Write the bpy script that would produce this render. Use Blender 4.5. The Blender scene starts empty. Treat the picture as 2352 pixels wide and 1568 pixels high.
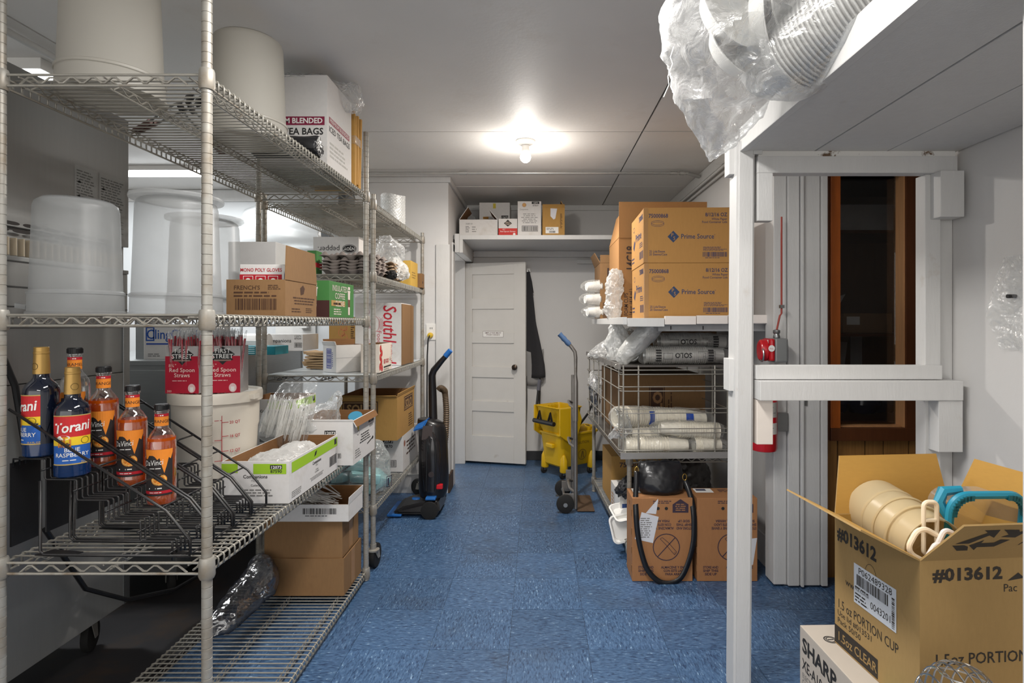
import bpy, bmesh, math, random
from mathutils import Vector, Matrix, noise
R_ = random.Random(7)
PI = math.pi
SC = bpy.context.scene
COL = SC.collection
# ------------------------------------------------------------------ camera, light, exposure
F, CX, CY, H = 1306.67, 1235.0, 742.0, 1.25
cam = bpy.data.cameras.new('camera')
cam.lens = 20.0; cam.sensor_width = 36.0; cam.clip_start = 0.02; cam.clip_end = 60
cam.shift_x = -(CX - 1176.0) / 2352.0
cam.shift_y = (CY - 784.0) / 2352.0
camo = bpy.data.objects.new('camera', cam); COL.objects.link(camo)
camo.location = (0, 0, H); camo.rotation_euler = (PI / 2, 0, 0)
SC.camera = camo
SC.view_settings.view_transform = 'Standard'; SC.view_settings.look = 'None'
SC.view_settings.exposure = 0.68; SC.view_settings.gamma = 1.0; SC.view_settings.use_curve_mapping = False
wd = bpy.data.worlds.new('world'); SC.world = wd; wd.use_nodes = True
wd.node_tree.nodes['Background'].inputs[0].default_value = (1.0, 0.98, 0.95, 1)
wd.node_tree.nodes['Background'].inputs[1].default_value = 1.3  # even fill light added through the open room end behind the camera
SC.cycles.max_bounces = 12; SC.cycles.transparent_max_bounces = 24; SC.cycles.caustics_reflective = False; SC.cycles.caustics_refractive = False
SC.cycles.transmission_bounces = 10
def area(name, loc, sx, sy, power, rot=(0, 0, 0), col=(1, .96, .9)):
    l = bpy.data.lights.new(name, 'AREA'); l.shape = 'RECTANGLE'; l.size = sx; l.size_y = sy; l.energy = power; l.color = col
    o = bpy.data.objects.new(name, l); COL.objects.link(o); o.location = loc; o.rotation_euler = rot
    return o
CEIL = 2.325
area('ceiling_tube_light_near', (-.1, 1.22, CEIL - .04), .25, 1.05, 27, col=(1, .975, .94))
area('ceiling_tube_light_aisle_rear', (-.1, -1.2, CEIL - .04), 1.2, .25, 18, col=(1, .975, .94))
area('ceiling_tube_light_kitchen', (-2.6, 3.95, CEIL - .06), 1.3, .12, 17, col=(.94, .975, 1))
area('ceiling_tube_light_kitchen_near', (-2.55, 2.6, CEIL - .08), .5, .18, 14, col=(.95, .98, 1))
bl = bpy.data.lights.new('bulb_light', 'POINT'); bl.energy = 5.2; bl.color = (1, .95, .88); bl.shadow_soft_size = .032
blo = bpy.data.objects.new('bulb_light', bl); COL.objects.link(blo)

dl = bpy.data.lights.new('bulb_downlight', 'AREA'); dl.shape = 'DISK'; dl.size = .07; dl.energy = 13; dl.color = (1, .95, .88)
dlo = bpy.data.objects.new('bulb_downlight', dl); COL.objects.link(dlo)

# ------------------------------------------------------------------ helpers
def W(px, py, d): return Vector(((px - CX) * d / F, d, H - (py - CY) * d / F))
def wx(px, d): return (px - CX) * d / F
def wz(py, d): return H - (py - CY) * d / F
def lin(c):
    c = c / 255.0
    return c / 12.92 if c <= .04045 else ((c + .055) / 1.055) ** 2.4
def rgb(r, g, b): return (lin(r), lin(g), lin(b), 1)
MATS = {}
def nodes_of(m):
    m.use_nodes = True
    return m.node_tree, m.node_tree.nodes, m.node_tree.links, m.node_tree.nodes['Principled BSDF']
def mat(name, col, rough=.6, metal=0.0, var=.08, scale=30.0, bump=0.0, bscale=60.0, stretch=(1, 1, 1), dirt=None, dirt_scale=3.0, dirt_lo=.55, dirt_hi=.75, spec=.5, trans=0, ior=1.45, alpha=1, coat=0, obj=True):
    """Principled material whose colour wanders with procedural noise; optional relief and stains."""
    if name in MATS: return MATS[name]
    m = bpy.data.materials.new(name); MATS[name] = m
    t, n, l, b = nodes_of(m)
    tc = n.new('ShaderNodeTexCoord'); mp = n.new('ShaderNodeMapping'); mp.inputs['Scale'].default_value = stretch
    l.new(tc.outputs['Object'], mp.inputs[0])
    nz = n.new('ShaderNodeTexNoise'); nz.inputs['Scale'].default_value = scale; nz.inputs['Detail'].default_value = 4
    l.new(mp.outputs[0], nz.inputs['Vector'])
    mx = n.new('ShaderNodeMix'); mx.data_type = 'RGBA'
    c = rgb(*col)
    mx.inputs[6].default_value = tuple(max(0, x * (1 - var)) for x in c[:3]) + (1,)
    mx.inputs[7].default_value = tuple(min(1, x * (1 + var)) for x in c[:3]) + (1,)
    l.new(nz.outputs['Fac'], mx.inputs[0])
    out = mx.outputs[2]
    if dirt:
        dn = n.new('ShaderNodeTexNoise'); dn.inputs['Scale'].default_value = dirt_scale; dn.inputs['Detail'].default_value = 8; dn.inputs['Roughness'].default_value = .65
        l.new(tc.outputs['Object'], dn.inputs['Vector'])
        mr = n.new('ShaderNodeMapRange'); mr.inputs[1].default_value = dirt_lo; mr.inputs[2].default_value = dirt_hi
        l.new(dn.outputs['Fac'], mr.inputs[0])
        m2 = n.new('ShaderNodeMix'); m2.data_type = 'RGBA'; l.new(mr.outputs[0], m2.inputs[0]); l.new(out, m2.inputs[6]); m2.inputs[7].default_value = rgb(*dirt)
        out = m2.outputs[2]
    l.new(out, b.inputs['Base Color'])
    b.inputs['Roughness'].default_value = rough; b.inputs['Metallic'].default_value = metal
    b.inputs['Specular IOR Level'].default_value = spec; b.inputs['IOR'].default_value = ior
    b.inputs['Transmission Weight'].default_value = trans; b.inputs['Alpha'].default_value = alpha; b.inputs['Coat Weight'].default_value = coat
    if bump:
        n2 = n.new('ShaderNodeTexNoise'); n2.inputs['Scale'].default_value = bscale; n2.inputs['Detail'].default_value = 3
        l.new(mp.outputs[0], n2.inputs['Vector'])
        bp = n.new('ShaderNodeBump'); bp.inputs['Strength'].default_value = bump; bp.inputs['Distance'].default_value = .004
        l.new(n2.outputs['Fac'], bp.inputs['Height']); l.new(bp.outputs[0], b.inputs['Normal'])
    return m
def film(name, tint=(235, 238, 240), clear=.72, rough=.12, crinkle=.5, cscale=22.0, milky=.5):
    """Thin clear plastic: mostly see-through, a little milky, with wrinkle glints."""
    if name in MATS: return MATS[name]
    m = bpy.data.materials.new(name); MATS[name] = m
    t, n, l, b = nodes_of(m); n.remove(b); o = n['Material Output']
    tr = n.new('ShaderNodeBsdfTransparent'); tr.inputs[0].default_value = (.97, .98, .98, 1)
    df = n.new('ShaderNodeBsdfDiffuse'); df.inputs[0].default_value = rgb(*tint)
    tl = n.new('ShaderNodeBsdfTranslucent'); tl.inputs[0].default_value = rgb(*tint)
    gl = n.new('ShaderNodeBsdfGlossy'); gl.inputs['Roughness'].default_value = rough; gl.inputs[0].default_value = (1, 1, 1, 1)
    tc = n.new('ShaderNodeTexCoord')
    nz = n.new('ShaderNodeTexNoise'); nz.inputs['Scale'].default_value = cscale; nz.inputs['Detail'].default_value = 5; nz.inputs['Distortion'].default_value = 1.2
    l.new(tc.outputs['Object'], nz.inputs['Vector'])
    bp = n.new('ShaderNodeBump'); bp.inputs['Strength'].default_value = crinkle; bp.inputs['Distance'].default_value = .012
    l.new(nz.outputs['Fac'], bp.inputs['Height'])
    for s in (df, tl, gl): l.new(bp.outputs[0], s.inputs['Normal'])
    m1 = n.new('ShaderNodeMixShader'); m1.inputs[0].default_value = .45; l.new(df.outputs[0], m1.inputs[1]); l.new(tl.outputs[0], m1.inputs[2])
    m2 = n.new('ShaderNodeMixShader'); m2.inputs[0].default_value = 1 - milky; l.new(m1.outputs[0], m2.inputs[1]); l.new(gl.outputs[0], m2.inputs[2])
    lw = n.new('ShaderNodeLayerWeight'); lw.inputs[0].default_value = .35; l.new(bp.outputs[0], lw.inputs['Normal'])
    mr = n.new('ShaderNodeMapRange'); mr.inputs[3].default_value = 1 - clear; mr.inputs[4].default_value = min(1, 1 - clear + .62)
    l.new(lw.outputs['Facing'], mr.inputs[0])
    m3 = n.new('ShaderNodeMixShader'); l.new(mr.outputs[0], m3.inputs[0]); l.new(tr.outputs[0], m3.inputs[1]); l.new(m2.outputs[0], m3.inputs[2])
    l.new(m3.outputs[0], o.inputs[0])
    return m
def milky(name, col, clear=.25, rough=.35):
    """Translucent moulded plastic (tubs)."""
    if name in MATS: return MATS[name]
    m = bpy.data.materials.new(name); MATS[name] = m
    t, n, l, b = nodes_of(m); o = n['Material Output']
    b.inputs['Base Color'].default_value = rgb(*col); b.inputs['Roughness'].default_value = rough
    tc = n.new('ShaderNodeTexCoord'); nz = n.new('ShaderNodeTexNoise'); nz.inputs['Scale'].default_value = 6; l.new(tc.outputs['Object'], nz.inputs['Vector'])
    tl = n.new('ShaderNodeBsdfTranslucent'); tl.inputs[0].default_value = rgb(*col)
    tr = n.new('ShaderNodeBsdfTransparent'); tr.inputs[0].default_value = (.9, .9, .9, 1)
    m1 = n.new('ShaderNodeMixShader'); m1.inputs[0].default_value = .45; l.new(b.outputs[0], m1.inputs[1]); l.new(tl.outputs[0], m1.inputs[2])
    mr = n.new('ShaderNodeMapRange'); mr.inputs[3].default_value = clear * .8; mr.inputs[4].default_value = clear * 1.2; l.new(nz.outputs['Fac'], mr.inputs[0])
    m2 = n.new('ShaderNodeMixShader'); l.new(mr.outputs[0], m2.inputs[0]); l.new(m1.outputs[0], m2.inputs[1]); l.new(tr.outputs[0], m2.inputs[2])
    l.new(m2.outputs[0], o.inputs[0])
    return m
def glow(name, col, s):
    if name in MATS: return MATS[name]
    m = bpy.data.materials.new(name); MATS[name] = m
    t, n, l, b = nodes_of(m)
    b.inputs['Base Color'].default_value = (*col, 1); b.inputs['Emission Color'].default_value = (*col, 1); b.inputs['Emission Strength'].default_value = s
    return m
def ink(r, g, b, rough=.7):
    return mat('ink_%d_%d_%d' % (r, g, b), (r, g, b), rough, var=.04, scale=80)

class MB:
    """collects shapes in one bmesh"""
    def __init__(s): s.bm = bmesh.new()
    def quad(s, *p):
        return s.bm.faces.new([s.bm.verts.new(q) for q in p])
    def poly(s, pts): return s.bm.faces.new([s.bm.verts.new(q) for q in pts])
    def hexa(s, a, b):
        """a: 4 bottom corners, b: 4 top corners, same order"""
        va = [s.bm.verts.new(p) for p in a]; vb = [s.bm.verts.new(p) for p in b]
        f = [s.bm.faces.new(list(reversed(va))), s.bm.faces.new(vb)]
        for i in range(4): f.append(s.bm.faces.new([va[i], va[(i + 1) % 4], vb[(i + 1) % 4], vb[i]]))
        return va + vb
    def box(s, c, d, rot=None, bev=0):
        x, y, z = d[0] / 2, d[1] / 2, d[2] / 2
        M = Matrix.Translation(Vector(c)) @ (rot.to_4x4() if rot is not None else Matrix())
        a = [M @ Vector(p) for p in ((-x, -y, -z), (x, -y, -z), (x, y, -z), (-x, y, -z))]
        b = [M @ Vector(p) for p in ((-x, -y, z), (x, -y, z), (x, y, z), (-x, y, z))]
        v = s.hexa(a, b)
        if bev: bmesh.ops.bevel(s.bm, geom=list({e for q in v for e in q.link_edges}), offset=bev, segments=2, profile=.6, affect='EDGES')
        return s
    def bx(s, x0, x1, y0, y1, z0, z1, bev=0):
        return s.box(((x0 + x1) / 2, (y0 + y1) / 2, (z0 + z1) / 2), (abs(x1 - x0), abs(y1 - y0), abs(z1 - z0)), None, bev)
    def tube(s, path, r, seg=6, closed=False, cap=True):
        P = [Vector(p) for p in path]; n = len(P); rings = []
        rr = r if isinstance(r, (list, tuple)) else [r] * n
        up = None
        for i in range(n):
            if closed: d = P[(i + 1) % n] - P[i - 1]
            else: d = P[min(i + 1, n - 1)] - P[max(i - 1, 0)]
            if d.length < 1e-9: d = Vector((0, 0, 1))
            d.normalize()
            if up is None: up = d.orthogonal().normalized()
            else:
                up = up - d * up.dot(d)
                up = up.normalized() if up.length > 1e-6 else d.orthogonal().normalized()
            q = d.cross(up)
            rings.append([s.bm.verts.new(P[i] + (up * math.cos(a) + q * math.sin(a)) * rr[i]) for a in [2 * PI * k / seg for k in range(seg)]])
        for i in range(n if closed else n - 1):
            A, B = rings[i], rings[(i + 1) % n]
            for k in range(seg): s.bm.faces.new([A[k], A[(k + 1) % seg], B[(k + 1) % seg], B[k]])
        if cap and not closed: s.bm.faces.new(list(reversed(rings[0]))); s.bm.faces.new(rings[-1])
        return s
    def rod(s, a, b, r, seg=8): return s.tube([a, b], r, seg)
    def lathe(s, prof, seg=24, M=None, sx=1, sy=1, cap0=True, cap1=True):
        M = M or Matrix()
        rings = []
        for (r, z) in prof:
            rings.append([s.bm.verts.new(M @ Vector((r * sx * math.cos(2 * PI * k / seg), r * sy * math.sin(2 * PI * k / seg), z))) for k in range(seg)])
        for i in range(len(rings) - 1):
            A, B = rings[i], rings[i + 1]
            for k in range(seg): s.bm.faces.new([A[k], A[(k + 1) % seg], B[(k + 1) % seg], B[k]])
        if cap0: s.bm.faces.new(list(reversed(rings[0])))
        if cap1: s.bm.faces.new(rings[-1])
        return s
    def grid(s, fn, nu, nv, closed_u=False):
        V = [[s.bm.verts.new(fn(i / nu, j / nv)) for i in range(nu if closed_u else nu + 1)] for j in range(nv + 1)]
        for j in range(nv):
            for i in range(nu):
                i2 = (i + 1) % nu if closed_u else i + 1
                s.bm.faces.new([V[j][i], V[j][i2], V[j + 1][i2], V[j + 1][i]])
        return s
    def prism(s, pts, off):
        """polygon pts (3D, planar) extruded by vector off"""
        off = Vector(off); A = [s.bm.verts.new(Vector(p)) for p in pts]; B = [s.bm.verts.new(Vector(p) + off) for p in pts]
        n = len(A); s.bm.faces.new(list(reversed(A))); s.bm.faces.new(B)
        for i in range(n): s.bm.faces.new([A[i], A[(i + 1) % n], B[(i + 1) % n], B[i]])
        return s
    def panel(s, p, th):
        """thin sheet through 4+ planar points, given thickness"""
        P = [Vector(q) for q in p]; nrm = (P[1] - P[0]).cross(P[2] - P[0]).normalized()
        return s.prism([q - nrm * th / 2 for q in P], nrm * th)
    def build(s, name, m, parent=None, smooth=False, kind=None, label=None, mesh_only=False):
        bmesh.ops.recalc_face_normals(s.bm, faces=s.bm.faces)
        me = bpy.data.meshes.new(name); s.bm.to_mesh(me); s.bm.free()
        for q in (m if isinstance(m, (list, tuple)) else [m]): me.materials.append(q)
        if smooth:
            for p in me.polygons: p.use_smooth = True
            if smooth != 'all':
                try: me.set_sharp_from_angle(angle=math.radians(38))
                except Exception: pass
        if mesh_only: return me
        return put(name, me, parent, kind, label)
def put(name, me, parent=None, kind=None, label=None, loc=None, rot=None):
    o = bpy.data.objects.new(name, me); COL.objects.link(o)
    if parent is not None: o.parent = parent
    if kind: o['kind'] = kind
    if label: o['label'] = label
    if loc is not None: o.location = loc
    if rot is not None: o.rotation_euler = rot
    return o
def thing(name, label, cat, loc=(0, 0, 0), rz=0, group=None, rot=None):
    o = bpy.data.objects.new(name, None); COL.objects.link(o); o.empty_display_size = .05
    o.location = loc; o.rotation_euler = rot if rot is not None else (0, 0, rz)
    o['label'] = label; o['category'] = cat
    if group: o['group'] = group
    return o
def tag(o, label, cat, group=None):
    o['label'] = label; o['category'] = cat
    if group: o['group'] = group
    return o
def struct(o): o['kind'] = 'structure'; return o
def copy_tree(o, parent=None, **kw):
    c = o.copy(); COL.objects.link(c)
    if parent is not None: c.parent = parent
    for ch in list(o.children): copy_tree(ch, c)
    for k, v in kw.items(): c[k] = v
    return c

class Face:
    """flat or curved print on a surface: 2-D shapes in (u, v) metres mapped onto it"""
    def __init__(s, fn): s.fn = fn; s.parts = {}; s.sub = 1
    def _bm(s, m):
        if m.name not in s.parts: s.parts[m.name] = (m, bmesh.new())
        return s.parts[m.name][1]
    def poly(s, pts, m, L=0):
        bm = s._bm(m); bm.faces.new([bm.verts.new(s.fn(u, v, L)) for u, v in pts])
    def rect(s, u0, v0, u1, v1, m, L=0, n=1):
        for i in range(n):
            a = u0 + (u1 - u0) * i / n; b = u0 + (u1 - u0) * (i + 1) / n
            s.poly([(a, v0), (b, v0), (b, v1), (a, v1)], m, L)
    def disc(s, u, v, r, m, L=0, n=20, ry=None):
        ry = ry or r; s.poly([(u + r * math.cos(2 * PI * k / n), v + ry * math.sin(2 * PI * k / n)) for k in range(n)], m, L)
    def ring(s, u, v, r, w, m, L=0, n=28, ry=None):
        ry = ry or r; bm = s._bm(m)
        for k in range(n):
            a, b = 2 * PI * k / n, 2 * PI * (k + 1) / n
            q = [(r, a, ry), (r, b, ry), (r - w, b, ry - w), (r - w, a, ry - w)]
            bm.faces.new([bm.verts.new(s.fn(u + rr * math.cos(t), v + y * math.sin(t), L)) for rr, t, y in q])
    def line(s, a, b, w, m, L=0):
        a, b = Vector(a), Vector(b); d = (b - a).normalized(); p = Vector((-d.y, d.x)) * w / 2
        s.poly([a - p, b - p, b + p, a + p], m, L)
    def frame(s, u0, v0, u1, v1, w, m, L=0):
        s.rect(u0, v0, u1, v0 + w, m, L); s.rect(u0, v1 - w, u1, v1, m, L); s.rect(u0, v0 + w, u0 + w, v1 - w, m, L); s.rect(u1 - w, v0 + w, u1, v1 - w, m, L)
    def bars(s, u0, v0, u1, v1, m, L=0, seed=1):
        r = random.Random(seed); x = u0; un = (u1 - u0) / 60
        while x < u1 - un:
            w = un * r.choice((.7, .7, 1.2, 2)); s.rect(x, v0, min(x + w, u1), v1, m, L); x += w + un * r.choice((.7, .8, 1.4))
    def vbars(s, u0, v0, u1, v1, m, L=0, seed=1):
        r = random.Random(seed); x = v0; un = (v1 - v0) / 40
        while x < v1 - un:
            w = un * r.choice((.7, 1.2, 2)); s.rect(u0, x, u1, min(x + w, v1), m, L); x += w + un * r.choice((.7, .8, 1.4))
    def fine(s, u0, v0, u1, v1, rows, m, L=0, seed=1, center=False):
        """print too small to read: rows of word-length dashes"""
        r = random.Random(seed); hh = (v1 - v0) / rows
        for k in range(rows):
            wdt = (u1 - u0) * r.uniform(.7, 1.0); x = u0 + ((u1 - u0 - wdt) / 2 if center else 0); e = x + wdt; y = v1 - (k + .8) * hh
            while x < e:
                ww = min(hh * r.uniform(.8, 3.0), e - x); s.rect(x, y, x + ww, y + hh * .45, m, L); x += ww + hh * .45
    def text(s, txt, u, v, size, m, align='LEFT', L=0, bold=0.0, rot=0.0, shear=0.0, sx=1.0, width=None):
        cu = bpy.data.curves.new('t', 'FONT'); cu.body = txt; cu.size = size; cu.resolution_u = 2; cu.shear = shear; cu.offset = bold * size; cu.align_x = align; cu.space_line = .9
        ob = bpy.data.objects.new('t', cu); me = bpy.data.meshes.new_from_object(ob)
        if width and len(me.vertices):
            xs = [q.co.x for q in me.vertices]; sx = width / max(1e-6, (max(xs) - min(xs)))
        bm = s._bm(m); c, sn = math.cos(rot), math.sin(rot)
        vs = []
        for q in me.vertices:
            x, y = q.co.x * sx, q.co.y
            vs.append(bm.verts.new(s.fn(u + x * c - y * sn, v + x * sn + y * c, L)))
        for p in me.polygons:
            try: bm.faces.new([vs[i] for i in p.vertices])
            except ValueError: pass
        bpy.data.objects.remove(ob); bpy.data.curves.remove(cu); bpy.data.meshes.remove(me)
    def build(s, name, parent, label=None):
        bm = bmesh.new(); ms = []; me = bpy.data.meshes.new(name)
        for i, (k, (m, b)) in enumerate(s.parts.items()):
            ms.append(m); t = bpy.data.meshes.new('t')
            for f in b.faces: f.material_index = i
            b.to_mesh(t); b.free(); bm.from_mesh(t); bpy.data.meshes.remove(t)
        bm.to_mesh(me); bm.free()
        for m in ms: me.materials.append(m)
        return put(name, me, parent, None, label)
def plane(o, r, u, e=.0006):
    o, r, u = Vector(o), Vector(r).normalized(), Vector(u).normalized(); n = r.cross(u)
    return Face(lambda a, b, L: o + r * a + u * b + n * (e + L * .0004))
def cylf(rad, z0=0, a0=0, e=.0006):
    """print wrapped round a vertical cylinder; u=0 faces -Y turned by a0"""
    def fn(u, v, L):
        q = rad + e + L * .0004; a = u / rad + a0
        return Vector((q * math.sin(a), -q * math.cos(a), z0 + v))
    return Face(fn)
def front(w, d, x=None): return plane((-w / 2, -d / 2, 0), (1, 0, 0), (0, 0, 1))
def right(w, d): return plane((w / 2, -d / 2, 0), (0, 1, 0), (0, 0, 1))
def left(w, d): return plane((-w / 2, d / 2, 0), (0, -1, 0), (0, 0, 1))
def topf(w, d, h): return plane((-w / 2, -d / 2, h), (1, 0, 0), (0, 1, 0))
def nz3(p, s, seed=0): return noise.noise(Vector((p[0] * s + seed * 7.3, p[1] * s - seed * 3.1, p[2] * s + seed * 1.7)))
def ridge(p, s, seed=0): return 1 - abs(nz3(p, s, seed)) * 2
def crumple(mb, amp, freq, seed=0, amp2=None):
    """crease a skin: ridged folds along its normals in three octaves plus a slow drift"""
    bm = mb.bm
    while len(bm.verts) < 2600: bmesh.ops.subdivide_edges(bm, edges=list(bm.edges), cuts=1, use_grid_fill=True)
    bmesh.ops.recalc_face_normals(bm, faces=list(bm.faces)); bm.normal_update()
    mv = []
    for v in bm.verts:
        p = v.co
        d = (ridge(p, freq, seed) - .45) + .6 * (ridge(p, freq * 2.2, seed + 3) - .45) + .4 * (ridge(p, freq * 4.6, seed + 6) - .45)
        mv.append(v.normal * d * amp * .8 + Vector((nz3(p, freq, seed + 1), nz3(p, freq, seed + 2), nz3(p, freq, seed + 3))) * amp * .9)
    for v, m in zip(bm.verts, mv): v.co += m
    return mb
def loft(sections, seg=28, mb=None, caps=True):
    """sections: (centre, ru vector, rv vector) rings joined into a bag-like skin"""
    mb = mb or MB(); rings = []
    for c, a, b in sections:
        c, a, b = Vector(c), Vector(a), Vector(b)
        rings.append([mb.bm.verts.new(c + a * math.cos(2 * PI * k / seg) + b * math.sin(2 * PI * k / seg)) for k in range(seg)])
    for i in range(len(rings) - 1):
        A, B = rings[i], rings[i + 1]
        for k in range(seg): mb.bm.faces.new([A[k], A[(k + 1) % seg], B[(k + 1) % seg], B[k]])
    if caps: mb.bm.faces.new(list(reversed(rings[0]))); mb.bm.faces.new(rings[-1])
    return mb
def refine(secs, n):
    """resample loft sections smoothly"""
    out = []
    S = [tuple(Vector(q) for q in s) for s in secs]
    m = len(S) - 1
    for i in range(n + 1):
        t = i / n * m; k = min(int(t), m - 1); f = t - k
        P = [S[max(k - 1, 0)], S[k], S[k + 1], S[min(k + 2, m)]]
        def cr(j):
            a, b, c, d = (p[j] for p in P)
            return .5 * ((2 * b) + (c - a) * f + (2 * a - 5 * b + 4 * c - d) * f * f + (3 * b - a - 3 * c + d) * f ** 3)
        out.append((cr(0), cr(1), cr(2)))
    return out

# ------------------------------------------------------------------ shared materials
M_CARD = mat('kraft_cardboard', (134, 101, 66), .85, var=.10, scale=120, stretch=(1, 1, .25), bump=.06, bscale=140, dirt=(120, 84, 52), dirt_scale=5, dirt_lo=.6, dirt_hi=.9)
M_CARD_Y = mat('yellow_kraft_cardboard', (176, 135, 74), .85, var=.08, scale=120, stretch=(1, 1, .25), bump=.05, bscale=140, dirt=(140, 104, 58), dirt_scale=4, dirt_lo=.6, dirt_hi=.95)
M_CARD_D = mat('cardboard_inside', (128, 90, 54), .9, var=.10, scale=90, stretch=(.2, .2, 1.5), bump=.15, bscale=60)
M_WBOX = mat('white_carton_board', (213, 210, 207), .7, var=.05, scale=60, dirt=(176, 165, 150), dirt_scale=4, dirt_lo=.58, dirt_hi=.85)
M_EPOXY = mat('grey_epoxy_wire', (152, 148, 139), .36, metal=.3, var=.12, scale=40, dirt=(120, 104, 84), dirt_scale=14, dirt_lo=.56, dirt_hi=.72)
M_POST = mat('grey_epoxy_post', (160, 157, 150), .4, metal=.25, var=.08, scale=30, dirt=(122, 104, 78), dirt_scale=5, dirt_lo=.46, dirt_hi=.72)
M_STEEL = mat('stainless_steel', (150, 152, 152), .33, metal=.85, var=.10, scale=12, stretch=(1, 1, 14), bump=.03, bscale=40)
M_BLACKW = mat('black_coated_wire', (30, 29, 30), .35, var=.2, scale=60, dirt=(62, 54, 48), dirt_scale=12, dirt_lo=.55, dirt_hi=.8)
M_BLACKP = mat('black_plastic', (24, 24, 26), .42, var=.2, scale=40, bump=.04, bscale=220)
M_RUBBER = mat('black_rubber', (28, 27, 26), .75, var=.2, scale=40)
M_WPLAS = mat('white_plastic', (228, 226, 222), .4, var=.03, scale=20)
M_WALL = mat('white_wall_paint', (208, 206, 204), .62, var=.035, scale=3, bump=.10, bscale=45, dirt=(188, 178, 166), dirt_scale=2.3, dirt_lo=.62, dirt_hi=.9)
M_WWOOD = mat('white_painted_wood', (203, 202, 200), .5, var=.05, scale=8, stretch=(6, 6, 1), bump=.16, bscale=30, dirt=(180, 170, 158), dirt_scale=7, dirt_lo=.66, dirt_hi=.85)
M_CEIL = mat('grey_ceiling_paint', (228, 225, 221), .55, var=.05, scale=5, bump=.16, bscale=55, dirt=(212, 204, 194), dirt_scale=2.2, dirt_lo=.58, dirt_hi=.9)
M_FILM = film('clear_plastic_film', (240, 240, 240), clear=.86, milky=.7)
M_FILM2 = film('milky_plastic_film', (236, 236, 234), clear=.42, rough=.3, crinkle=.7, milky=.9)
K_BLK = ink(36, 34, 34); K_WHT = ink(232, 230, 226); K_RED = ink(176, 22, 38); K_BLU = ink(40, 72, 140); K_GRN = ink(150, 190, 40); K_GRY = ink(120, 118, 116)
K_BRN = ink(70, 44, 28); K_NAVY = ink(50, 46, 66)

def carton(name, label, w, d, h, loc, rz=0, m=None, inside=None, openup=False, group=None, cat='box', flaps=(), th=.005, tape=None, rot=None):
    """corrugated box standing on its root; open boxes get real walls, flaps are parts hinged on the rim.
    flaps: (side, angle from vertical outward in degrees, length[, inset0, inset1])"""
    m = m or M_CARD; inside = inside or M_CARD_D
    t = thing(name, label, cat, loc, rz, group, rot)
    b = MB()
    if not openup: b.bx(-w / 2, w / 2, -d / 2, d / 2, 0, h, .002)
    else:
        b.bx(-w / 2, w / 2, -d / 2, d / 2, 0, th)
        b.bx(-w / 2, w / 2, -d / 2, -d / 2 + th, th, h); b.bx(-w / 2, w / 2, d / 2 - th, d / 2, th, h)
        b.bx(-w / 2, -w / 2 + th, -d / 2 + th, d / 2 - th, th, h); b.bx(w / 2 - th, w / 2, -d / 2 + th, d / 2 - th, th, h)
    o = b.build('body', [m, inside], t)
    if openup:
        for p in o.data.polygons:
            c = p.center; n = p.normal
            if (abs(c.x) < w / 2 - th * .5 and abs(c.y) < d / 2 - th * .5) and c.z > th * .5 and (c.x * n.x + c.y * n.y < 0 or abs(n.z) > .9): p.material_index = 1
            elif abs(c.x) < w / 2 - th * .6 and abs(c.y) < d / 2 - th * .6 and n.z > .5: p.material_index = 1
    for f in flaps:
        side, ang, ln = f[:3]; i0, i1 = (f[3], f[4]) if len(f) > 4 else (0, 0)
        a = math.radians(ang); ou, uu = math.sin(a) * ln, math.cos(a) * ln
        if side == 'f': P = [(-w / 2, -d / 2, h), (w / 2, -d / 2, h), (w / 2 - i1, -d / 2 - ou, h + uu), (-w / 2 + i0, -d / 2 - ou, h + uu)]
        elif side == 'b': P = [(w / 2, d / 2, h), (-w / 2, d / 2, h), (-w / 2 + i1, d / 2 + ou, h + uu), (w / 2 - i0, d / 2 + ou, h + uu)]
        elif side == 'r': P = [(w / 2, -d / 2, h), (w / 2, d / 2, h), (w / 2 + ou, d / 2 - i1, h + uu), (w / 2 + ou, -d / 2 + i0, h + uu)]
        else: P = [(-w / 2, d / 2, h), (-w / 2, -d / 2, h), (-w / 2 - ou, -d / 2 + i1, h + uu), (-w / 2 - ou, d / 2 - i0, h + uu)]
        fb = MB(); fb.panel(P, th * .8)
        fo = fb.build('flap', [m, inside], t)
        nrm = (Vector(P[1]) - Vector(P[0])).cross(Vector(P[2]) - Vector(P[0])).normalized()
        for p in fo.data.polygons:
            if p.normal.dot(nrm) < -.9: p.material_index = 1
    if tape:
        b = MB(); tm = mat('brown_packing_tape', (160, 118, 70), .3, var=.06, alpha=1)
        if 'f' in tape: b.bx(-.025, .025, -d / 2 - .0008, -d / 2 - .0002, h * .72, h)
        if 'r' in tape: b.bx(w / 2 + .0002, w / 2 + .0008, -.025, .025, h * .0 + .01, h)
        if 't' in tape and not openup: b.bx(-w / 2, w / 2, -.025, .025, h + .0002, h + .0008)
        b.build('packing_tape', tm, t)
    return t
# ================================================================== SETTING
XR, YB, XS, YS = 1.18, 5.2, -.66, 4.2      # right wall, back wall, stub wall corner
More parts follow.
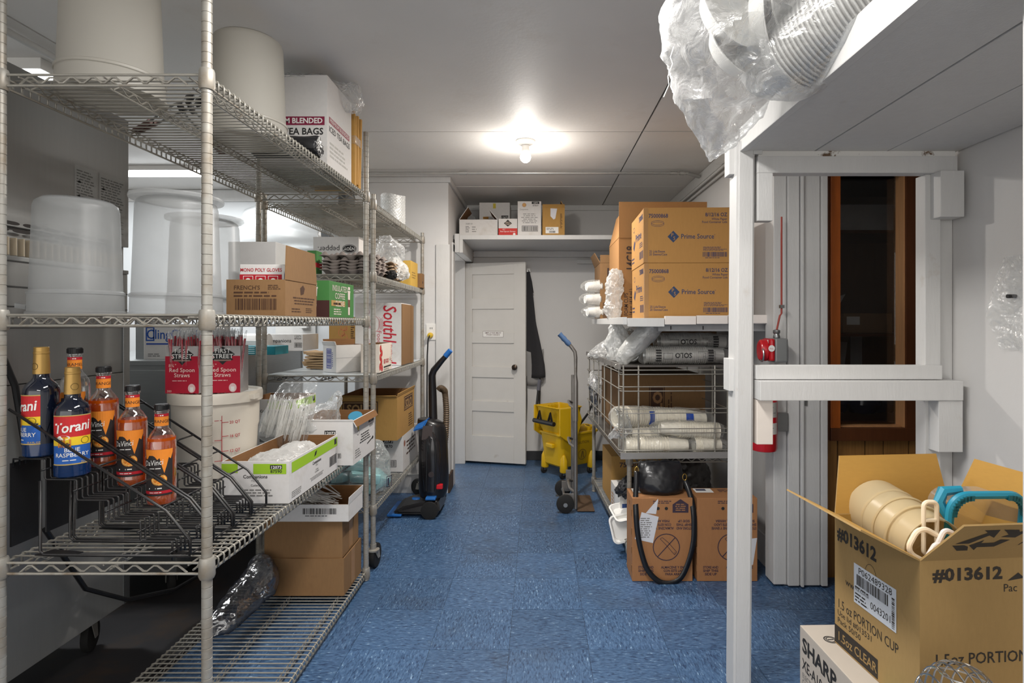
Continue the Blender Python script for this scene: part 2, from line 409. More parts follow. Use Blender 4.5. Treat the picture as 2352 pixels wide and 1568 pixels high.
# ---- floor with individual vinyl tiles
def tile_material():
    m = bpy.data.materials.new('blue_vinyl_tile'); t, n, l, b = nodes_of(m)
    tc = n.new('ShaderNodeTexCoord'); oi = n.new('ShaderNodeObjectInfo'); geo = n.new('ShaderNodeNewGeometry')
    add = n.new('ShaderNodeVectorMath'); add.operation = 'ADD'
    sc = n.new('ShaderNodeVectorMath'); sc.operation = 'SCALE'; sc.inputs[0].default_value = (17, 31, 5); l.new(oi.outputs['Random'], sc.inputs['Scale'])
    l.new(tc.outputs['Object'], add.inputs[0]); l.new(sc.outputs[0], add.inputs[1])
    mp = n.new('ShaderNodeMapping'); mp.inputs['Scale'].default_value = (44, 150, 44); l.new(add.outputs[0], mp.inputs[0])
    nz = n.new('ShaderNodeTexNoise'); nz.inputs['Scale'].default_value = 1.0; nz.inputs['Detail'].default_value = 3; nz.inputs['Distortion'].default_value = .6; l.new(mp.outputs[0], nz.inputs['Vector'])
    cr = n.new('ShaderNodeValToRGB'); e = cr.color_ramp.elements
    e[0].position = .28; e[0].color = rgb(36, 56, 88); e[1].position = .75; e[1].color = rgb(152, 180, 204)
    for p, c in ((.42, (60, 88, 122)), (.54, (72, 102, 138)), (.66, (86, 116, 150))):
        q = e.new(p); q.color = rgb(*c)
    l.new(nz.outputs['Fac'], cr.inputs[0])
    # worn dirt on the walked-on floor, in world position
    dn = n.new('ShaderNodeTexNoise'); dn.inputs['Scale'].default_value = 2.2; dn.inputs['Detail'].default_value = 8; dn.inputs['Roughness'].default_value = .65; l.new(geo.outputs['Position'], dn.inputs['Vector'])
    mr = n.new('ShaderNodeMapRange'); mr.inputs[1].default_value = .52; mr.inputs[2].default_value = .82; mr.inputs[4].default_value = .75; l.new(dn.outputs['Fac'], mr.inputs[0])
    mx = n.new('ShaderNodeMix'); mx.data_type = 'RGBA'; l.new(mr.outputs[0], mx.inputs[0]); l.new(cr.outputs[0], mx.inputs[6]); mx.inputs[7].default_value = rgb(48, 52, 60)
    hv = n.new('ShaderNodeHueSaturation'); l.new(mx.outputs[2], hv.inputs['Color'])
    mv = n.new('ShaderNodeMapRange'); mv.inputs[3].default_value = .9; mv.inputs[4].default_value = 1.1; l.new(oi.outputs['Random'], mv.inputs[0]); l.new(mv.outputs[0], hv.inputs['Value'])
    l.new(hv.outputs[0], b.inputs['Base Color'])
    b.inputs['Roughness'].default_value = .33
    rn = n.new('ShaderNodeMapRange'); rn.inputs[3].default_value = .26; rn.inputs[4].default_value = .5; l.new(dn.outputs['Fac'], rn.inputs[0]); l.new(rn.outputs[0], b.inputs['Roughness'])
    n3 = n.new('ShaderNodeTexNoise'); n3.inputs['Scale'].default_value = 40; l.new(geo.outputs['Position'], n3.inputs['Vector'])
    bp = n.new('ShaderNodeBump'); bp.inputs['Strength'].default_value = .10; bp.inputs['Distance'].default_value = .003; l.new(n3.outputs['Fac'], bp.inputs['Height']); l.new(bp.outputs[0], b.inputs['Normal'])
    return m
M_TILE = tile_material()
b = MB(); b.bx(-4.6, 2.7, -2.6, 5.4, -.06, -.0035)
floor = struct(b.build('floor', mat('grimy_shaded_subfloor', (38, 36, 38), .6, var=.25, scale=6, dirt=(60, 46, 34), dirt_scale=4, dirt_lo=.5, dirt_hi=.7)))
TS = .3048
b = MB(); b.bx(-TS / 2 + .0006, TS / 2 - .0006, -TS / 2 + .0006, TS / 2 - .0006, -.0034, 0); tile_me = b.build('floor_tile', M_TILE, mesh_only=True)
for i in range(-4, 6):  # tiles stop at left; the dark base there carries grime and painted shade
    for j in range(-5, 10):
        x, y = -.11 + TS * (i + .5), 2.18 + TS * (j + .5)
        if y > 5.25: continue
        o = put('floor_tile', tile_me, floor, loc=(x, y, R_.uniform(-.0003, .0003)), rot=(0, 0, PI / 2 if (i + j) % 2 else 0))
# ---- ceiling with its boards
b = MB(); b.bx(-4.6, 2.7, -2.6, 5.4, CEIL + .012, CEIL + .06)
ceiling = struct(b.build('ceiling', mat('dark_ceiling_gap', (60, 56, 52), .8)))
for xa, xb in ((-4.6, -1.855), (-1.855, .59), (.59, 2.7)):
    for ya, yb in ((-2.6, .76), (.76, 3.2), (3.2, 4.48), (4.48, 5.4)):
        g = .0048
        b = MB(); b.bx(xa + g, xb - g, ya + g, yb - g, CEIL + R_.uniform(0, .003), CEIL + .014); b.build('ceiling_panel', M_CEIL, ceiling)
# ---- walls
def wall(name, x0, x1, y0, y1, z0, z1, m=None):
    b = MB(); b.bx(x0, x1, y0, y1, z0, z1); return struct(b.build(name, m or M_WALL))
wall('wall_back', XS - .1, XR + .1, YB, YB + .1, 0, CEIL)
wr = wall('wall_right', XR, XR + .16, 2.72, YB, 0, CEIL)
# return wall beside the alcove with its doorway (the door stands open against the back wall)
b = MB(); b.bx(XS - .1, XS, YS, 4.42, 0, CEIL); b.bx(XS - .1, XS, 4.42, YB, 1.80, CEIL); b.bx(XS - .1, XS, 5.12, YB, 0, 1.8)
struct(b.build('wall_alcove', M_WALL))
wall('wall_stub', -1.25, XS - .1, YS, YS + .1, 0, CEIL)
wall('wall_kitchen_side', -1.35, -1.25, YS, 4.7, 0, CEIL)
M_KW = mat('kitchen_wall_panel', (222, 224, 225), .35, var=.03, scale=3)
wall('wall_kitchen_back', -4.6, -1.25, 4.6, 4.7, 0, CEIL, M_KW)
wall('wall_left', -4.7, -4.6, -2.6, 4.7, 0, CEIL, M_KW)
wall('wall_behind_door', -1.3, XS - .5, 5.2, 5.3, 0, CEIL)
wrn = wall('wall_right_near', 1.42, 1.54, -2.6, 1.98, 0, CEIL)
wall('wall_vestibule_far', 2.6, 2.7, 1.9, 4.0, 0, CEIL)
wall('wall_vestibule_light_stop', 1.54, 2.7, 1.88, 1.98, 0, CEIL)  # unseen wall added to keep background light out of the office
wall('wall_vestibule_top', 1.34, 2.7, 2.9, 2.96, 2.12, CEIL)
# small screw heads and patches on the near right wall stay relief in the paint
for name, x0, x1, y0, y1, z0, z1, m in (
    ('trim_back_top', XS, XR, YB - .018, YB, 2.278, CEIL, M_WWOOD),
    ('trim_stub_top', -1.25, XS + .018, YS - .018, YS, 2.285, CEIL, M_WWOOD),
    ('trim_alcove_top', XS, XS + .018, YS, YB, 2.285, CEIL, M_WWOOD),
    ('trim_stub_corner', XS - .09, XS + .012, YS - .012, YS, .14, 1.83, M_WWOOD),
    ('trim_alcove_doorway_near', XS, XS + .014, 4.36, 4.45, 0, 1.86, M_WWOOD),
    ('trim_alcove_doorway_far', XS - .11, XS + .014, 5.06, 5.13, 0, 1.86, M_WWOOD),
    ('trim_alcove_doorway_head', XS, XS + .014, 4.36, 5.13, 1.80, 1.87, M_WWOOD),
    ('trim_right_top', XR - .016, XR, 2.72, YB, 2.25, CEIL, M_WWOOD),
    ('trim_kitchen_back_top', -4.6, -1.35, 4.585, 4.6, 2.23, CEIL, M_WWOOD)):
    b = MB(); b.bx(x0, x1, y0, y1, z0, z1, .003); struct(b.build(name, m))
M_BASE = mat('black_vinyl_baseboard', (34, 34, 36), .4, var=.2, dirt=(90, 88, 86), dirt_scale=40, dirt_lo=.7, dirt_hi=.75)
M_DWOOD = mat('dark_worn_wood', (74, 56, 42), .7, var=.25, scale=14, dirt=(40, 30, 24), dirt_scale=6)
for name, x0, x1, y0, y1, z0, z1, m in (('baseboard_back', XS, XR, YB - .008, YB, 0, .085, M_BASE), ('baseboard_stub', -1.25, XS, YS - .016, YS, 0, .14, M_WWOOD),
    ('baseboard_alcove', XS, XS + .014, YS - .016, 4.36, 0, .13, M_DWOOD), ('baseboard_right', XR - .014, XR, 2.80, YB, 0, .16, M_WWOOD), ('baseboard_kitchen_back', -4.6, -1.35, 4.59, 4.6, 0, .1, M_BASE)):
    b = MB(); b.bx(x0, x1, y0, y1, z0, z1, .003); struct(b.build(name, m))
# end of the right wall: layered door casing
cas = thing('door_2', 'white painted casing of the doorway by the dark panelling', 'doorway', (0, 0, 0)); cas['kind'] = 'structure'; del cas['category']
for nm, x0, x1, y0, y1 in (('casing_strip', 1.12, 1.18, 2.70, 2.80), ('casing_strip', 1.183, 1.235, 2.685, 2.72), ('casing_strip', 1.24, 1.252, 2.672, 2.72), ('casing_strip', 1.254, 1.335, 2.69, 2.72), ('casing_strip', 1.339, 1.368, 2.682, 2.80)):
    b = MB(); b.bx(x0, x1, y0, y1, .01, 2.0, .003); b.build(nm, M_WWOOD, cas)
b = MB(); b.bx(1.12, 2.3, 2.685, 2.72, 2.0, 2.12, .003); b.build('casing_head', M_WWOOD, cas)
b = MB(); b.bx(1.2, 2.4, 2.72, 2.80, 2.1, CEIL); b.build('lintel', M_WALL, cas)
# strike plate hole left in the casing
b = MB(); b.bx(1.262, 1.274, 2.686, 2.6895, .86, .885); b.build('strike_plate', M_STEEL, cas)
# ---- panelled wall with its interior window
M_PAN = mat('brown_wood_panelling', (146, 104, 56), .42, var=.45, scale=7, stretch=(16, 16, 1.1), bump=.15, bscale=14)
M_PAND = mat('panelling_groove', (26, 18, 12), .7)
M_OAK = mat('orange_varnished_wood', (176, 92, 34), .3, var=.35, scale=6, stretch=(12, 12, 1), coat=.3)
M_OAKL = mat('pale_wood_reveal', (206, 152, 104), .45, var=.2, scale=6, stretch=(12, 12, 1))
M_DKW = mat('dark_brown_wood', (92, 52, 28), .35, var=.35, scale=6, stretch=(12, 12, 1))
YP = 2.80
b = MB()
WX0, WX1, WZ0, WZ1 = 1.475, 1.795, .74, 1.985      # window opening
b.bx(1.36, WX0 - .03, YP + .004, YP + .04, 0, 2.1); b.bx(WX1 + .03, 2.6, YP + .004, YP + .04, 0, 2.1); b.bx(WX0 - .03, WX1 + .03, YP + .004, YP + .04, 0, WZ0 - .03); b.bx(WX0 - .03, WX1 + .03, YP + .004, YP + .04, WZ1 + .03, 2.1)
wp = struct(b.build('wall_panelled', M_PAND))
xs = [1.36, 1.385, 1.475, 1.61, 1.70, 1.825, 1.885, 1.925, 1.99, 2.08, 2.2, 2.34, 2.46, 2.6]
for a, c in zip(xs[:-1], xs[1:]):
    b = MB(); g = .003
    if c <= WX0 - .02 or a >= WX1 + .02: b.bx(a + g, c - g, YP - .002, YP + .006, .0, 2.1)
    else: b.bx(a + g, c - g, YP - .002, YP + .006, 0, WZ0 - .02); b.bx(a + g, c - g, YP - .002, YP + .006, WZ1 + .02, 2.1)
    b.build('panel_plank', M_PAN, wp)
win = bpy.data.objects.new('window_1', None); COL.objects.link(win); struct(win); win['label'] = 'interior window with orange varnished frame in the dark panelled wall'
def part(name, m, parent, *bxs, bev=.002, smooth=False, kind=None, label=None):
    b = MB()
    for q in bxs: b.bx(*q, bev)
    return b.build(name, m, parent, smooth, kind, label)
part('window_frame', M_OAK, win, (WX0 - .048, WX0, YP - .03, YP, WZ0 - .05, WZ1 + .04))
part('window_frame', M_DKW, win, (WX1, WX1 + .06, YP - .03, YP, WZ0 - .05, WZ1 + .04))
part('window_frame', M_DKW, win, (WX0, WX1, YP - .03, YP, WZ1, WZ1 + .045))
part('window_sill', M_DKW, win, (WX0 - .05, WX1 + .06, YP - .036, YP, WZ0 - .062, WZ0))
part('window_moulding', M_DKW, win, (WX0 - .062, WX0 - .048, YP - .024, YP, WZ0 - .06, WZ1 + .04))
part('window_reveal', M_OAKL, win, (WX1 - .006, WX1 + .001, YP - .02, YP + .06, WZ0, WZ1))
part('window_reveal', M_OAKL, win, (WX0, WX1 - .006, YP - .002, YP + .06, WZ0 - .002, WZ0 + .006))
part('window_reveal', M_DKW, win, (WX0 - .002, WX0 + .004, YP - .002, YP + .06, WZ0, WZ1))
mg = bpy.data.materials.new('window_glass'); t_, n_, l_, b_ = nodes_of(mg); n_.remove(b_)
tr = n_.new('ShaderNodeBsdfTransparent'); tr.inputs[0].default_value = (.93, .93, .93, 1); gl = n_.new('ShaderNodeBsdfGlossy'); gl.inputs['Roughness'].default_value = .02
fr = n_.new('ShaderNodeFresnel'); fr.inputs[0].default_value = 1.5; mxs = n_.new('ShaderNodeMixShader'); l_.new(fr.outputs[0], mxs.inputs[0]); l_.new(tr.outputs[0], mxs.inputs[1]); l_.new(gl.outputs[0], mxs.inputs[2]); l_.new(mxs.outputs[0], n_['Material Output'].inputs[0])
part('window_pane', mg, win, (WX0 + .004, WX1 - .006, YP + .045, YP + .049, WZ0 + .006, WZ1), bev=0)
# dark back office seen through the pane
M_OFF = mat('dark_office_wall', (96, 68, 46), .7, var=.3, scale=8, stretch=(10, 10, 1))
b = MB(); b.bx(1.36, 2.6, 3.92, 4.0, 0, CEIL); b.bx(1.34, 1.36, 2.85, 3.95, 0, CEIL); ow = struct(b.build('wall_office', M_OFF))
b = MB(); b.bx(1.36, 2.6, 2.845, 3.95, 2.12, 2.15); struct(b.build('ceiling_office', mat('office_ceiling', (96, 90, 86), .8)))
# ---- door 1: five panels
dr = bpy.data.objects.new('door_1', None); COL.objects.link(dr); struct(dr); dr['label'] = 'white five-panel door standing open against the back wall'
p0, p1 = Vector((wx(1060, 5.10), 5.10, .02)), Vector((wx(1207, 4.96), 4.96, .02))
DW = (p1 - p0).length; DH = 1.765
dr.location = p0; dr.rotation_euler = (0, 0, math.atan2(p1.y - p0.y, p1.x - p0.x))
M_DOOR = mat('worn_white_door_paint', (204, 201, 196), .5, var=.04, scale=10, bump=.08, bscale=60, dirt=(150, 132, 112), dirt_scale=5, dirt_lo=.66, dirt_hi=.85)
s0, s1 = DW * .168, DW * .822
zs = [(.131, .255), (.305, .425), (.478, .597), (.65, .768), (.822, .942)]
part('stile', M_DOOR, dr, (0, s0, 0, .034, 0, DH)); part('stile', M_DOOR, dr, (s1, DW, 0, .034, 0, DH))
e = 0.0
for a, c in zs + [(1.0, 1.0)]:
    part('rail', M_DOOR, dr, (s0, s1, 0, .034, e * DH, a * DH)); 
    if a < 1: part('door_panel', M_DOOR, dr, (s0 - .004, s1 + .004, .012, .024, a * DH - .004, c * DH + .004)); e = c
kx, kz = DW * .865, DH * .598 - .095
kx, kz = DW * .852, 1.765 * (1068 - 846) / 463
b = MB(); b.lathe([(.004, 0), (.012, .002), (.011, .018), (.021, .026), (.026, .038), (.024, .05), (.012, .056), (.001, .057)], 20, Matrix.Translation((kx, 0, kz)) @ Matrix.Rotation(PI / 2, 4, 'X'))
b.build('knob', mat('tarnished_brass_knob', (72, 62, 54), .3, metal=.9), dr, True)
b = MB(); b.prism([(kx + x * .9, -.0008, kz + z) for x, z in ((-.006, -.085), (.006, -.085), (.013, -.06), (.013, .03), (.005, .045), (0, .05), (-.005, .045), (-.013, .03), (-.013, -.06))], (0, -.002, 0)); b.build('lock_plate', M_DOOR, dr)
b = MB(); b.bx(-.012, .008, -.006, .03, .32, .41); b.build('hinge', M_DOOR, dr)
f = plane((DW * .34, 0, DH * .627), (1, 0, 0), (0, 0, 1))
f.rect(0, 0, .19, .052, K_WHT); f.frame(0, 0, .19, .052, .002, ink(90, 60, 60), 1)
f.text('EMPLOYEES MUST\nWASH HANDS', .095, .031, .019, ink(100, 70, 66), 'CENTER', 1, bold=.01)
f.build('sign', dr, 'small white sign reading EMPLOYEES MUST WASH HANDS')
# ---- shelf over the alcove, spanning wall to wall
sh = thing('alcove_shelf', 'long white painted board shelf across the alcove above the open door', 'shelf', (0, 0, 0))
part('board', M_WWOOD, sh, (XS + .002, XR - .002, 4.45, YB - .02, 1.905, 1.94), bev=.003)
part('cleat', M_WWOOD, sh, (XS + .018, XS + .075, 4.44, YB - .02, 1.80, 1.904), bev=.003)
part('cleat', M_WWOOD, sh, (XS + .075, XR - .002, YB - .045, YB - .001, 1.85, 1.904), bev=.003)
part('end_block', M_WWOOD, sh, (XS + .015, XS + .05, 4.415, 4.45, 1.80, 1.945), bev=.003)
part('batten', M_WWOOD, sh, (.36, .68, YB - .03, YB - .002, 1.79, 1.83), bev=.002)
# ---- overhead planked shelf on the right with its posts and frame
ov = thing('overhead_shelf', 'white planked shelf above the right doorway on painted posts', 'shelf', (0, 0, 0))
ZO = 1.827
for a, c in ((.70, .928), (.934, 1.172), (1.176, 1.412)): part('plank', M_WWOOD, ov, (a, c, -.6, 1.93, ZO, ZO + .035), bev=.003)
part('front_edge', M_WWOOD, ov, (.675, .70, -.6, 1.9, ZO - .004, ZO + .075), bev=.003)
part('front_edge', M_WWOOD, ov, (.72, .752, 1.9, 1.94, ZO - .012, ZO + .06), bev=.003)
b = MB(); b.hexa([(.655, 1.9, -.001), (.715, 1.9, -.001), (.715, 1.985, -.001), (.655, 1.985, -.001)], [(.668, 1.9, 1.86), (.728, 1.9, 1.86), (.728, 1.985, 1.86), (.668, 1.985, 1.86)])
bmesh.ops.bevel(b.bm, geom=list(b.bm.edges), offset=.008, segments=2, affect='EDGES'); b.build('post', M_WWOOD, ov, label='white chamfered post standing on the floor')
part('post', M_WWOOD, ov, (.80, .87, .86, .94, .0, ZO - .001), bev=.004)
part('bracket_block', M_WWOOD, ov, (.65, .672, 1.93, 1.98, 1.755, 1.865)); part('bracket_block', M_WWOOD, ov, (.648, .668, 1.925, 1.985, 1.02, 1.13))
fr_ = 1.9
M_PEEL = mat('peeling_painted_wood', (222, 220, 216), .5, var=.05, scale=8, bump=.15, dirt=(104, 80, 58), dirt_scale=9, dirt_lo=.6, dirt_hi=.64)
part('header_rail', M_WWOOD, ov, (.735, 1.403, fr_, fr_ + .045, 1.752, 1.808)); part('packing_strip', M_PEEL, ov, (.74, 1.40, fr_ + .008, fr_ + .045, 1.808, ZO), bev=0)
part('short_upright', M_WWOOD, ov, (.735, .786, fr_ + .0, fr_ + .04, 1.592, 1.752)); part('short_upright', M_WWOOD, ov, (1.325, 1.403, fr_ - .03, fr_ + .04, 1.60, 1.752))
part('jamb', M_WWOOD, ov, (1.308, 1.36, fr_ + .02, fr_ + .07, .0, 1.752)); part('jamb', M_WWOOD, ov, (1.36, 1.418, fr_ + .045, fr_ + .078, 0, 1.752))
part('upper_rail', M_WWOOD, ov, (.73, 1.352, fr_ + .0, fr_ + .042, 1.062, 1.109)); part('lower_rail', M_WWOOD, ov, (.73, 1.396, fr_ - .035, fr_ + .042, .996, 1.06))
part('lower_block', mat('cream_painted_block', (226, 216, 206), .5, var=.04), ov, (.732, .786, fr_, fr_ + .04, .845, .995)); part('lower_block', M_WWOOD, ov, (1.318, 1.398, fr_ - .03, fr_ + .04, .826, .995))
# ---- wall shelf on the right wall (pieced white fascia)
ws = thing('wall_shelf', 'white wall shelf with pieced fascia under the kraft lid boxes', 'shelf', (0, 0, 0))
part('board', M_WWOOD, ws, (.44, XR - .002, 2.80, 4.42, 1.245, 1.275)); part('underside_rail', mat('grey_painted_rail', (160, 160, 160), .5), ws, (.60, XR - .002, 2.83, 2.87, 1.21, 1.245)); 
for i, (a, c, dz) in enumerate(((.44, .62, -.010), (.622, .775, 0), (.778, .93, .003), (.933, 1.172, .006))): part('fascia_piece', mat('cream_fascia', (222, 214, 208), .55, var=.04) if i else M_WWOOD, ws, (a, c, 2.78, 2.80, 1.243 + dz, 1.285 + dz), bev=.003)
part('fascia_piece', M_WWOOD, ws, (.42, .44, 2.80, 4.42, 1.243, 1.28))
for x in (.66, .82, .99): part('nail_slot', K_BLK, ws, (x, x + .004, 2.826, 2.83, 1.218, 1.236), bev=0)
# ---- ceiling bulb
lamp = thing('bare_bulb_lamp', 'bare glowing bulb in a white ceiling socket', 'lamp', (wx(1207, 3.36), 3.36, CEIL))
b = MB(); b.lathe([(.001, -.024), (.03, -.026), (.05, -.014), (.058, -.003), (.058, 0)], 28); b.build('ceiling_rose', M_WPLAS, lamp, True)
b = MB(); b.lathe([(.021, -.062), (.023, -.058), (.023, -.02)], 20); b.build('socket', M_WPLAS, lamp, True)
b = MB(); b.lathe([(.001, -.128), (.016, -.124), (.028, -.112), (.033, -.096), (.029, -.08), (.018, -.064), (.015, -.055)], 24); bo = b.build('bulb', glow('bulb_glow', (1, .95, .87), 9.0), lamp, True)
blo.location = (lamp.location.x, 3.36, CEIL - .175); dlo.location = (lamp.location.x, 3.36, CEIL - .14)
# ---- pipes and conduits
def pipe(name, label, paths, r, m, loc=(0, 0, 0), fit=()):
    t = thing(name, label, 'pipe', loc)
    for p in paths: b = MB(); b.tube(p, r, 10); b.build('pipe_run', m, t, True)
    for a, c, rr in fit: b = MB(); b.rod(a, c, rr, 12); b.build('fitting', m, t, True)
    return t
M_GALV = mat('galvanised_conduit', (178, 176, 172), .35, metal=.5, var=.1)
zc = CEIL - .02
pipe('ceiling_conduit', 'thin grey conduit running across the ceiling behind the bulb', [[(-1.24, 4.0, zc), (1.06, 4.0, zc)]], .0095, M_GALV, fit=[((-.55, 4, zc), (-.50, 4, zc), .014), ((.93, 4, zc), (.98, 4, zc), .013), ((1.0, 4, zc), (1.03, 4, zc), .015), ((1.05, 4.0, zc), (1.15, 4.05, zc - .012), .013)])
pipe('wall_conduit', 'upper painted conduit along the top of the right wall', [[(1.155, 2.8, 2.225), (1.155, 5.18, 2.225)]], .010, M_WWOOD)
pipe('wall_conduit', 'lower painted conduit along the top of the right wall', [[(1.16, 2.8, 2.19), (1.16, 5.18, 2.19)]], .008, M_WWOOD)
pipe('ceiling_conduit', 'white conduit on the ceiling above the tall steel appliance', [[(-1.92, 1.2, CEIL - .02), (-1.92, 4.5, CEIL - .02)]], .014, M_WWOOD)
sp = thing('sprinkler_head', 'small brown sprinkler head hanging above the overhead shelf end', 'sprinkler', (1.10, 2.76, 2.25))
b = MB(); b.lathe([(.006, -.035), (.016, -.03), (.018, -.008), (.024, -.004), (.024, .006), (.014, .012)], 14); b.build('body', mat('brown_bronze', (92, 72, 60), .4, metal=.6), sp, True)
b = MB(); b.lathe([(.003, -.05), (.004, -.035)], 8); b.build('tip', ink(150, 60, 40), sp); b = MB(); b.rod((0, 0, .01), (.08, 0, .01), .014, 10); b.build('supply_pipe', M_WWOOD, sp, True)
b = MB(); b.tube([(1.1795, 3.2, 2.21), (1.165, 3.3, 2.215), (1.165, 3.4, 2.24), (1.165, 3.6, 2.26), (1.172, 3.75, 2.3)], .008, 8); tag(b.build('loose_cable', M_WWOOD, None, True), 'loose white cable sagging along the top of the right wall', 'cable')
# ================================================================== WIRE SHELVING
_post = {}
def post_mesh(z0, z1, r=.0127, seg=16):
    k = (round(z0, 3), round(z1, 3))
    if k not in _post:
        pr = [(r * .6, z0), (r, z0 + .002)]
        z = math.ceil((z0 + .01) / .0254) * .0254
        while z < z1 - .01:
            pr += [(r, z - .0013), (r * .90, z - .0006), (r * .90, z + .0006), (r, z + .0013)]; z += .0254
        pr += [(r, z1 - .004), (r * 1.04, z1 - .004), (r * 1.04, z1 - .001), (r * .7, z1)]
        b = MB(); b.lathe(pr, seg); _post[k] = b.build('post', M_POST, smooth=True, mesh_only=True)
    return _post[k]
_collar = []
def collar_mesh():
    if not _collar:
        b = MB(); b.lathe([(.0145, -.026), (.0165, -.026), (.0195, -.018), (.0185, .02), (.0165, .026), (.0135, .026)], 20); _collar.append(b.build('collar', M_POST, smooth=True, mesh_only=True))
    return _collar[0]
def zigzag(b, a, c, dz, n, r):
    a, c = Vector(a), Vector(c); pts = []
    for i in range(n * 2 + 1):
        p = a.lerp(c, i / (n * 2)); p.z += dz if i % 2 else 0; pts.append(p)
    fine = []
    for i, p in enumerate(pts):
        if 0 < i < len(pts) - 1: fine += [p.lerp(pts[i - 1], .18), p.lerp(pts[i + 1], .18)]
        else: fine.append(p)
    b.tube(fine, r, 5)
def wire_shelf(root, w, d, z, single, pitch=.0266, stringers=(.09, .5, .91), nz=8, ts=5):
    """deck of cross wires hooked over long trussed sides; z is the deck top"""
    rw = .0026; zt, zb = z - rw * 2.2, z - .031
    sh = put('shelf', None, root)
    for y in (0, d):
        b = MB(); b.rod((.0, y, zt + .002), (w, y, zt + .002), .0034, 8); b.build('end_rail', M_EPOXY, sh, True)
        b = MB(); b.rod((.0, y, zb), (w, y, zb), .0036, 8); b.build('end_rail', M_EPOXY, sh, True)
        b = MB(); zigzag(b, (.05, y, zb + .003), (w - .05, y, zb + .003), zt - zb - .004, nz, .0026); b.build('snake_wire', M_EPOXY, sh, True)
    for x in (0, w):
        b = MB(); b.rod((x, .0, zt - .002), (x, d, zt - .002), .0032, 8); b.build('side_rail', M_EPOXY, sh, True)
        b = MB(); b.rod((x, .0, zb), (x, d, zb), .0034, 8); b.build('side_rail', M_EPOXY, sh, True)
    for fx in stringers:
        b = MB(); x = w * fx; b.rod((x, 0, zt - .0035), (x, d, zt - .0035), .0024, 6); b.rod((x, .02, zb + .001), (x, d - .02, zb + .001), .0028, 6)
        zigzag(b, (x + .003, .03, zb + .002), (x + .003, d - .03, zb + .002), zt - zb - .006, int(d / .052), .002); b.build('stringer', M_EPOXY, sh, True)
    n = int((d - .05) / pitch); off = (d - (n - 1) * pitch) / 2
    path = [(-.0055, 0, zb), (-.0062, 0, z - rw - .008), (-.004, 0, z - rw - .002), (.003, 0, z - rw), (w - .003, 0, z - rw), (w + .004, 0, z - rw - .002), (w + .0062, 0, z - rw - .008), (w + .0055, 0, zb)]
    if single:
        wb = MB(); wb.tube(path, rw, 6); me = wb.build('deck_wire', M_EPOXY, smooth='all', mesh_only=True)
        for i in range(n): put('deck_wire', me, sh, loc=(0, off + i * pitch, 0))
    else:
        wb = MB()
        for i in range(n): wb.tube([(x, off + i * pitch, q) for x, _, q in path], rw, ts, cap=False)
        wb.build('deck_wires', M_EPOXY, sh, True, kind='stuff')
    return sh
def caster(root, x, y, ztop, ang=0):
    r = .062; b = MB(); c, s = math.cos(ang), math.sin(ang); ox, oy = c * .03, s * .03
    b.rod((x, y, ztop), (x, y, ztop - .03), .016, 14); b.lathe([(.03, 0), (.032, .008), (.02, .012)], 18, Matrix.Translation((x, y, ztop - .035)))
    for sg in (-1, 1):
        ex, ey = -s * .022 * sg, c * .022 * sg
        b.prism([(x + ex - c * .022, y + ey - s * .022, ztop - .035), (x + ex + c * .03, y + ey + s * .03, ztop - .035), (x + ex + ox + c * .012, y + ey + oy + s * .012, r - .012), (x + ex + ox - c * .012, y + ey + oy - s * .012, r - .012)], (-s * .003, c * .003, 0))
    f = b.build('caster', M_POST, root, True)
    w = MB(); Mx = Matrix.Translation((x + ox, y + oy, r)) @ Matrix.Rotation(ang, 4, 'Z') @ Matrix.Rotation(PI / 2, 4, 'X')
    w.lathe([(.01, -.016), (r * .75, -.016), (r * .95, -.012), (r, 0), (r * .95, .012), (r * .75, .016), (.01, .016)], 24, Mx); w.build('wheel', M_RUBBER, f, True)
def shelving(label, x0, y0, w, d, zs, ptop, pz0, single, rz=0, casters=False, liner=None, group='grey wire shelving units', nz=8, ptops=None):
    t = thing('wire_shelving_unit', label, 'shelving', (x0, y0, 0), rz, group)
    for i, (x, y) in enumerate(((0, 0), (w, 0), (0, d), (w, d))):
        put('post', post_mesh(pz0, ptops[i] if ptops else ptop), t, loc=(x, y, 0))
        if casters: caster(t, x, y, pz0 + .005, .4 + x * 2 + y)
        else:
            b = MB(); b.lathe([(.014, 0), (.016, .004), (.010, .014), (.011, pz0 + .01)], 12, Matrix.Translation((x, y, 0))); b.build('levelling_foot', M_POST, t, True)
        for z in zs: put('collar', collar_mesh(), t, loc=(x, y, z - .016))
    for z in zs: wire_shelf(t, w, d, z, single, nz=nz)
    return t
Z1 = (1.881, 1.274, .648, .05)
U1 = shelving('near grey wire shelving unit with grooved posts holding tubs, syrup bottles and cartons', -1.359, 1.438, .523, 1.332, Z1, 2.18, .012, True)
Z2 = (1.868, 1.50, .985, .318)
U2 = shelving('farther grey wire shelving unit on casters beside the upright vacuum', -1.389, 2.89, .553, 1.23, Z2, 1.905, .125, False, casters=True)
Z3 = (.558, .10)
U3 = shelving('low grey wire rack by the right wall under the wire cage', .475, 2.95, .543, 1.28, Z3, .585, .012, False, rz=math.radians(2.57), nz=8)
# clear grey liner on unit two's third shelf
b = MB(); b.bx(.006, .547, .006, 1.224, Z2[2] + .0002, Z2[2] + .003, .001); b.build('shelf_liner', mat('pale_plastic_liner', (196, 202, 204), .25, var=.03), U2)
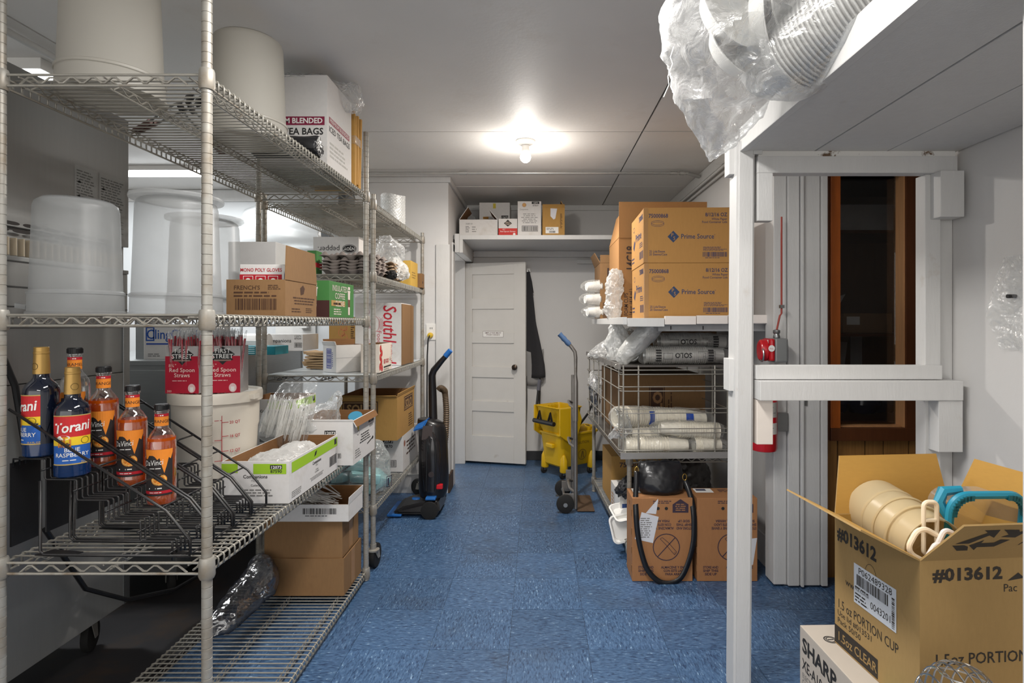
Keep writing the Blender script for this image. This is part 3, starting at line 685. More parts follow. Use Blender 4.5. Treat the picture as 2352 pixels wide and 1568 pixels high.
# ================================================================== APPLIANCES IN THE KITCHEN BEHIND
M_FRSIDE = mat('brushed_grey_appliance_side', (142, 142, 140), .4, metal=.35, var=.06, scale=6, stretch=(1, 14, 1), bump=.03, bscale=30)
fx = -1.6
fr = thing('steel_refrigerator', 'tall grey steel appliance side filling the left edge', 'refrigerator', (fx, 1.3, 0))
def pt(name, m, *bxs, **k): return part(name, m, fr, *bxs, **k)
pt('side_panel', M_FRSIDE, (-.7, 0, 0, .925, 1.545, 2.04)); pt('side_panel', M_FRSIDE, (-.7, 0, 0, .925, .165, 1.06))
pt('side_panel', M_FRSIDE, (-.7, -.004, 0, .925, 1.062, 1.452)); pt('louvre_band', M_FRSIDE, (-.7, -.02, 0, .925, 1.452, 1.545))
pt('corner_strip', M_STEEL, (-.03, .003, .895, .928, .165, 1.25)); pt('seam_strip', mat('dark_seam', (60, 60, 60), .5), (-.003, -.0005, 0, .92, 1.36, 1.364), (-.003, -.0005, 0, .92, 1.30, 1.303), (-.003, -.0005, 0, .92, 1.235, 1.238), bev=0)
f = plane((-.0, 0, 1.545), (0, 1, 0), (0, 0, 1)); dk = ink(52, 48, 46)
b = MB()
for r_, (z, o) in enumerate(((.035, 0), (.013, .04))):
    for k in range(11):
        y = .05 + k * .075 + o
        b.prism([(-.0003, y + .02 * math.cos(a) + (.012 if math.cos(a) > 0 else -.012), 1.55 + z - .03 + .0055 * math.sin(a)) for a in [2 * PI * q / 14 for q in range(14)]], (.0012, 0, 0))
b.build('slots', dk, fr)
b = MB()
for k in range(34): b.bx(-.022, -.001, .03 + k * .026, .034 + k * .026, 1.458, 1.512)
b.build('grille_fins', mat('beige_fins', (176, 162, 140), .5), fr, kind='stuff')
part('lower_lip', M_STEEL, fr, (-.02, .004, 0, .92, 1.44, 1.455))
f = plane((0, 0, 0), (0, 1, 0), (0, 0, 1)); lab = ink(146, 146, 143); tx = ink(96, 96, 94)
for (a, c, z0, z1, s) in ((.665, .765, 1.66, 1.80, 1), (.775, .905, 1.66, 1.80, 2), (.775, .905, 1.575, 1.655, 3)):
    f.rect(a, z0, c, z1, lab); f.fine(a + .008, z0 + .01, c - .008, z1 - .012, 12, tx, 1, s)
    for q in range(2): f.poly([(a + .012, z0 + .03 + q * .05), (a + .028, z0 + .03 + q * .05), (a + .02, z0 + .044 + q * .05)], tx, 1)
f.build('warning_stickers', fr)
for y in (.16, .845): caster(fr, -.10, y, .17, 1.9)
# hanging black cable in front of the appliance side
b = MB(); b.tube([(-1.585, 1.65, 1.20), (-1.585, 1.69, 1.14), (-1.58, 1.72, 1.06), (-1.58, 1.74, .95), (-1.575, 1.76, .80)], .009, 8); tag(b.build('hanging_cable', M_BLACKP, None, True), 'black cable hanging down the steel appliance side', 'cable')
b = MB(); b.tube([(-1.56, 1.80, .60), (-1.55, 1.95, .34), (-1.53, 2.12, .22), (-1.50, 2.35, .15), (-1.44, 2.6, .16), (-1.40, 2.85, .24)], .008, 8); tag(b.build('power_cable', M_BLACKP, None, True), 'black power cable looping low behind the lower wire shelf', 'cable')
# steel counter
ct = thing('steel_counter', 'stainless steel counter cabinet standing behind the shelving', 'counter', (-1.62, 2.55, 0))
part('body', M_STEEL, ct, (-.8, 0, 0, 1.37, .12, 1.075)); part('worktop', M_STEEL, ct, (-.8, .006, -.01, 1.38, 1.06, 1.083)); part('corner_post', M_STEEL, ct, (-.012, .003, 1.35, 1.375, .12, 1.075))
part('front_panel', M_STEEL, ct, (-.40, -.02, -.006, 0, .2, 1.04)); 
for x in (-.72, -.07):
    for y in (.08, 1.3): caster(ct, x, y, .145, 2.2)
# bright curved hood
hd = thing('curved_hood', 'glossy white curved hood against the kitchen wall', 'hood', (-1.84, 4.35, 1.72))
b = MB(); b.grid(lambda u, v: Vector((-.40 + .62 * u, -.22 * math.sin(v * PI / 2) + .24 * v * v - .03 * math.sin(u * PI), .40 * (1 - v) + .06 * math.sin(u * PI) * (1 - v))), 20, 14)
o = b.build('shell', mat('glossy_white_metal', (220, 222, 222), .18, metal=.35, var=.02), hd, True); sm = o.modifiers.new('thick', 'SOLIDIFY'); sm.thickness = .012
part('lip', M_STEEL, hd, (-.41, .23, -.02, .20, -.012, .0)); part('column', mat('grey_column', (150, 152, 154), .4, metal=.4), hd, (.235, .31, .02, .18, -.1, .58))
part('soffit', mat('grey_soffit', (160, 162, 162), .5), hd, (.31, .58, .02, .2, -.02, .08))
# kitchen lights: tube fixture and square fixture
tb = thing('tube_light', 'long glowing tube light on the kitchen ceiling', 'light', (-2.95, 3.95, CEIL))
part('housing', M_WPLAS, tb, (-.65, .65, -.07, .07, -.03, 0)); b = MB(); b.rod((-.63, -.02, -.045), (.63, -.02, -.045), .019, 14); b.build('tube', glow('tube_glow', (.95, .98, 1), 5.0), tb, True)
sq = thing('square_ceiling_light', 'small glowing square ceiling light over the steel appliance', 'light', (-2.12, 2.36, CEIL))
part('housing', M_WPLAS, sq, (-.11, .11, -.06, .06, -.045, 0)); part('diffuser', glow('square_glow', (.97, .99, 1), 3.0), sq, (-.1, .1, -.05, .05, -.053, -.045))
# ================================================================== THINGS ON THE COUNTER
def fbox(name, label, px0, px1, py1, d, dep, z0, h=None, py0=None, **k):
    """carton whose front face spans px0..px1 at depth d; returns root and sizes"""
    x0, x1 = wx(px0, d), wx(px1, d); hh = h or (wz(py0, d) - z0)
    return carton(name, label, x1 - x0, dep, hh, ((x0 + x1) / 2, d + dep / 2, z0), **k), x1 - x0, hh
CZ = 1.083
t, w, h = fbox('cling_film_carton', 'white carton with blue lettering on the counter behind the straw boxes', 330, 470, 0, 2.62, .22, CZ, h=.162, m=M_WBOX)
f = front(w, .22); f.text('ClingClassic', .012, .095, .062, ink(34, 80, 160), bold=.012, width=w * .92); f.frame(.01, .085, .05, .15, .006, ink(34, 80, 160)); f.rect(.012, .068, .17, .075, ink(40, 74, 160)); f.ring(.13, .032, .024, .003, ink(60, 90, 160), ry=.016); f.text('C2-CSP', .13, .027, .012, ink(60, 90, 160), 'CENTER'); f.fine(.02, .012, .09, .03, 2, K_GRY); f.build('printed_lettering', t)
st = thing('steel_canister', 'square dull steel container beside the cling film carton', 'container', (wx(318, 2.64), 2.72, CZ)); part('body', M_STEEL, st, (-.035, .035, -.05, .05, 0, .20)); part('lid', M_STEEL, st, (-.038, .038, -.053, .053, .2, .212))
t, w, h = fbox('teal_film_box', 'flat teal box lying on the steel counter', 528, 632, 0, 3.0, .16, CZ, h=.045, m=mat('teal_card', (20, 122, 134), .5, var=.05))
f = front(w, .16)
for k in range(4): f.rect(.0, .006 + k * .010, w * .55, .010 + k * .010, ink(190, 220, 222))
f.build('printed_stripes', t)
t, w, h = fbox('foil_carton', 'white aluminium foil carton on the far end of the steel counter', 596, 692, 0, 3.42, .28, CZ, h=.10, m=M_WBOX, rz=.05)
f = front(w, .28); f.text('Companions', .03, .052, .03, K_BLK, bold=.01); f.poly([(.006, .045), (.022, .06), (.026, .075), (.01, .07)], ink(110, 84, 40)); f.text('Aluminum Foil Roll', .02, .024, .018, K_GRY); f.text('12073\n87034', w - .05, .083, .016, K_BLK); f.frame(w - .05, .02, w - .006, .05, .002, K_BLK); f.bars(w - .045, .024, w - .01, .046, K_BLK); f.build('printed_lettering', t)
b = MB(); b.lathe([(.015, -.2), (.05, -.2), (.052, -.19), (.052, .19), (.05, .2), (.015, .2)], 24, Matrix.Translation((wx(540, 3.36), 3.36, CZ + .055)) @ Matrix.Rotation(PI / 2, 4, 'Y')); tag(b.build('paper_roll', M_WPLAS, None, True), 'big white roll lying behind the teal box', 'roll')
t, w, h = fbox('white_wrap_carton', 'low white carton between teal box and white roll', 520, 600, 0, 3.18, .08, CZ, h=.07, m=M_WBOX)
# electrical box on the kitchen wall
eb = thing('wall_junction_box', 'grey electrical box with conduit stubs on the kitchen wall', 'electrical box', (-1.95, 4.59, 1.16)); part('cover', M_WPLAS, eb, (-.16, .16, -.012, 0, -.03, .24)); part('plug', M_WPLAS, eb, (.05, .11, -.06, -.012, .05, .12))
# ================================================================== LEFT SHELVING: TUBS
M_TUBC = milky('clear_frosted_tub', (198, 200, 200), .56, .3)
M_TUBW = milky('cream_frosted_tub', (198, 194, 185), .06, .4)
def tub(label, x, y, z, r, h, m, flange=False, tab=None):
    t = thing('plastic_tub', label, 'tub', (x, y, z), 0, 'upturned plastic tubs'); b = MB(); rt = r * .86
    pr = [(r * 1.04, 0), (r * 1.04, .006), (r * 1.0, .008), (r * .99, .055), (r * .965, .06), (rt + .004, h - .02), (rt, h - .006), (rt - .008, h), (rt - .012, h), (rt - .016, h - .006), (.001, h - .006)]
    b.lathe(pr, 48, cap0=False); o = b.build('shell', m, t, True)
    if flange: b = MB(); b.lathe([(rt - .02, h - .004), (r * 1.02, h + .001), (r * 1.03, h + .006), (r * 1.02, h + .012), (r * .9, h + .014), (r * .88, h + .009), (.001, h + .007)], 48, cap0=False); b.build('lid', m, t, True)
    b = MB(); b.lathe([(r * 1.0, .052), (r * 1.015, .054), (r * 1.015, .060), (r * .97, .064)], 48, cap0=False, cap1=False); b.build('skirt_rim', m, t, True)
    b = MB(); b.lathe([(rt - .03, h - .003), (rt - .012, h + .0035), (rt - .02, h + .004), (rt - .032, h + .001)], 48, cap0=False, cap1=False); b.build('base_ring', m, t, True)
    if tab is not None:
        b = MB(); b.prism([(r * .98, -.03, .012), (r * 1.22, -.022, .016), (r * 1.26, 0, .02), (r * 1.22, .022, .016), (r * .98, .03, .012)], (0, 0, .012)); b.bm.transform(Matrix.Rotation(tab, 4, 'Z')); b.build('handle', m, t, True)
    return t
tub('big cream tub upturned on the top wire shelf, left of the grooved post', -1.2, 1.605, 1.882, .128, .36, M_TUBW)
tub('cream tub upturned on the top wire shelf, between post and tea bag carton', -1.005, 1.975, 1.882, .125, .345, M_TUBW)
tub('frosted clear tub upturned at the front left of the middle shelf', -1.278, 1.58, 1.275, .107, .31, M_TUBC, tab=3.5)
tub('frosted clear tub with a broad lid on top, directly left of the grooved post', -1.098, 1.735, 1.275, .122, .345, M_TUBC, flange=True)
tub('frosted clear tub with a lid just right of the grooved post, beside the gloves carton', -1.18, 2.02, 1.275, .120, .335, M_TUBC, flange=True)
def tongs(label, a, c, z):
    a, c = Vector((*a, z)), Vector((*c, z)); t = thing('tongs', label, 'tongs', a); d = c - a; n = Vector((-d.y, d.x, 0)).normalized(); L = d.length; d.normalize()
    for s in (-1, 1):
        b = MB(); b.tube([n * s * .004 + Vector((0, 0, .006)), d * L * .35 + n * s * .012 + Vector((0, 0, .008)), d * L * .75 + n * s * .02 + Vector((0, 0, .012)), d * L * .9 + n * s * .014 + Vector((0, 0, .012))], .0035, 6); b.build('arm', M_STEEL, t, True)
        b = MB(); b.tube([d * .0 + n * s * .006 + Vector((0, 0, .007)), d * .14 + n * s * .009 + Vector((0, 0, .009))], .008, 8); b.build('handle', mat('red_brown_grip', (96, 52, 44), .5), t, True)
        b = MB(); b.lathe([(.002, 0), (.013, .008), (.016, .03), (.010, .05), (.002, .055)], 12, Matrix.Translation(d * L * .88 + n * s * .014 + Vector((0, 0, .012))) @ d.to_track_quat('Z', 'Y').to_matrix().to_4x4(), sx=.45); b.build('tip', M_BLACKP, t, True)
tongs('tongs with red-brown grips, the pair lying nearer the left end of the top shelf', (-1.34, 1.90), (-.97, 1.63), 1.884)
tongs('tongs with red-brown grips, the pair lying behind the second cream tub', (-1.20, 2.16), (-1.06, 1.70), 1.892)
rl = thing('bin_liner_roll', 'roll of black bin liners on the top shelf before the tea bag carton', 'roll', (-.96, 2.18, 1.925))
b = MB()
b.lathe([(.012, -.13), (.034, -.13), (.041, -.12), (.040, .115), (.036, .125), (.012, .12)], 22, Matrix.Rotation(PI / 2, 4, 'Y')); crumple(b, .003, 30, 3); b.build('wound_film', mat('black_bin_film', (34, 34, 36), .3, bump=.3, bscale=60), rl, True)
b = MB(); b.grid(lambda u, v: Vector((-.12 + .25 * u, -.03 - .03 * v * v, -.028 - .008 * v + .004 * math.sin(9 * u))), 14, 4); b.build('loose_flap', MATS['black_bin_film'], rl, True)
# tea bag carton
t = carton('tea_bag_carton', 'tall white tea bag carton on the top shelf behind the bin liner roll', .27, .30, .375, (-.99, 2.46, 1.882), m=M_WBOX, openup=True)
MAR = ink(128, 30, 62)
f = front(.27, .30); f.rect(0, .172, .26, .207, MAR); f.text('PREMIUM BLENDED', .252, .180, .030, K_WHT, 'RIGHT', 1, bold=.025, width=.25); f.text('ICED TEA BAGS', .255, .134, .038, K_BLK, 'RIGHT', 1, bold=.02, width=.25); f.fine(.02, .03, .2, .07, 2, K_GRY); f.build('printed_lettering', t)
f = right(.27, .30); f.rect(.02, .19, .27, .215, ink(160, 90, 100)); f.text('PREMIUM BLENDED', .03, .196, .022, K_WHT, 'LEFT', 1, width=.23); f.text('ICED TEA BAGS', .02, .155, .034, K_BLK, 'LEFT', 1, width=.25); f.fine(.03, .05, .25, .12, 4, ink(180, 178, 172)); f.build('printed_lettering', t)
b = loft(refine([((-.99, 2.42, 2.25), (.10, 0, 0), (0, .12, 0)), ((-.95, 2.48, 2.29), (.09, 0, 0), (0, .11, 0)), ((-.86, 2.52, 2.28), (.05, 0, .03), (0, .07, .03)), ((-.83, 2.56, 2.23), (.045, 0, .02), (0, .05, .03)), ((-.81, 2.6, 2.215), (.012, 0, .02), (0, .015, .02))], 16), 24); crumple(b, .012, 14, 2)
tag(b.build('clear_plastic_bag', M_FILM, None, True), 'clear plastic bag spilling from the top of the tea bag carton', 'bag')
b0 = thing('brown_paper_bundle', 'upright bundle of yellow-brown paper sheets behind the tea bag carton', 'paper bundle', (-.95, 2.63, 1.882))
for k in range(5): b = MB(); b.box((.0 + R_.uniform(-.004, .004), .012 + .018 * k, .175 - .004 * (k % 2)), (.21, .014, .35 - .02 * (k % 3)), Matrix.Rotation(R_.uniform(-.02, .02), 3, 'Y')); b.build('sheet', mat('yellow_brown_paper', (192, 146, 76), .8, var=.1), b0)
part('tape_band', M_FILM, b0, (-.108, .108, -.0, .10, .2, .235), bev=0)
# ---- middle shelf cartons
ZM = 1.275
t = carton('mustard_carton', 'open brown carton with one raised flap holding the glove box', .198, .27, .122, (-.949, 2.05, ZM), openup=True, flaps=(('r', 2, .115, .0, .03),))
f = front(.198, .27); f.text("FRENCH'S", .025, .088, .020, K_BRN, bold=.005); f.fine(.025, .062, .185, .085, 2, K_BRN); f.bars(.03, .02, .17, .058, K_BRN, 0, 4); f.fine(.14, .088, .185, .106, 3, K_BRN); f.build('printed_lettering', t)
f = right(.198, .27); f.poly([(.125, .075), (.15, .08), (.16, .1), (.145, .112), (.12, .1)], K_BRN); f.fine(.06, .04, .25, .07, 3, K_BRN, 0, 2, True); f.fine(.05, .012, .14, .03, 2, K_BRN); f.fine(.17, .012, .24, .032, 3, K_BRN); f.build('printed_lettering', t)
t = carton('glove_box', 'white and red box of poly gloves inside the brown carton', .18, .12, .172, (-.950, 2.045, ZM + .008), m=M_WBOX, rz=.03)
f = plane((-.09 - .040, -.06, 0), (1, 0, 0), (0, 0, 1)); f.rect(.04, .095, .185, .137, K_RED); f.text('MONO POLY GLOVES', .042, .147, .017, K_RED, 'LEFT', 1, bold=.012, width=.142); f.fine(.05, .075, .17, .088, 1, K_RED)
for k in range(3):
    u = .052 + k * .043; f.frame(u, .1, u + .034, .132, .0016, K_WHT, 1); f.disc(u + .017, .115, .009, K_WHT, 1); f.rect(u + .008, .106, u + .026, .112, K_WHT, 1)
f.poly([(.188, .08), (.219, .076), (.217, .165), (.186, .17)], K_WHT, 1); gl_ = ink(70, 90, 120)
f.poly([(.198, .09), (.212, .088), (.216, .12), (.210, .125), (.208, .155), (.204, .125), (.201, .157), (.198, .125), (.193, .15), (.193, .118)], gl_, 2); f.build('printed_lettering', t)
carton('plain_white_carton', 'plain grey-white carton standing behind the glove box', .19, .14, .30, (-1.14, 2.34, ZM), m=mat('grey_white_board', (190, 188, 186), .8, var=.06))
t = carton('coffee_sleeve_box', 'green box of insulated coffee sleeves on the middle shelf', .20, .31, .152, (-.962, 2.51, ZM), m=mat('green_card', (66, 124, 62), .6, var=.07))
cw = ink(218, 206, 196); cb = ink(106, 64, 48); tanc = ink(176, 140, 80)
def cup(f, u, v, s):
    f.poly([(u + .004 * s, v), (u + .022 * s, v), (u + .026 * s, v + .085 * s), (u, v + .085 * s)], cw, 1); f.poly([(u + .003 * s, v + .03 * s), (u + .0235 * s, v + .03 * s), (u + .0245 * s, v + .058 * s), (u + .0018 * s, v + .058 * s)], cb, 2); f.rect(u - .002 * s, v + .085 * s, u + .028 * s, v + .092 * s, cw, 1); f.rect(u + .001 * s, v + .095 * s, u + .025 * s, v + .106 * s, cw, 1)
f = right(.20, .31); f.text('INSULATED\nCOFFEE\nSLEEVE', .125, .112, .036, cw, 'CENTER', 1, bold=.004); f.rect(.02, .048, .19, .072, tanc); f.fine(.045, .050, .165, .069, 1, ink(60, 40, 20), 1); f.fine(.05, .01, .16, .04, 3, cw); cup(f, .225, .012, 1.2); f.build('printed_lettering', t)
f = front(.20, .31); f.rect(.0, 0, .2, .07, ink(66, 34, 30)); cup(f, .12, .02, 1.15); f.build('printed_lettering', t)
# ================================================================== SYRUP RACK AND BOTTLES
X0, Y0, ZT, RUN, DROP, CW = -1.352, 1.455, .900, .082, .053, .105
rk = thing('bottle_rack', 'black wire stepped syrup bottle rack on the lower shelf', 'rack', (0, 0, 0))
def steps():
    P = [(X0, 0, ZT - .02), (X0, 0, ZT)]
    for i in range(5):
        xa, z = X0 + RUN * i, ZT - DROP * i
        P += [(xa + RUN - .004, 0, z), (xa + RUN, 0, z - .004), (xa + RUN, 0, z - DROP + .004)]
        if i < 4: P.append((xa + RUN + .004, 0, z - DROP))
    return P
b = MB(); b.tube(steps(), .0026, 6); sme = b.build('step_wire', M_BLACKW, smooth='all', mesh_only=True)
b = MB(); b.tube([(X0, 0, ZT + .13), (X0 + RUN * 4.9, 0, ZT + .13 - DROP * 4.9), (X0 + RUN * 5.6, 0, .70), (X0 + RUN * 5.65, 0, .695), (X0 + RUN * 5.65, 0, .658)], .0036, 7); gme = b.build('guard_rod', M_BLACKW, smooth='all', mesh_only=True)
b = MB(); b.tube([(X0 + .08, 0, ZT - DROP), (X0 + .08, 0, .668), (X0 + .09, 0, .658), (X0 + RUN * 5.65, 0, .654)], .0036, 7); fme = b.build('base_rod', M_BLACKW, smooth='all', mesh_only=True)
b = MB(); b.rod((0, 0, 0), (0, CW - .012, 0), .0026, 6); cme = b.build('cross_rod', M_BLACKW, smooth='all', mesh_only=True)
b = MB(); b.bx(0, .004, .006, CW - .012, 0, .215); pme = b.build('back_panel', M_BLACKP, mesh_only=True)
for c in range(4):
    y = Y0 + c * CW
    for k in range(5): put('step_wire', sme, rk, loc=(0, y + .012 + k * .0175, 0))
    for yy in (y, y + CW - .012): put('guard_rod', gme, rk, loc=(0, yy, 0)); put('base_rod', fme, rk, loc=(0, yy, 0))
    put('back_panel', pme, rk, loc=(X0 - .004, y, .675))
    for i in range(5):
        put('cross_rod', cme, rk, loc=(X0 + RUN * (i + 1), y, ZT - DROP * (i + .5) - .0)); put('cross_rod', cme, rk, loc=(X0 + RUN * (i + .75), y, ZT + .13 - DROP * (i + .75)))
    put('cross_rod', cme, rk, loc=(X0 + RUN * 5.65, y, .66))
for x, y in ((-1.30, 1.47), (-1.02, 1.47), (-1.28, 1.66), (-1.0, 1.66)): b = MB(); b.prism([(x, y, .6495), (x + .09, y - .01, .6495), (x + .11, y + .02, .6495), (x + .02, y + .035, .6495)], (0, 0, .003)); b.build('foot_plate', M_BLACKW, rk)
def glassy(name, col, deep):
    """coloured syrup: lets light through and scatters some of it"""
    m = bpy.data.materials.new(name); t, n, l, b = nodes_of(m); o = n['Material Output']
    b.inputs['Base Color'].default_value = rgb(*col); b.inputs['Roughness'].default_value = .08; b.inputs['Coat Weight'].default_value = .6
    tl = n.new('ShaderNodeBsdfTranslucent'); tl.inputs[0].default_value = rgb(*col); tr = n.new('ShaderNodeBsdfTransparent'); tr.inputs[0].default_value = rgb(*deep)
    m1 = n.new('ShaderNodeMixShader'); m1.inputs[0].default_value = .5; l.new(b.outputs[0], m1.inputs[1]); l.new(tl.outputs[0], m1.inputs[2])
    m2 = n.new('ShaderNodeMixShader'); m2.inputs[0].default_value = .45; l.new(m1.outputs[0], m2.inputs[1]); l.new(tr.outputs[0], m2.inputs[2]); l.new(m2.outputs[0], o.inputs[0])
    return m
M_NAVY = mat('dark_blue_bottle_glass', (12, 18, 34), .07, var=.1, spec=.7, coat=.5)
M_NAVYB = mat('blue_bottle_base', (24, 58, 110), .06, var=.1, spec=.7, trans=.45)
M_GOLD = mat('gold_foil', (170, 136, 76), .38, metal=.6, var=.06, bump=.05, bscale=120)
M_SYR = glassy('orange_syrup', (246, 126, 26), (250, 150, 60)); M_SYRB = glassy('caramel_syrup', (150, 88, 26), (170, 110, 50))
M_PET = film('clear_bottle_plastic', (220, 220, 220), clear=.9, rough=.05, crinkle=.05, milky=.1)
K_TRED = ink(190, 36, 40); K_TBL = ink(34, 90, 170); K_YEL = ink(226, 190, 40); K_ORG = ink(228, 134, 40); K_DK = ink(40, 34, 34)
def wine_bottle(label, x, y, z, a0):
    t = thing('syrup_bottle', label, 'bottle', (x, y, z), 0, 'blue raspberry syrup bottles')
    b = MB(); b.lathe([(.034, 0), (.039, .004), (.0395, .034)], 28, cap1=False); b.build('base', M_NAVYB, t, True)
    b = MB(); b.lathe([(.0395, .034), (.0395, .166), (.038, .176), (.032, .188), (.022, .197), (.0175, .205), (.0165, .225)], 28, cap0=False, cap1=False); b.build('body', M_NAVY, t, True)
    b = MB(); b.lathe([(.0185, .214), (.0185, .2145), (.0165, .266), (.0175, .267), (.0175, .271), (.0165, .272), (.0165, .283), (.015, .2845), (.001, .2845)], 24); b.build('foil_cap', M_GOLD, t, True)
    f = cylf(.0395, .034, a0); n = 14
    f.rect(-.046, 0, .046, .128, K_TBL, 0, n); f.rect(-.046, .072, .046, .126, K_TRED, 1, n); f.rect(-.046, .05, .046, .072, K_YEL, 1, n); f.rect(-.046, .0, .046, .003, ink(190, 160, 90), 1, n); f.rect(-.046, .1255, .046, .128, ink(190, 160, 90), 2, n)
    f.text('Torani', -.040, .082, .036, K_WHT, 'LEFT', 3, bold=.02, shear=.25, width=.078, rot=.10)
    f.text('BLUE\nRASPBERRY', 0, .034, .0145, K_WHT, 'CENTER', 2, bold=.01); f.fine(-.02, .010, .02, .015, 1, K_WHT, 2); f.text('25.4 FL OZ', .018, .004, .006, K_YEL, 'LEFT', 2)
    br = ink(150, 86, 36)
    for k in range(5): f.rect(-.03 + k * .006, .046, -.026 + k * .006, .058 + (k % 3) * .008, br if k % 2 else ink(200, 120, 40), 2)
    f.disc(-.018, .071, .014, K_WHT, 2, ry=.006); f.ring(.028, .061, .010, .0012, ink(70, 60, 20), 2, ry=.009); f.build('label', t)
    f = cylf(.0178, .228, a0 + .3); f.ring(0, .006, .009, .0012, ink(90, 70, 30)); f.build('foil_stamp', t)
    return t
def pet_bottle(label, x, y, z, a0, syr, name, lvl=.185):
    t = thing('syrup_bottle', label, 'bottle', (x, y, z), 0, 'orange-labelled syrup bottles')
    pr = [(.030, 0), (.035, .003), (.037, .012), (.0365, .02), (.036, .15), (.0355, .17), (.032, .188), (.024, .202), (.0175, .210), (.0165, .216), (.0165, .255), (.0185, .257), (.0185, .26), (.015, .262)]
    b = MB(); b.lathe(pr, 28); b.build('shell', M_PET, t, True)
    pin = [(r - .0015, zz) for r, zz in pr if zz < lvl] ; pin[0] = (pin[0][0], .002); pin.append((.0342, lvl))
    b = MB(); b.lathe(pin, 28); b.build('syrup', syr, t, True)
    b = MB(); b.lathe([(.0165, .262), (.0178, .2625), (.0178, .2755), (.0165, .278), (.001, .278)], 24)
    for k in range(20): a = 2 * PI * k / 20; b.box((.0178 * math.cos(a), .0178 * math.sin(a), .269), (.0018, .0018, .012), Matrix.Rotation(a, 3, 'Z'))
    b.build('cap', M_BLACKP, t, False)
    f = cylf(.0168, .218, a0); f.rect(-.026, 0, .026, .026, K_ORG, 0, 12); f.rect(-.026, .026, .026, .034, K_RED, 0, 12); f.text(name, .0, .009, .012, K_DK, 'CENTER', 1); f.fine(-.018, .027, .018, .033, 1, K_WHT, 1); f.build('neck_label', t)
    f = cylf(.0365, .028, a0); f.rect(-.038, 0, .038, .12, K_DK, 0, 12); f.rect(-.038, .006, .038, .014, K_RED, 1, 12)
    n = 14; P = [(-.038 + .076 * i / n, .122 - (0 if i in (0, n) else .010) - .012 * max(0, math.sin(i * 1.1)) - (.05 if i == 10 else .03 if i in (9, 11) else 0)) for i in range(n + 1)]
    for i in range(n): f.poly([P[i], P[i + 1], (P[i + 1][0], .128), (P[i][0], .128)], K_ORG, 1)
    f.text('DaVinci', -.036, .083, .021, K_WHT, 'LEFT', 2, shear=.2, width=.05, rot=.08); f.fine(-.02, .074, .02, .079, 1, K_WHT, 2)
    for r, m, L in ((.019, ink(240, 150, 50), 1), (.0165, ink(246, 206, 120), 2), (.014, ink(238, 140, 40), 3)): f.disc(.004, .045, r, m, L, ry=r * .85)
    for k in range(6): a = k * PI / 3; f.line((.004, .045), (.004 + .014 * math.cos(a), .045 + .012 * math.sin(a)), .001, ink(246, 206, 120), 4)
    f.fine(-.022, .018, .022, .025, 1, K_WHT, 1); f.fine(-.02, .008, .02, .012, 1, K_WHT, 2); f.build('label', t)
    return t
wine_bottle('dark blue raspberry syrup bottle on the top step, gold cap, label turned aside', X0 + .042, Y0 + .047, ZT + .003, -.5)
wine_bottle('dark blue raspberry syrup bottle on the second step, label facing out', X0 + .124, Y0 + .047, ZT - DROP + .003, .66)
yb = Y0 + CW + .047
pet_bottle('amber caramel syrup bottle half full, hidden behind the blue bottles', X0 + .045, yb, ZT + .003, .3, M_SYRB, 'CARAMEL', .13)
pet_bottle('orange syrup bottle, highest of the three bright orange ones', X0 + .126, yb, ZT - DROP + .003, .32, M_SYR, 'ORANGE')
pet_bottle('orange syrup bottle, middle of the three bright orange ones', X0 + .208, yb, ZT - 2 * DROP + .003, .28, M_SYR, 'ORANGE')
pet_bottle('orange syrup bottle, lowest of the three, nearest the grooved post', X0 + .290, yb, ZT - 3 * DROP + .003, .30, M_SYR, 'ORANGE')
# ---- measuring bucket and straw boxes
bk = thing('food_bucket', 'cream white measuring bucket with red gauge marks and lid', 'bucket', (-1.205, 2.135, .649)); rb, hb = .146, .335
M_BKT = mat('cream_bucket_plastic', (218, 210, 196), .45, var=.03, scale=10, dirt=(190, 172, 146), dirt_scale=5, dirt_lo=.6, dirt_hi=.85)
b = MB(); b.lathe([(rb * .88, 0), (rb * .9, .006), (rb * .955, .21), (rb * .985, .225), (rb, hb)], 44); b.build('body', M_BKT, bk, True)
b = MB(); b.lathe([(rb * 1.0, hb - .022), (rb * 1.07, hb - .022), (rb * 1.075, hb + .008), (rb * 1.06, hb + .016), (rb * .97, hb + .016), (rb * .94, hb + .008), (.001, hb + .008)], 44, cap0=False); b.build('lid', M_BKT, bk, True)
b = MB(); b.box((rb * 1.08, -.03, hb - .004), (.02, .04, .02), None, .004); b.build('lid_tab', M_BKT, bk)
f = cylf(rb * .985, 0, .62); rd = ink(170, 44, 52)
f.rect(-.0, .06, .0022, .29, rd)
for v, l in ((.255, '20 L'), (.185, '15 L'), (.112, '10 L')): f.rect(-.022, v, 0, v + .0022, rd, 0, 2); f.text(l, -.026, v - .006, .016, rd, 'RIGHT', bold=.015)
for v, l in ((.283, '22 QT'), (.247, '20 QT'), (.198, '16 QT'), (.145, '12 QT'), (.092, '8 QT')): f.rect(.002, v, .022, v + .0022, rd, 0, 2); f.text(l, .025, v - .005, .014, rd, 'LEFT', bold=.015)
f.build('gauge_marks', bk)
M_STR = mat('red_straw', (168, 14, 40), .35, var=.1); K_SRED = ink(176, 18, 48)
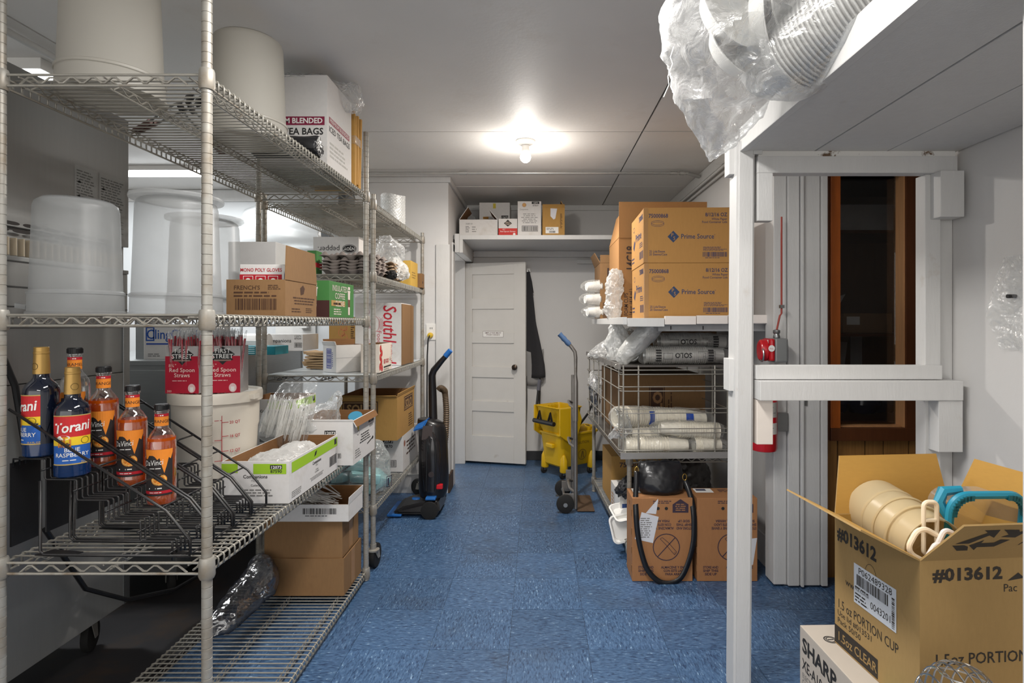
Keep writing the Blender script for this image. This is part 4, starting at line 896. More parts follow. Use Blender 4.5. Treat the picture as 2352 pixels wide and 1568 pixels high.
def straw_box(label, x, y, rz, seed):
    w, d, h = .118, .085, .168; zz = .649 + hb + .0165
    t = carton('straw_box', label, w, d, h, (x, y, zz), rz, m=mat('grey_printed_card', (178, 174, 172), .5, var=.04), openup=True, group='red spoon straw boxes', th=.003)
    f = front(w, d); f.rect(0, 0, w, .132, K_SRED); f.poly([(.03, .148), (w / 2, .172 - .006), (w - .03, .148), (w - .018, .138), (w - .03, .128), (w * .8, .118), (w * .6, .112), (w / 2, .1), (w * .4, .112), (w * .2, .118), (.03, .128), (.018, .138)], K_BLK, 1)
    f.text('FIRST', w / 2, .143, .022, K_WHT, 'CENTER', 2, bold=.012); f.text('STREET', w / 2, .124, .022, K_WHT, 'CENTER', 2, bold=.012); f.rect(w * .26, .114, w * .74, .119, ink(150, 120, 110), 2)
    f.text('8¼"', .012, .093, .016, ink(238, 200, 190), 'LEFT', 1); f.text('Red Spoon\nStraws', w * .5, .076, .0205, ink(240, 214, 206), 'CENTER', 1, bold=.006); f.fine(.025, .042, w - .025, .048, 1, ink(230, 190, 186), 1)
    f.disc(w - .025, .018, .013, ink(224, 190, 190), 1, ry=.016); f.rect(w - .031, .006, w - .019, .022, K_WHT, 2); f.text('300', .006, .004, .011, ink(238, 200, 190), 'LEFT', 1); f.build('printed_lettering', t)
    r = random.Random(seed); n = 0
    b = MB(); b.rod((0, 0, 0), (0, 0, .198), .0036, 7); sm = b.build('straw', M_STR, mesh_only=True)
    b = MB(); b.tube([(0, 0, 0), (.001, .0, .1), (-.001, .001, .212), (.002, 0, .228)], [.0046, .005, .0046, .0025], 6); wm = b.build('wrapper', M_FILM, smooth='all', mesh_only=True)
    for i in range(11):
        for j in range(5):
            x_, y_ = -w / 2 + .012 + i * .0094 + r.uniform(-.002, .002), -d / 2 + .012 + j * .015; rot = (r.uniform(-.06, .10) + .0, r.uniform(-.12, .12), 0)
            z_ = .002 + r.uniform(-.012, .008)
            o = put('straw', sm, t, loc=(x_, y_, z_), rot=rot); put('wrapper', wm, o)
    return t
straw_box('red spoon straw box on the bucket lid, left of the grooved post', -1.265, 2.065, .02, 1)
straw_box('red spoon straw box on the bucket lid, right of the grooved post', -1.138, 2.085, .16, 2)
# ---- cutlery cartons on the lower shelf
ZL = .649
def green_carton(label, w, d, h, loc, rz=0, second=True, **k):
    t = carton('cutlery_carton', label, w, d, h, loc, rz, m=M_WBOX, openup=True, th=.004, **k)
    f = front(w, d); f.rect(.0, h - .038, w * .24, h - .008, K_GRN); f.rect(w * .47, h - .042, w * .96, h - .008, K_GRN); f.rect(w * .72, h - .026, w * .9, h - .012, K_BLK, 1); f.text('12073', w * .81, h - .024, .013, K_WHT, 'CENTER', 2, width=w * .15, bold=.02); f.text('87590', w * .81, h - .038, .014, K_BLK, 'CENTER', 1, width=w * .17, bold=.02)
    f.text('Companions', w * .5, h - .056, .016, K_BLK, 'CENTER', bold=.02); f.text('MERIT', w * .5, h - .068, .010, K_GRY, 'CENTER'); f.text('Cutlery', w * .5, h - .083, .010, K_BLK, 'CENTER', bold=.01); f.fine(w * .25, .022, w * .8, h - .09, 3, K_GRY, 0, 3, True); f.build('printed_lettering', t)
    f = right(w, d); f.rect(.02, h - .044, d - .004, h - .008, K_GRN); f.poly([(d * .46, h - .034), (d * .50, h - .03), (d * .52, h - .014), (d * .48, h - .018)], K_BLK, 1); f.text('Companions', d * .52, h - .062, .016, K_BLK, 'CENTER', bold=.02); f.text('MERIT', d * .52, h - .073, .009, K_GRY, 'CENTER'); f.text('Cutlery\nCuchillería', d * .52, h - .088, .009, K_BLK, 'CENTER'); f.fine(d * .36, .022, d * .68, h - .104, 3, K_GRY, 0, 5, True); f.frame(d * .8, .028, d - .012, .066, .002, K_BLK); f.bars(d * .81, .031, d - .016, .063, K_BLK, 0, 6); f.rect(d - .04, h - .034, d - .015, h - .012, K_BLK, 1); f.fine(.02, .01, .12, .034, 4, K_GRY, 0, 8); f.build('printed_lettering', t)
    return t
green_carton('white and green cutlery carton, open, beside the bucket on the lower shelf', .225, .46, .140, (-.942, 2.128, ZL))
green_carton('white and green cutlery carton standing behind the bag of forks', .215, .24, .27, (-1.165, 2.59, ZL))
t = carton('cutlery_carton', 'plain white open carton marked 12073 on the lower shelf corner', .278, .32, .187, (-.920, 2.565, ZL), .0, m=M_WBOX, openup=True, flaps=(('r', 150, .03), ('f', 12, .006)))
f = front(.278, .32); f.rect(.158, .128, .205, .147, K_BLK); f.text('12073', .1815, .131, .016, K_WHT, 'CENTER', 1, width=.042, bold=.02); f.text('87554', .1815, .112, .017, K_BLK, 'CENTER', 0, width=.044, bold=.02); f.frame(.19, .03, .228, .05, .0015, K_BLK); f.bars(.193, .033, .225, .048, K_BLK)
f.disc(.022, .142, .012, ink(206, 176, 60)); f.ring(.022, .142, .016, .0015, K_BLK, 1); f.ring(.022, .142, .006, .0015, K_BLK, 1); f.poly([(.004, .155), (.012, .158), (.01, .17)], ink(206, 176, 60)); f.build('printed_lettering', t)
f = right(.278, .32); f.rect(.22, .142, .30, .165, K_BLK); f.text('12073', .26, .146, .018, K_WHT, 'CENTER', 1); f.text('87554', .26, .120, .02, K_BLK, 'CENTER'); f.disc(.07, .15, .012, ink(206, 176, 60), ry=.015); f.ring(.07, .125, .016, .0016, K_BLK, ry=.01); f.fine(.09, .07, .25, .115, 4, K_BLK, 0, 3, True); f.fine(.03, .02, .11, .06, 4, K_GRY); f.line((.2, .05), (.28, .062), .006, K_BLK); f.disc(.285, .063, .012, K_BLK, ry=.007); f.build('printed_lettering', t)
def clear_bag(label, secs, n, amp, frq, seed, m=None, name='clear_plastic_bag', seg=26):
    b = loft(refine(secs, n), seg); crumple(b, amp, frq, seed); o = b.build(name, m or M_FILM, None, True); return tag(o, label, 'bag')
clear_bag('crinkled clear bag rising from the white carton marked 12073', [((-.98, 2.5, .80), (.10, 0, 0), (0, .10, 0)), ((-.97, 2.5, .85), (.09, 0, .01), (0, .09, .01)), ((-.93, 2.51, .895), (.06, 0, .03), (0, .06, .02)), ((-.89, 2.52, .905), (.02, 0, .02), (0, .02, .02))], 14, .014, 16, 5)
clear_bag('crinkled clear liner lying inside the open green and white carton', [((-1.035, 2.0, .745), (.0, .06, 0), (0.02, 0, .03)), ((-.99, 2.05, .755), (0, .13, 0), (.02, 0, .032)), ((-.93, 2.1, .76), (0, .17, 0), (0, 0, .036)), ((-.875, 2.12, .755), (0, .15, 0), (0, 0, .03)), ((-.85, 2.13, .745), (0, .05, 0), (0, 0, .01))], 16, .010, 13, 8, M_FILM2)
M_FORK = mat('white_plastic_cutlery', (232, 230, 226), .35, var=.02)
def fork_mesh():
    b = MB(); L = .16
    b.prism([(-.003, 0, 0), (.003, 0, 0), (.004, .0, .08), (.0095, 0, .115), (.0095, 0, L), (.0065, 0, L), (.006, 0, .125), (.0035, 0, .125), (.0035, 0, L), (.0005, 0, L), (.0005, 0, .125), (-.0015, 0, .125), (-.0015, 0, L), (-.0055, 0, L), (-.006, 0, .125), (-.0065, 0, L), (-.0095, 0, L), (-.0095, 0, .115), (-.004, 0, .08)], (0, .0018, 0)); return b.build('fork', M_FORK, mesh_only=True)
FK = fork_mesh()
fb = thing('fork_bag', 'clear bag of white plastic forks leaning over the cutlery carton', 'bag', (-1.05, 2.34, .775), 0, None, (.12, .28, 0))
r = random.Random(5)
for k in range(42):
    i, j = k % 21, k // 21
    put('fork', FK, fb, loc=(-.085 + i * .0078 + r.uniform(-.002, .002), -.012 + j * .03 + r.uniform(-.006, .006), .162 + r.uniform(-.010, .012)), rot=(PI + r.uniform(-.06, .06), r.uniform(-.06, .06), r.uniform(-.5, .5) + PI / 2))
b = loft(refine([((0, .0, -.03), (.06, 0, 0), (0, .012, 0)), ((0, 0, -.01), (.095, 0, 0), (0, .04, 0)), ((0, 0, .07), (.10, 0, 0), (0, .05, 0)), ((.01, 0, .15), (.09, 0, 0), (0, .045, 0)), ((.0, .02, .19), (.075, 0, .01), (0, .03, 0)), ((.0, .05, .235), (.07, 0, .02), (0, .012, 0))], 20), 30); crumple(b, .005, 14, 3); b.build('wrapping', film('fork_wrap', (242, 242, 242), clear=.93, rough=.15, crinkle=.6, milky=.6), fb, True)
# ---- bottom shelf
ZB = .051
carton('brown_carton', 'brown open carton, lower of the two stacked on the bottom shelf', .375, .245, .164, (-1.04, 2.625, ZB), openup=True, tape='r', group='stacked brown cartons')
carton('brown_carton', 'brown closed carton sitting in the open lower one', .345, .225, .17, (-1.035, 2.625, ZB + .16), tape='r', group='stacked brown cartons')
t = carton('fork_tray', 'low white open carton of plastic forks topping the brown carton stack', .33, .20, .075, (-.993, 2.59, ZB + .331), m=M_WBOX, openup=True, th=.003, flaps=(('r', 4, .03, 0, 0), ('b', -6, .03)))
f = front(.33, .20); f.bars(.13, .032, .28, .058, K_BLK, 0, 7); f.fine(.14, .022, .27, .029, 1, K_BLK); f.build('printed_lettering', t)
r = random.Random(9)
for k in range(110):
    put('fork', FK, t, loc=(-.13 + r.uniform(0, .24), -.08 + r.uniform(0, .10), .05 + r.uniform(0, .045)), rot=(r.uniform(-1.62, -1.25), r.uniform(-.2, .3), 1.2 + r.uniform(-.25, .25)))
M_DBAG = film('smoky_dark_film', (48, 50, 62), clear=.40, rough=.12, crinkle=.6, cscale=14, milky=.72)
clear_bag('dark smoky plastic bag stuffed beside the brown cartons on the bottom shelf', [((-1.22, 2.14, .09), (.02, 0, 0), (0, .01, .015)), ((-1.21, 2.17, .10), (.05, .01, 0), (0, .01, .038)), ((-1.20, 2.27, .125), (.065, .01, 0), (0, .02, .06)), ((-1.17, 2.40, .165), (.075, .01, 0), (0, .02, .085)), ((-1.20, 2.46, .18), (.05, .01, 0), (0, .01, .07))], 16, .008, 11, 4, M_DBAG, 'plastic_bag')
# ================================================================== SECOND SHELVING UNIT'S LOAD
S2 = [z + .001 for z in Z2]
bw = thing('bubble_wrap_roll', 'roll of clear bubble wrap standing on the top of the farther shelving unit', 'roll', (-.905, 3.55, S2[0]))
def bub(u, v):
    a = 2 * PI * u; r = .072 + .004 * max(0, math.sin(u * 2 * PI * 22) * math.sin(v * PI * 18)) + .004 * math.sin(3 * a)
    return Vector((r * math.cos(a), r * math.sin(a), .175 * v + .006 * math.sin(2 * a)))
b = MB(); b.grid(bub, 88, 54, True); b.build('outer_wrap', M_FILM2, bw, True)
b = MB(); b.lathe([(.05, .004), (.055, .17)], 24); b.build('core', M_FILM2, bw, True)
# egg trays
def egg(u, v):
    x, y = u * .285 - .1425, v * .285 - .1425; cx, cy = math.sin(u * PI * 6), math.sin(v * PI * 6)
    e = min(u, 1 - u, v, 1 - v) * 22
    return Vector((x, y, .028 + .026 * cx * cy * min(1, e) + (.0 if e > .4 else .004)))
M_EGG = mat('grey_pulp', (138, 128, 122), .9, var=.10, scale=60, bump=.15, bscale=90)
b = MB(); b.grid(egg, 36, 36); eme = b.build('egg_tray', M_EGG, smooth='all', mesh_only=True)
for k in range(5):
    o = put('egg_tray', eme, loc=(-1.005 + .006 * (k % 2), 3.13, S2[1] + .016 * k + (.012 if k == 4 else 0)), rot=(0, 0, (.02, -.03, .01, .03, -.04)[k])); o.modifiers.new('thick', 'SOLIDIFY').thickness = .003
    tag(o, ['grey pulp egg tray at the bottom of the tray stack', 'grey pulp egg tray second from the bottom of the stack', 'grey pulp egg tray in the middle of the stack', 'grey pulp egg tray second from the top of the stack', 'grey pulp egg tray topping the stack on the farther shelving unit'][k], 'egg tray', 'stacked egg trays')
M_PULP = mat('brown_pulp', (150, 128, 104), .9, var=.12, scale=50, bump=.15)
for k in range(5):
    b = MB(); b.grid(lambda u, v: Vector((u * .19 - .095, v * .2 - .1, .012 + .010 * math.sin(u * 12) * math.sin(v * 14 + k))), 22, 22); o = b.build('cup_carrier', M_PULP, None, True); o.modifiers.new('thick', 'SOLIDIFY').thickness = .004
    o.location = (-.935, 3.40, S2[1] + .005 + .020 * k); tag(o, ['lowest', 'second lowest', 'middle', 'second highest', 'topmost'][k] + ' brown pulp cup carrier in the stack behind the egg trays', 'cup carrier', 'stacked cup carriers')
t = carton('pepper_carton', 'white pepper carton printed upside down behind the egg trays', .265, .14, .25, (-1.17, 3.37, S2[1]), m=M_WBOX)
f = plane((.1325, -.07, .25), (-1, 0, 0), (0, 0, -1)); f.disc(.055, .07, .042, K_BLK, ry=.026); f.ring(.055, .07, .039, .002, K_WHT, 1, ry=.023); f.text("N'JOY", .055, .062, .024, K_WHT, 'CENTER', 1, bold=.02); f.text('pepper.', .110, .058, .045, K_BLK, 'LEFT', width=.125); f.build('printed_lettering', t)
carton('green_carton', 'small green and red packet beside the egg trays', .05, .08, .14, (-1.215, 3.10, S2[1]), m=mat('green_card', (66, 124, 62)))
part('red_band', K_RED, bpy.data.objects['green_carton'], (-.0255, .0255, -.041, .041, .05, .075), bev=0)
clear_bag('clear bag with an orange mark above the cup carriers', [((-.93, 3.50, 1.60), (.06, 0, 0), (0, .08, 0)), ((-.92, 3.54, 1.66), (.08, 0, 0), (0, .12, 0)), ((-.91, 3.52, 1.72), (.07, 0, 0), (0, .10, 0)), ((-.93, 3.48, 1.78), (.03, 0, 0), (0, .04, 0))], 12, .013, 16, 12)
clear_bag('clear bag hanging over the shelf edge beside the yellow carton', [((-.86, 3.50, 1.515), (.02, 0, 0), (0, .10, 0)), ((-.85, 3.54, 1.55), (.035, 0, 0), (0, .14, 0)), ((-.86, 3.52, 1.60), (.04, 0, 0), (0, .12, 0)), ((-.88, 3.50, 1.65), (.02, 0, 0), (0, .04, 0))], 12, .012, 18, 13, M_FILM2)
b = loft(refine([((-.855, 3.31, 1.503), (.012, 0, 0), (0, .01, 0)), ((-.85, 3.31, 1.52), (.03, 0, 0), (0, .03, 0)), ((-.85, 3.31, 1.545), (.025, 0, 0), (0, .03, 0)), ((-.85, 3.31, 1.56), (.006, 0, 0), (0, .006, 0))], 8), 14); crumple(b, .006, 40, 2); tag(b.build('black_rag', M_RUBBER, None, True), 'crumpled black rag at the shelf edge by the egg trays', 'rag')
t = carton('yellow_carton', 'yellow open carton on the farther shelving unit, beside the clear bags', .115, .22, .165, (-.90, 3.88, S2[1]), m=mat('yellow_card', (206, 166, 76), .7, var=.06), openup=True); f = right(.115, .22); f.fine(.04, .05, .18, .1, 3, ink(150, 120, 60)); f.build('printed_lettering', t)
t = carton('small_brown_carton', 'small brown open carton at the far end of the egg tray shelf', .09, .09, .10, (-.862, 4.055, S2[1]), openup=True); f = right(.09, .09); f.rect(.02, .03, .045, .045, K_BRN); f.build('printed_lettering', t)
# third shelf
s3 = S2[2] + .0035
t = carton('cut_white_carton', 'white open-top carton with a blue barcode side, turned aslant on the lined shelf', .19, .13, .145, (-1.065 + .0195, 2.975 + .122, s3), math.radians(50), m=M_WBOX, openup=True, flaps=(('l', 20, .02), ('b', 8, .03)))
f = left(.19, .13); bl2 = ink(70, 80, 150); f.frame(.035, .02, .085, .125, .004, bl2); f.vbars(.041, .026, .079, .119, bl2, 0, 3); f.fine(.09, .03, .1, .11, 8, bl2); f.build('printed_lettering', t)
f = front(.19, .13); f.rect(.0, .076, .19, .0775, ink(170, 168, 170)); f.line((.15, .1), (.155, .118), .004, K_NAVY); f.build('printed_lettering', t)
bgp = bpy.data.materials.get('x')
M_PAPERB = mat('brown_bag_paper', (176, 146, 110), .85, var=.12, scale=40)
for k in range(7):
    b = MB(); b.box((0, 0, .006), (.2, .17, .010), Matrix.Rotation(R_.uniform(-.05, .05), 3, 'Y')); b.box((-.09, 0, .008), (.03, .165, .006), Matrix.Rotation(.25, 3, 'Y')); o = b.build('paper_bag', M_PAPERB); o.location = (-1.215 + R_.uniform(-.012, .012), 3.30, s3 + .0145 * k); o.rotation_euler.z = R_.uniform(-.08, .08)
    tag(o, ['lowest', 'second lowest', 'third lowest', 'middle', 'third highest', 'second highest', 'topmost'][k] + ' folded brown paper bag in the stack beside the aslant white carton', 'paper bag', 'stacked paper bags')
t = carton('tan_carton', 'tall tan carton with orange outline print at the back of the lined shelf', .175, .15, .30, (-1.25, 3.72, s3), m=M_CARD_Y)
f = front(.175, .15); org = ink(206, 120, 84)
for k, (u, v) in enumerate(((.085, .27), (.095, .235), (.08, .20), (.10, .165))): f.ring(u, v, .020, .003, org, ry=.024); f.ring(u + .012, v - .012, .012, .003, org)
f.fine(.14, .04, .165, .28, 18, K_BRN); f.build('printed_outlines', t)
t = carton('southern_foods_carton', 'white carton with big red sideways lettering and an open brown end', .285, .27, .385, (-.984, 3.645, s3), m=M_WBOX)
part('open_end', M_CARD, t, (.143, .148, -.134, .134, .002, .38), bev=0); part('end_flap', M_CARD, t, (.147, .152, .10, .17, .0, .375), bev=0)
f = plane((-.1425, -.135, .385), (0, 0, -1), (1, 0, 0)); f.text('Southland', .012, .175, .115, ink(186, 34, 52), 'LEFT', bold=.01, shear=.15, width=.36); f.text('Foods', .17, .135, .04, ink(186, 70, 80), 'LEFT')
for k in range(6): f.line((.085 + k * .012, .145), (.115 + k * .012, .175), .0015, ink(186, 60, 70)); f.line((.115 + k * .012, .145), (.085 + k * .012, .175), .0015, ink(186, 60, 70))
f.ring(.13, .12, .05, .002, ink(186, 60, 70), ry=.03); f.build('printed_lettering', t)
f = front(.285, .27)
for k in range(4): f.ring(.07, .06 + .09 * k, .02, .002, ink(150, 90, 110))
f.fine(.02, .02, .1, .05, 2, ink(90, 90, 150)); f.build('printed_marks', t)
t = carton('tomato_carton', 'cream carton printed with red tomatoes on the lined shelf edge', .095, .30, .15, (-.884, 3.13, s3), .04, m=mat('cream_card', (226, 214, 200), .7, var=.04), openup=True)
f = right(.095, .30)
for u, v, r in ((.03, .125, .02), (.055, .10, .018), (.025, .08, .02), (.045, .055, .02), (.02, .03, .02), (.06, .02, .018)): f.disc(u, v, r, ink(190, 34, 40), 0, 14); f.disc(u - .005, v + .006, r * .3, ink(220, 90, 80), 1, 10); f.poly([(u, v + r), (u + .01, v + r + .008), (u + .004, v + r * .6)], ink(110, 140, 60), 1)
f.text('RED GOLD', .10, .042, .032, ink(186, 40, 50), bold=.03, width=.12); f.poly([(.25, .05), (.265, .05), (.2575, .075)], K_BLK); f.rect(.1, .018, .28, .026, K_BLK); f.fine(.1, .004, .26, .014, 2, K_GRY); f.fine(.28, .03, .295, .14, 10, K_RED); f.build('printed_lettering', t)
# bottom shelf of unit two
s4 = S2[3]
t = carton('white_carton', 'white carton marked 12073 87870 under the brown cup carton', .32, .46, .225, (-1.005, 3.79, s4), m=M_WBOX)
f = front(.32, .46); f.rect(.185, .18, .26, .205, K_BLK); f.text('12073', .222, .184, .024, K_WHT, 'CENTER', 1, width=.066, bold=.02); f.text('87870', .222, .152, .026, K_BLK, 'CENTER', 0, width=.068, bold=.02); f.frame(.21, .03, .28, .075, .003, K_BLK); f.bars(.215, .035, .275, .07, K_BLK); f.build('printed_lettering', t)
f = right(.32, .46); f.fine(.1, .08, .36, .18, 4, K_BRN, 0, 2, True); f.disc(.05, .17, .02, ink(150, 90, 70)); f.build('printed_lettering', t)
t = carton('cup_carton', 'brown open cup carton with black bordered lettering on the white carton', .36, .47, .262, (-1.025, 3.655, s4 + .2255), m=M_CARD_Y, openup=True, flaps=(('f', 70, .03), ('r', 15, .02)))
f = front(.36, .47); f.rect(.03, .15, .245, .235, K_BRN); f.frame(.036, .156, .239, .229, .005, ink(176, 140, 90), 1); f.text('SOLO', .138, .165, .072, ink(176, 140, 90), 'CENTER', 1, bold=.03, width=.16); f.fine(.06, .12, .23, .14, 1, K_BRN); f.build('printed_lettering', t)
f = right(.36, .47); f.rect(.18, .15, .42, .24, K_BRN); f.frame(.187, .157, .413, .233, .005, ink(176, 140, 90), 1); f.text('SOLO', .30, .165, .075, ink(176, 140, 90), 'CENTER', 1, bold=.03, width=.18); f.fine(.3, .03, .42, .12, 6, K_BRN); f.build('printed_lettering', t)
M_TEAL = mat('teal_packet', (150, 196, 198), .35, var=.1)
tbg = thing('bagged_teal_packets', 'clear bag of pale teal packets on the bottom shelf by the vacuum', 'bag', (-1.0, 3.12, s4))
for k, (x, y, z, a) in enumerate(((-.12, .0, .03, .1), (.04, .02, .03, -.1), (-.1, .03, .09, -.15), (.05, 0, .10, .2), (-.02, .02, .16, .05), (.06, .12, .06, .4), (-.08, .13, .12, .3))):
    b = MB(); b.box((x, y, z), (.16, .15, .055), Matrix.Rotation(a, 3, 'Y') @ Matrix.Rotation(a * 2, 3, 'Z'), .018); b.build('packet', M_TEAL, tbg, True)
f = plane((-.2, -.08, 0), (1, 0, 0), (0, 0, 1), .012); f.frame(.03, .08, .10, .13, .004, K_NAVY); f.text('A-Size', .04, .06, .02, K_NAVY, bold=.02); f.build('printed_lettering', tbg)
f = plane((.16, -.05, 0), (.5, .86, 0), (0, 0, 1), .012); f.frame(.02, .04, .06, .10, .004, K_NAVY); f.rect(.03, .05, .04, .09, K_NAVY); f.build('printed_marks', tbg)
b = loft(refine([((-.02, .06, .002), (.16, 0, 0), (0, .13, 0)), ((-.02, .06, .06), (.185, 0, 0), (0, .16, 0)), ((-.01, .07, .16), (.17, 0, 0), (0, .15, 0)), ((.02, .08, .25), (.10, 0, 0), (0, .09, 0)), ((.03, .08, .31), (.03, 0, 0), (0, .03, 0))], 20), 30); crumple(b, .012, 14, 21); b.build('wrapping', M_FILM, tbg, True)
b = MB(); b.lathe([(.012, 0), (.030, .002), (.033, .008), (.033, .022), (.030, .026), (.016, .026)], 22, Matrix.Translation((-.848, 2.655, .80)) @ Matrix.Rotation(.6, 4, 'X')); tag(b.build('teal_roll', mat('teal_tape', (60, 130, 160), .4), None, True), 'small blue roll tucked in the back of the white carton marked 12073', 'roll')
# ================================================================== OUTLET, CORD, VACUUM
ot = thing('wall_outlet', 'white double outlet with a yellow plug on the stub wall', 'outlet', (wx(990, 4.19), YS - .0005, wz(762, 4.19)))
part('plate', M_WPLAS, ot, (-.037, .037, -.006, 0, -.06, .06)); f = plane((0, -.006, 0), (1, 0, 0), (0, 0, 1)); f.rect(-.009, .02, -.005, .034, K_BLK); f.rect(.005, .02, .009, .034, K_BLK); f.build('socket_slots', ot)
pc = thing('extension_cord', 'black power cord with yellow plug hanging from the stub wall outlet', 'cord', (ot.location.x - .004, YS - .01, ot.location.z - .025))
b = MB(); b.lathe([(.012, 0), (.021, .002), (.021, .012), (.017, .03), (.008, .034)], 18, Matrix.Rotation(PI / 2, 4, 'X')); b.build('plug', mat('yellow_plug', (206, 170, 40), .5), pc, True)
b = MB(); b.tube([(0, -.03, 0), (-.01, -.04, -.03), (-.018, -.03, -.15), (-.022, -.02, -.5), (-.02, -.02, -.9), (-.015, -.03, -1.13), (-.06, -.05, -1.15)], .005, 8); b.build('cable', M_BLACKP, pc, True)
VX, VY = -.745, 3.80
vc = thing('upright_vacuum', 'black upright vacuum cleaner with blue trim and ribbed hose', 'vacuum', (VX, VY, 0))
M_VB = mat('vacuum_black', (30, 29, 31), .32, var=.15, coat=.2); M_VBLUE = mat('vacuum_blue', (44, 112, 190), .35); M_VGREY = mat('vacuum_smoke_grey', (66, 58, 58), .3)
b = MB(); b.hexa([(-.20, -.16, .022), (.12, -.16, .022), (.12, .14, .022), (-.20, .14, .022)], [(-.15, -.14, .06), (.10, -.12, .115), (.10, .12, .115), (-.15, .13, .06)]); bmesh.ops.bevel(b.bm, geom=list(b.bm.edges), offset=.02, segments=3, affect='EDGES'); b.build('floor_head', M_VB, vc, True)
part('blue_bumper', M_VBLUE, vc, (-.222, -.13, -.155, .13, .010, .024), bev=.004)
part('blue_pedal', M_VBLUE, vc, (.02, .085, -.135, -.07, .108, .124), bev=.005); b = MB(); b.lathe([(.002, .012), (.025, .009), (.028, 0)], 18, Matrix.Translation((-.055, -.06, .095)), sy=.7); b.build('blue_button', M_VBLUE, vc, True)
for y in (-.17, .15): b = MB(); Mx = Matrix.Translation((.055, y, .055)) @ Matrix.Rotation(PI / 2, 4, 'X'); b.lathe([(.012, -.02), (.02, -.018), (.022, -.012), (.045, -.014), (.055, -.01), (.055, .012), (.02, .016)], 26, Mx); b.build('wheel', M_RUBBER, vc, True)
secs = [((.045, .0, .10), (.085, 0, 0), (0, .08, 0)), ((.05, 0, .18), (.10, 0, 0), (0, .09, 0)), ((.05, 0, .36), (.098, 0, 0), (0, .095, 0)), ((.045, 0, .50), (.095, 0, 0), (0, .09, 0)), ((.03, 0, .58), (.088, 0, .0), (0, .08, 0)), ((.0, 0, .615), (.055, 0, .0), (0, .06, 0))]
b = loft(refine(secs, 22), 22); b.build('body', M_VB, vc, True)
b = loft(refine([((.05, -.075, .15), (.05, 0, 0), (0, .03, 0)), ((.05, -.08, .3), (.062, 0, 0), (0, .035, 0)), ((.045, -.078, .46), (.06, 0, 0), (0, .03, 0)), ((.04, -.07, .54), (.03, 0, 0), (0, .02, 0))], 14), 18); b.build('dust_cup', mat('smoky_dust_cup', (38, 36, 38), .12, spec=.7), vc, True)
b = MB(); b.hexa([(-.075, -.085, .54), (-.0, -.095, .565), (-.0, .07, .565), (-.075, .06, .54)], [(-.05, -.075, .585), (.03, -.085, .625), (.03, .06, .625), (-.05, .05, .585)]); bmesh.ops.bevel(b.bm, geom=list(b.bm.edges), offset=.008, segments=2, affect='EDGES'); b.build('blue_top', M_VBLUE, vc, True)
b = MB(); b.hexa([(-.01, -.1, .49), (.055, -.1, .5), (.055, -.06, .5), (-.01, -.06, .49)], [(-.005, -.085, .58), (.06, -.085, .58), (.06, -.05, .58), (-.005, -.05, .58)]); b.build('latch', M_VGREY, vc)
part('red_button', mat('red_button', (210, 30, 40), .4), vc, (.085, .125, -.1, -.07, .17, .20), bev=.004)
b = MB(); b.tube([(.045, .02, .5), (.04, .02, .75), (.036, .015, .90), (.05, .01, .935), (.10, .0, .995), (.155, -.01, 1.055)], [.03, .028, .025, .023, .019, .016], 12); b.build('handle', M_VB, vc, True)
b = MB(); b.tube([(.13, -.006, 1.03), (.165, -.012, 1.07)], [.019, .018], 12); b.build('grip_end', M_VBLUE, vc, True)
P = []; N = 170
b = MB(); hp = [(.12, .0, .40), (.128, .02, .52), (.13, .03, .66), (.122, .03, .77), (.115, .025, .80), (.095, .02, .815), (.08, .02, .80)]
hs = refine([(p, (0, 0, 0), (0, 0, 0)) for p in hp], N)
b.tube([s[0] for s in hs], [.020 + (.003 if i % 3 == 0 else -.001) for i in range(len(hs))], 12); b.build('ribbed_hose', mat('brown_grey_hose', (104, 88, 70), .45, metal=.2), vc, True)
for s in (-.03, .0, .03): b = MB(); b.tube([(.05 + s, -.102, .16), (.055 + s, -.112, .32), (.05 + s * .8, -.1, .5)], .006, 7); b.build('cord_loop', M_BLACKP, vc, True)
b = MB(); b.lathe([(.004, 0), (.018, .002), (.018, .02)], 16, Matrix.Translation((.055, -.098, .27)) @ Matrix.Rotation(PI / 2, 4, 'X')); b.build('round_latch', M_VGREY, vc, True)
# ================================================================== ALCOVE SHELF BOXES
zA = 1.9405
def ab(name, label, px0, px1, py0, d, dep, **k): return fbox(name, label, px0, px1, 0, d, dep, zA, py0=py0, **k)
t, w, h = ab('white_flat_carton', 'low white open carton with a dark roll inside, leftmost on the alcove shelf', 1055, 1143, 504, 4.52, .25, m=M_WBOX, openup=True, flaps=(('l', -35, .12), ('r', -40, .10)))
f = front(w, .25); f.text('308018', .05, h - .04, .018, K_GRY); f.fine(.05, .03, .085, h - .05, 5, K_GRY); f.fine(.1, .03, .14, h - .05, 3, ink(150, 148, 146)); f.build('printed_lettering', t)
b = MB(); b.lathe([(.018, -.1), (.034, -.1), (.034, .1), (.018, .1)], 20, Matrix.Translation((wx(1085, 4.6), 4.64, zA + .135)) @ Matrix.Rotation(PI / 2, 4, 'X')); tag(b.build('dark_film_roll', mat('dark_grey_roll', (80, 80, 80), .5), None, True), 'dark grey roll sticking out of the low white carton', 'roll')
t, w, h = ab('white_backed_carton', 'taller white carton standing behind the low one on the alcove shelf', 1101, 1171, 465, 4.80, .22, m=M_WBOX)
f = front(w, .22); f.rect(w * .72, h - .145, w * .95, h - .11, K_BLK); f.text('12073', w * .835, h - .138, .028, K_WHT, 'CENTER', 1, width=w * .2); f.text('87889', w * .835, h - .175, .028, K_BLK, 'CENTER', 0, width=w * .2); f.rect(w * .45, h - .05, w * .54, h - .008, ink(200, 180, 60)); f.rect(w * .12, h - .14, w * .3, h - .12, ink(180, 130, 60)); f.build('printed_lettering', t)
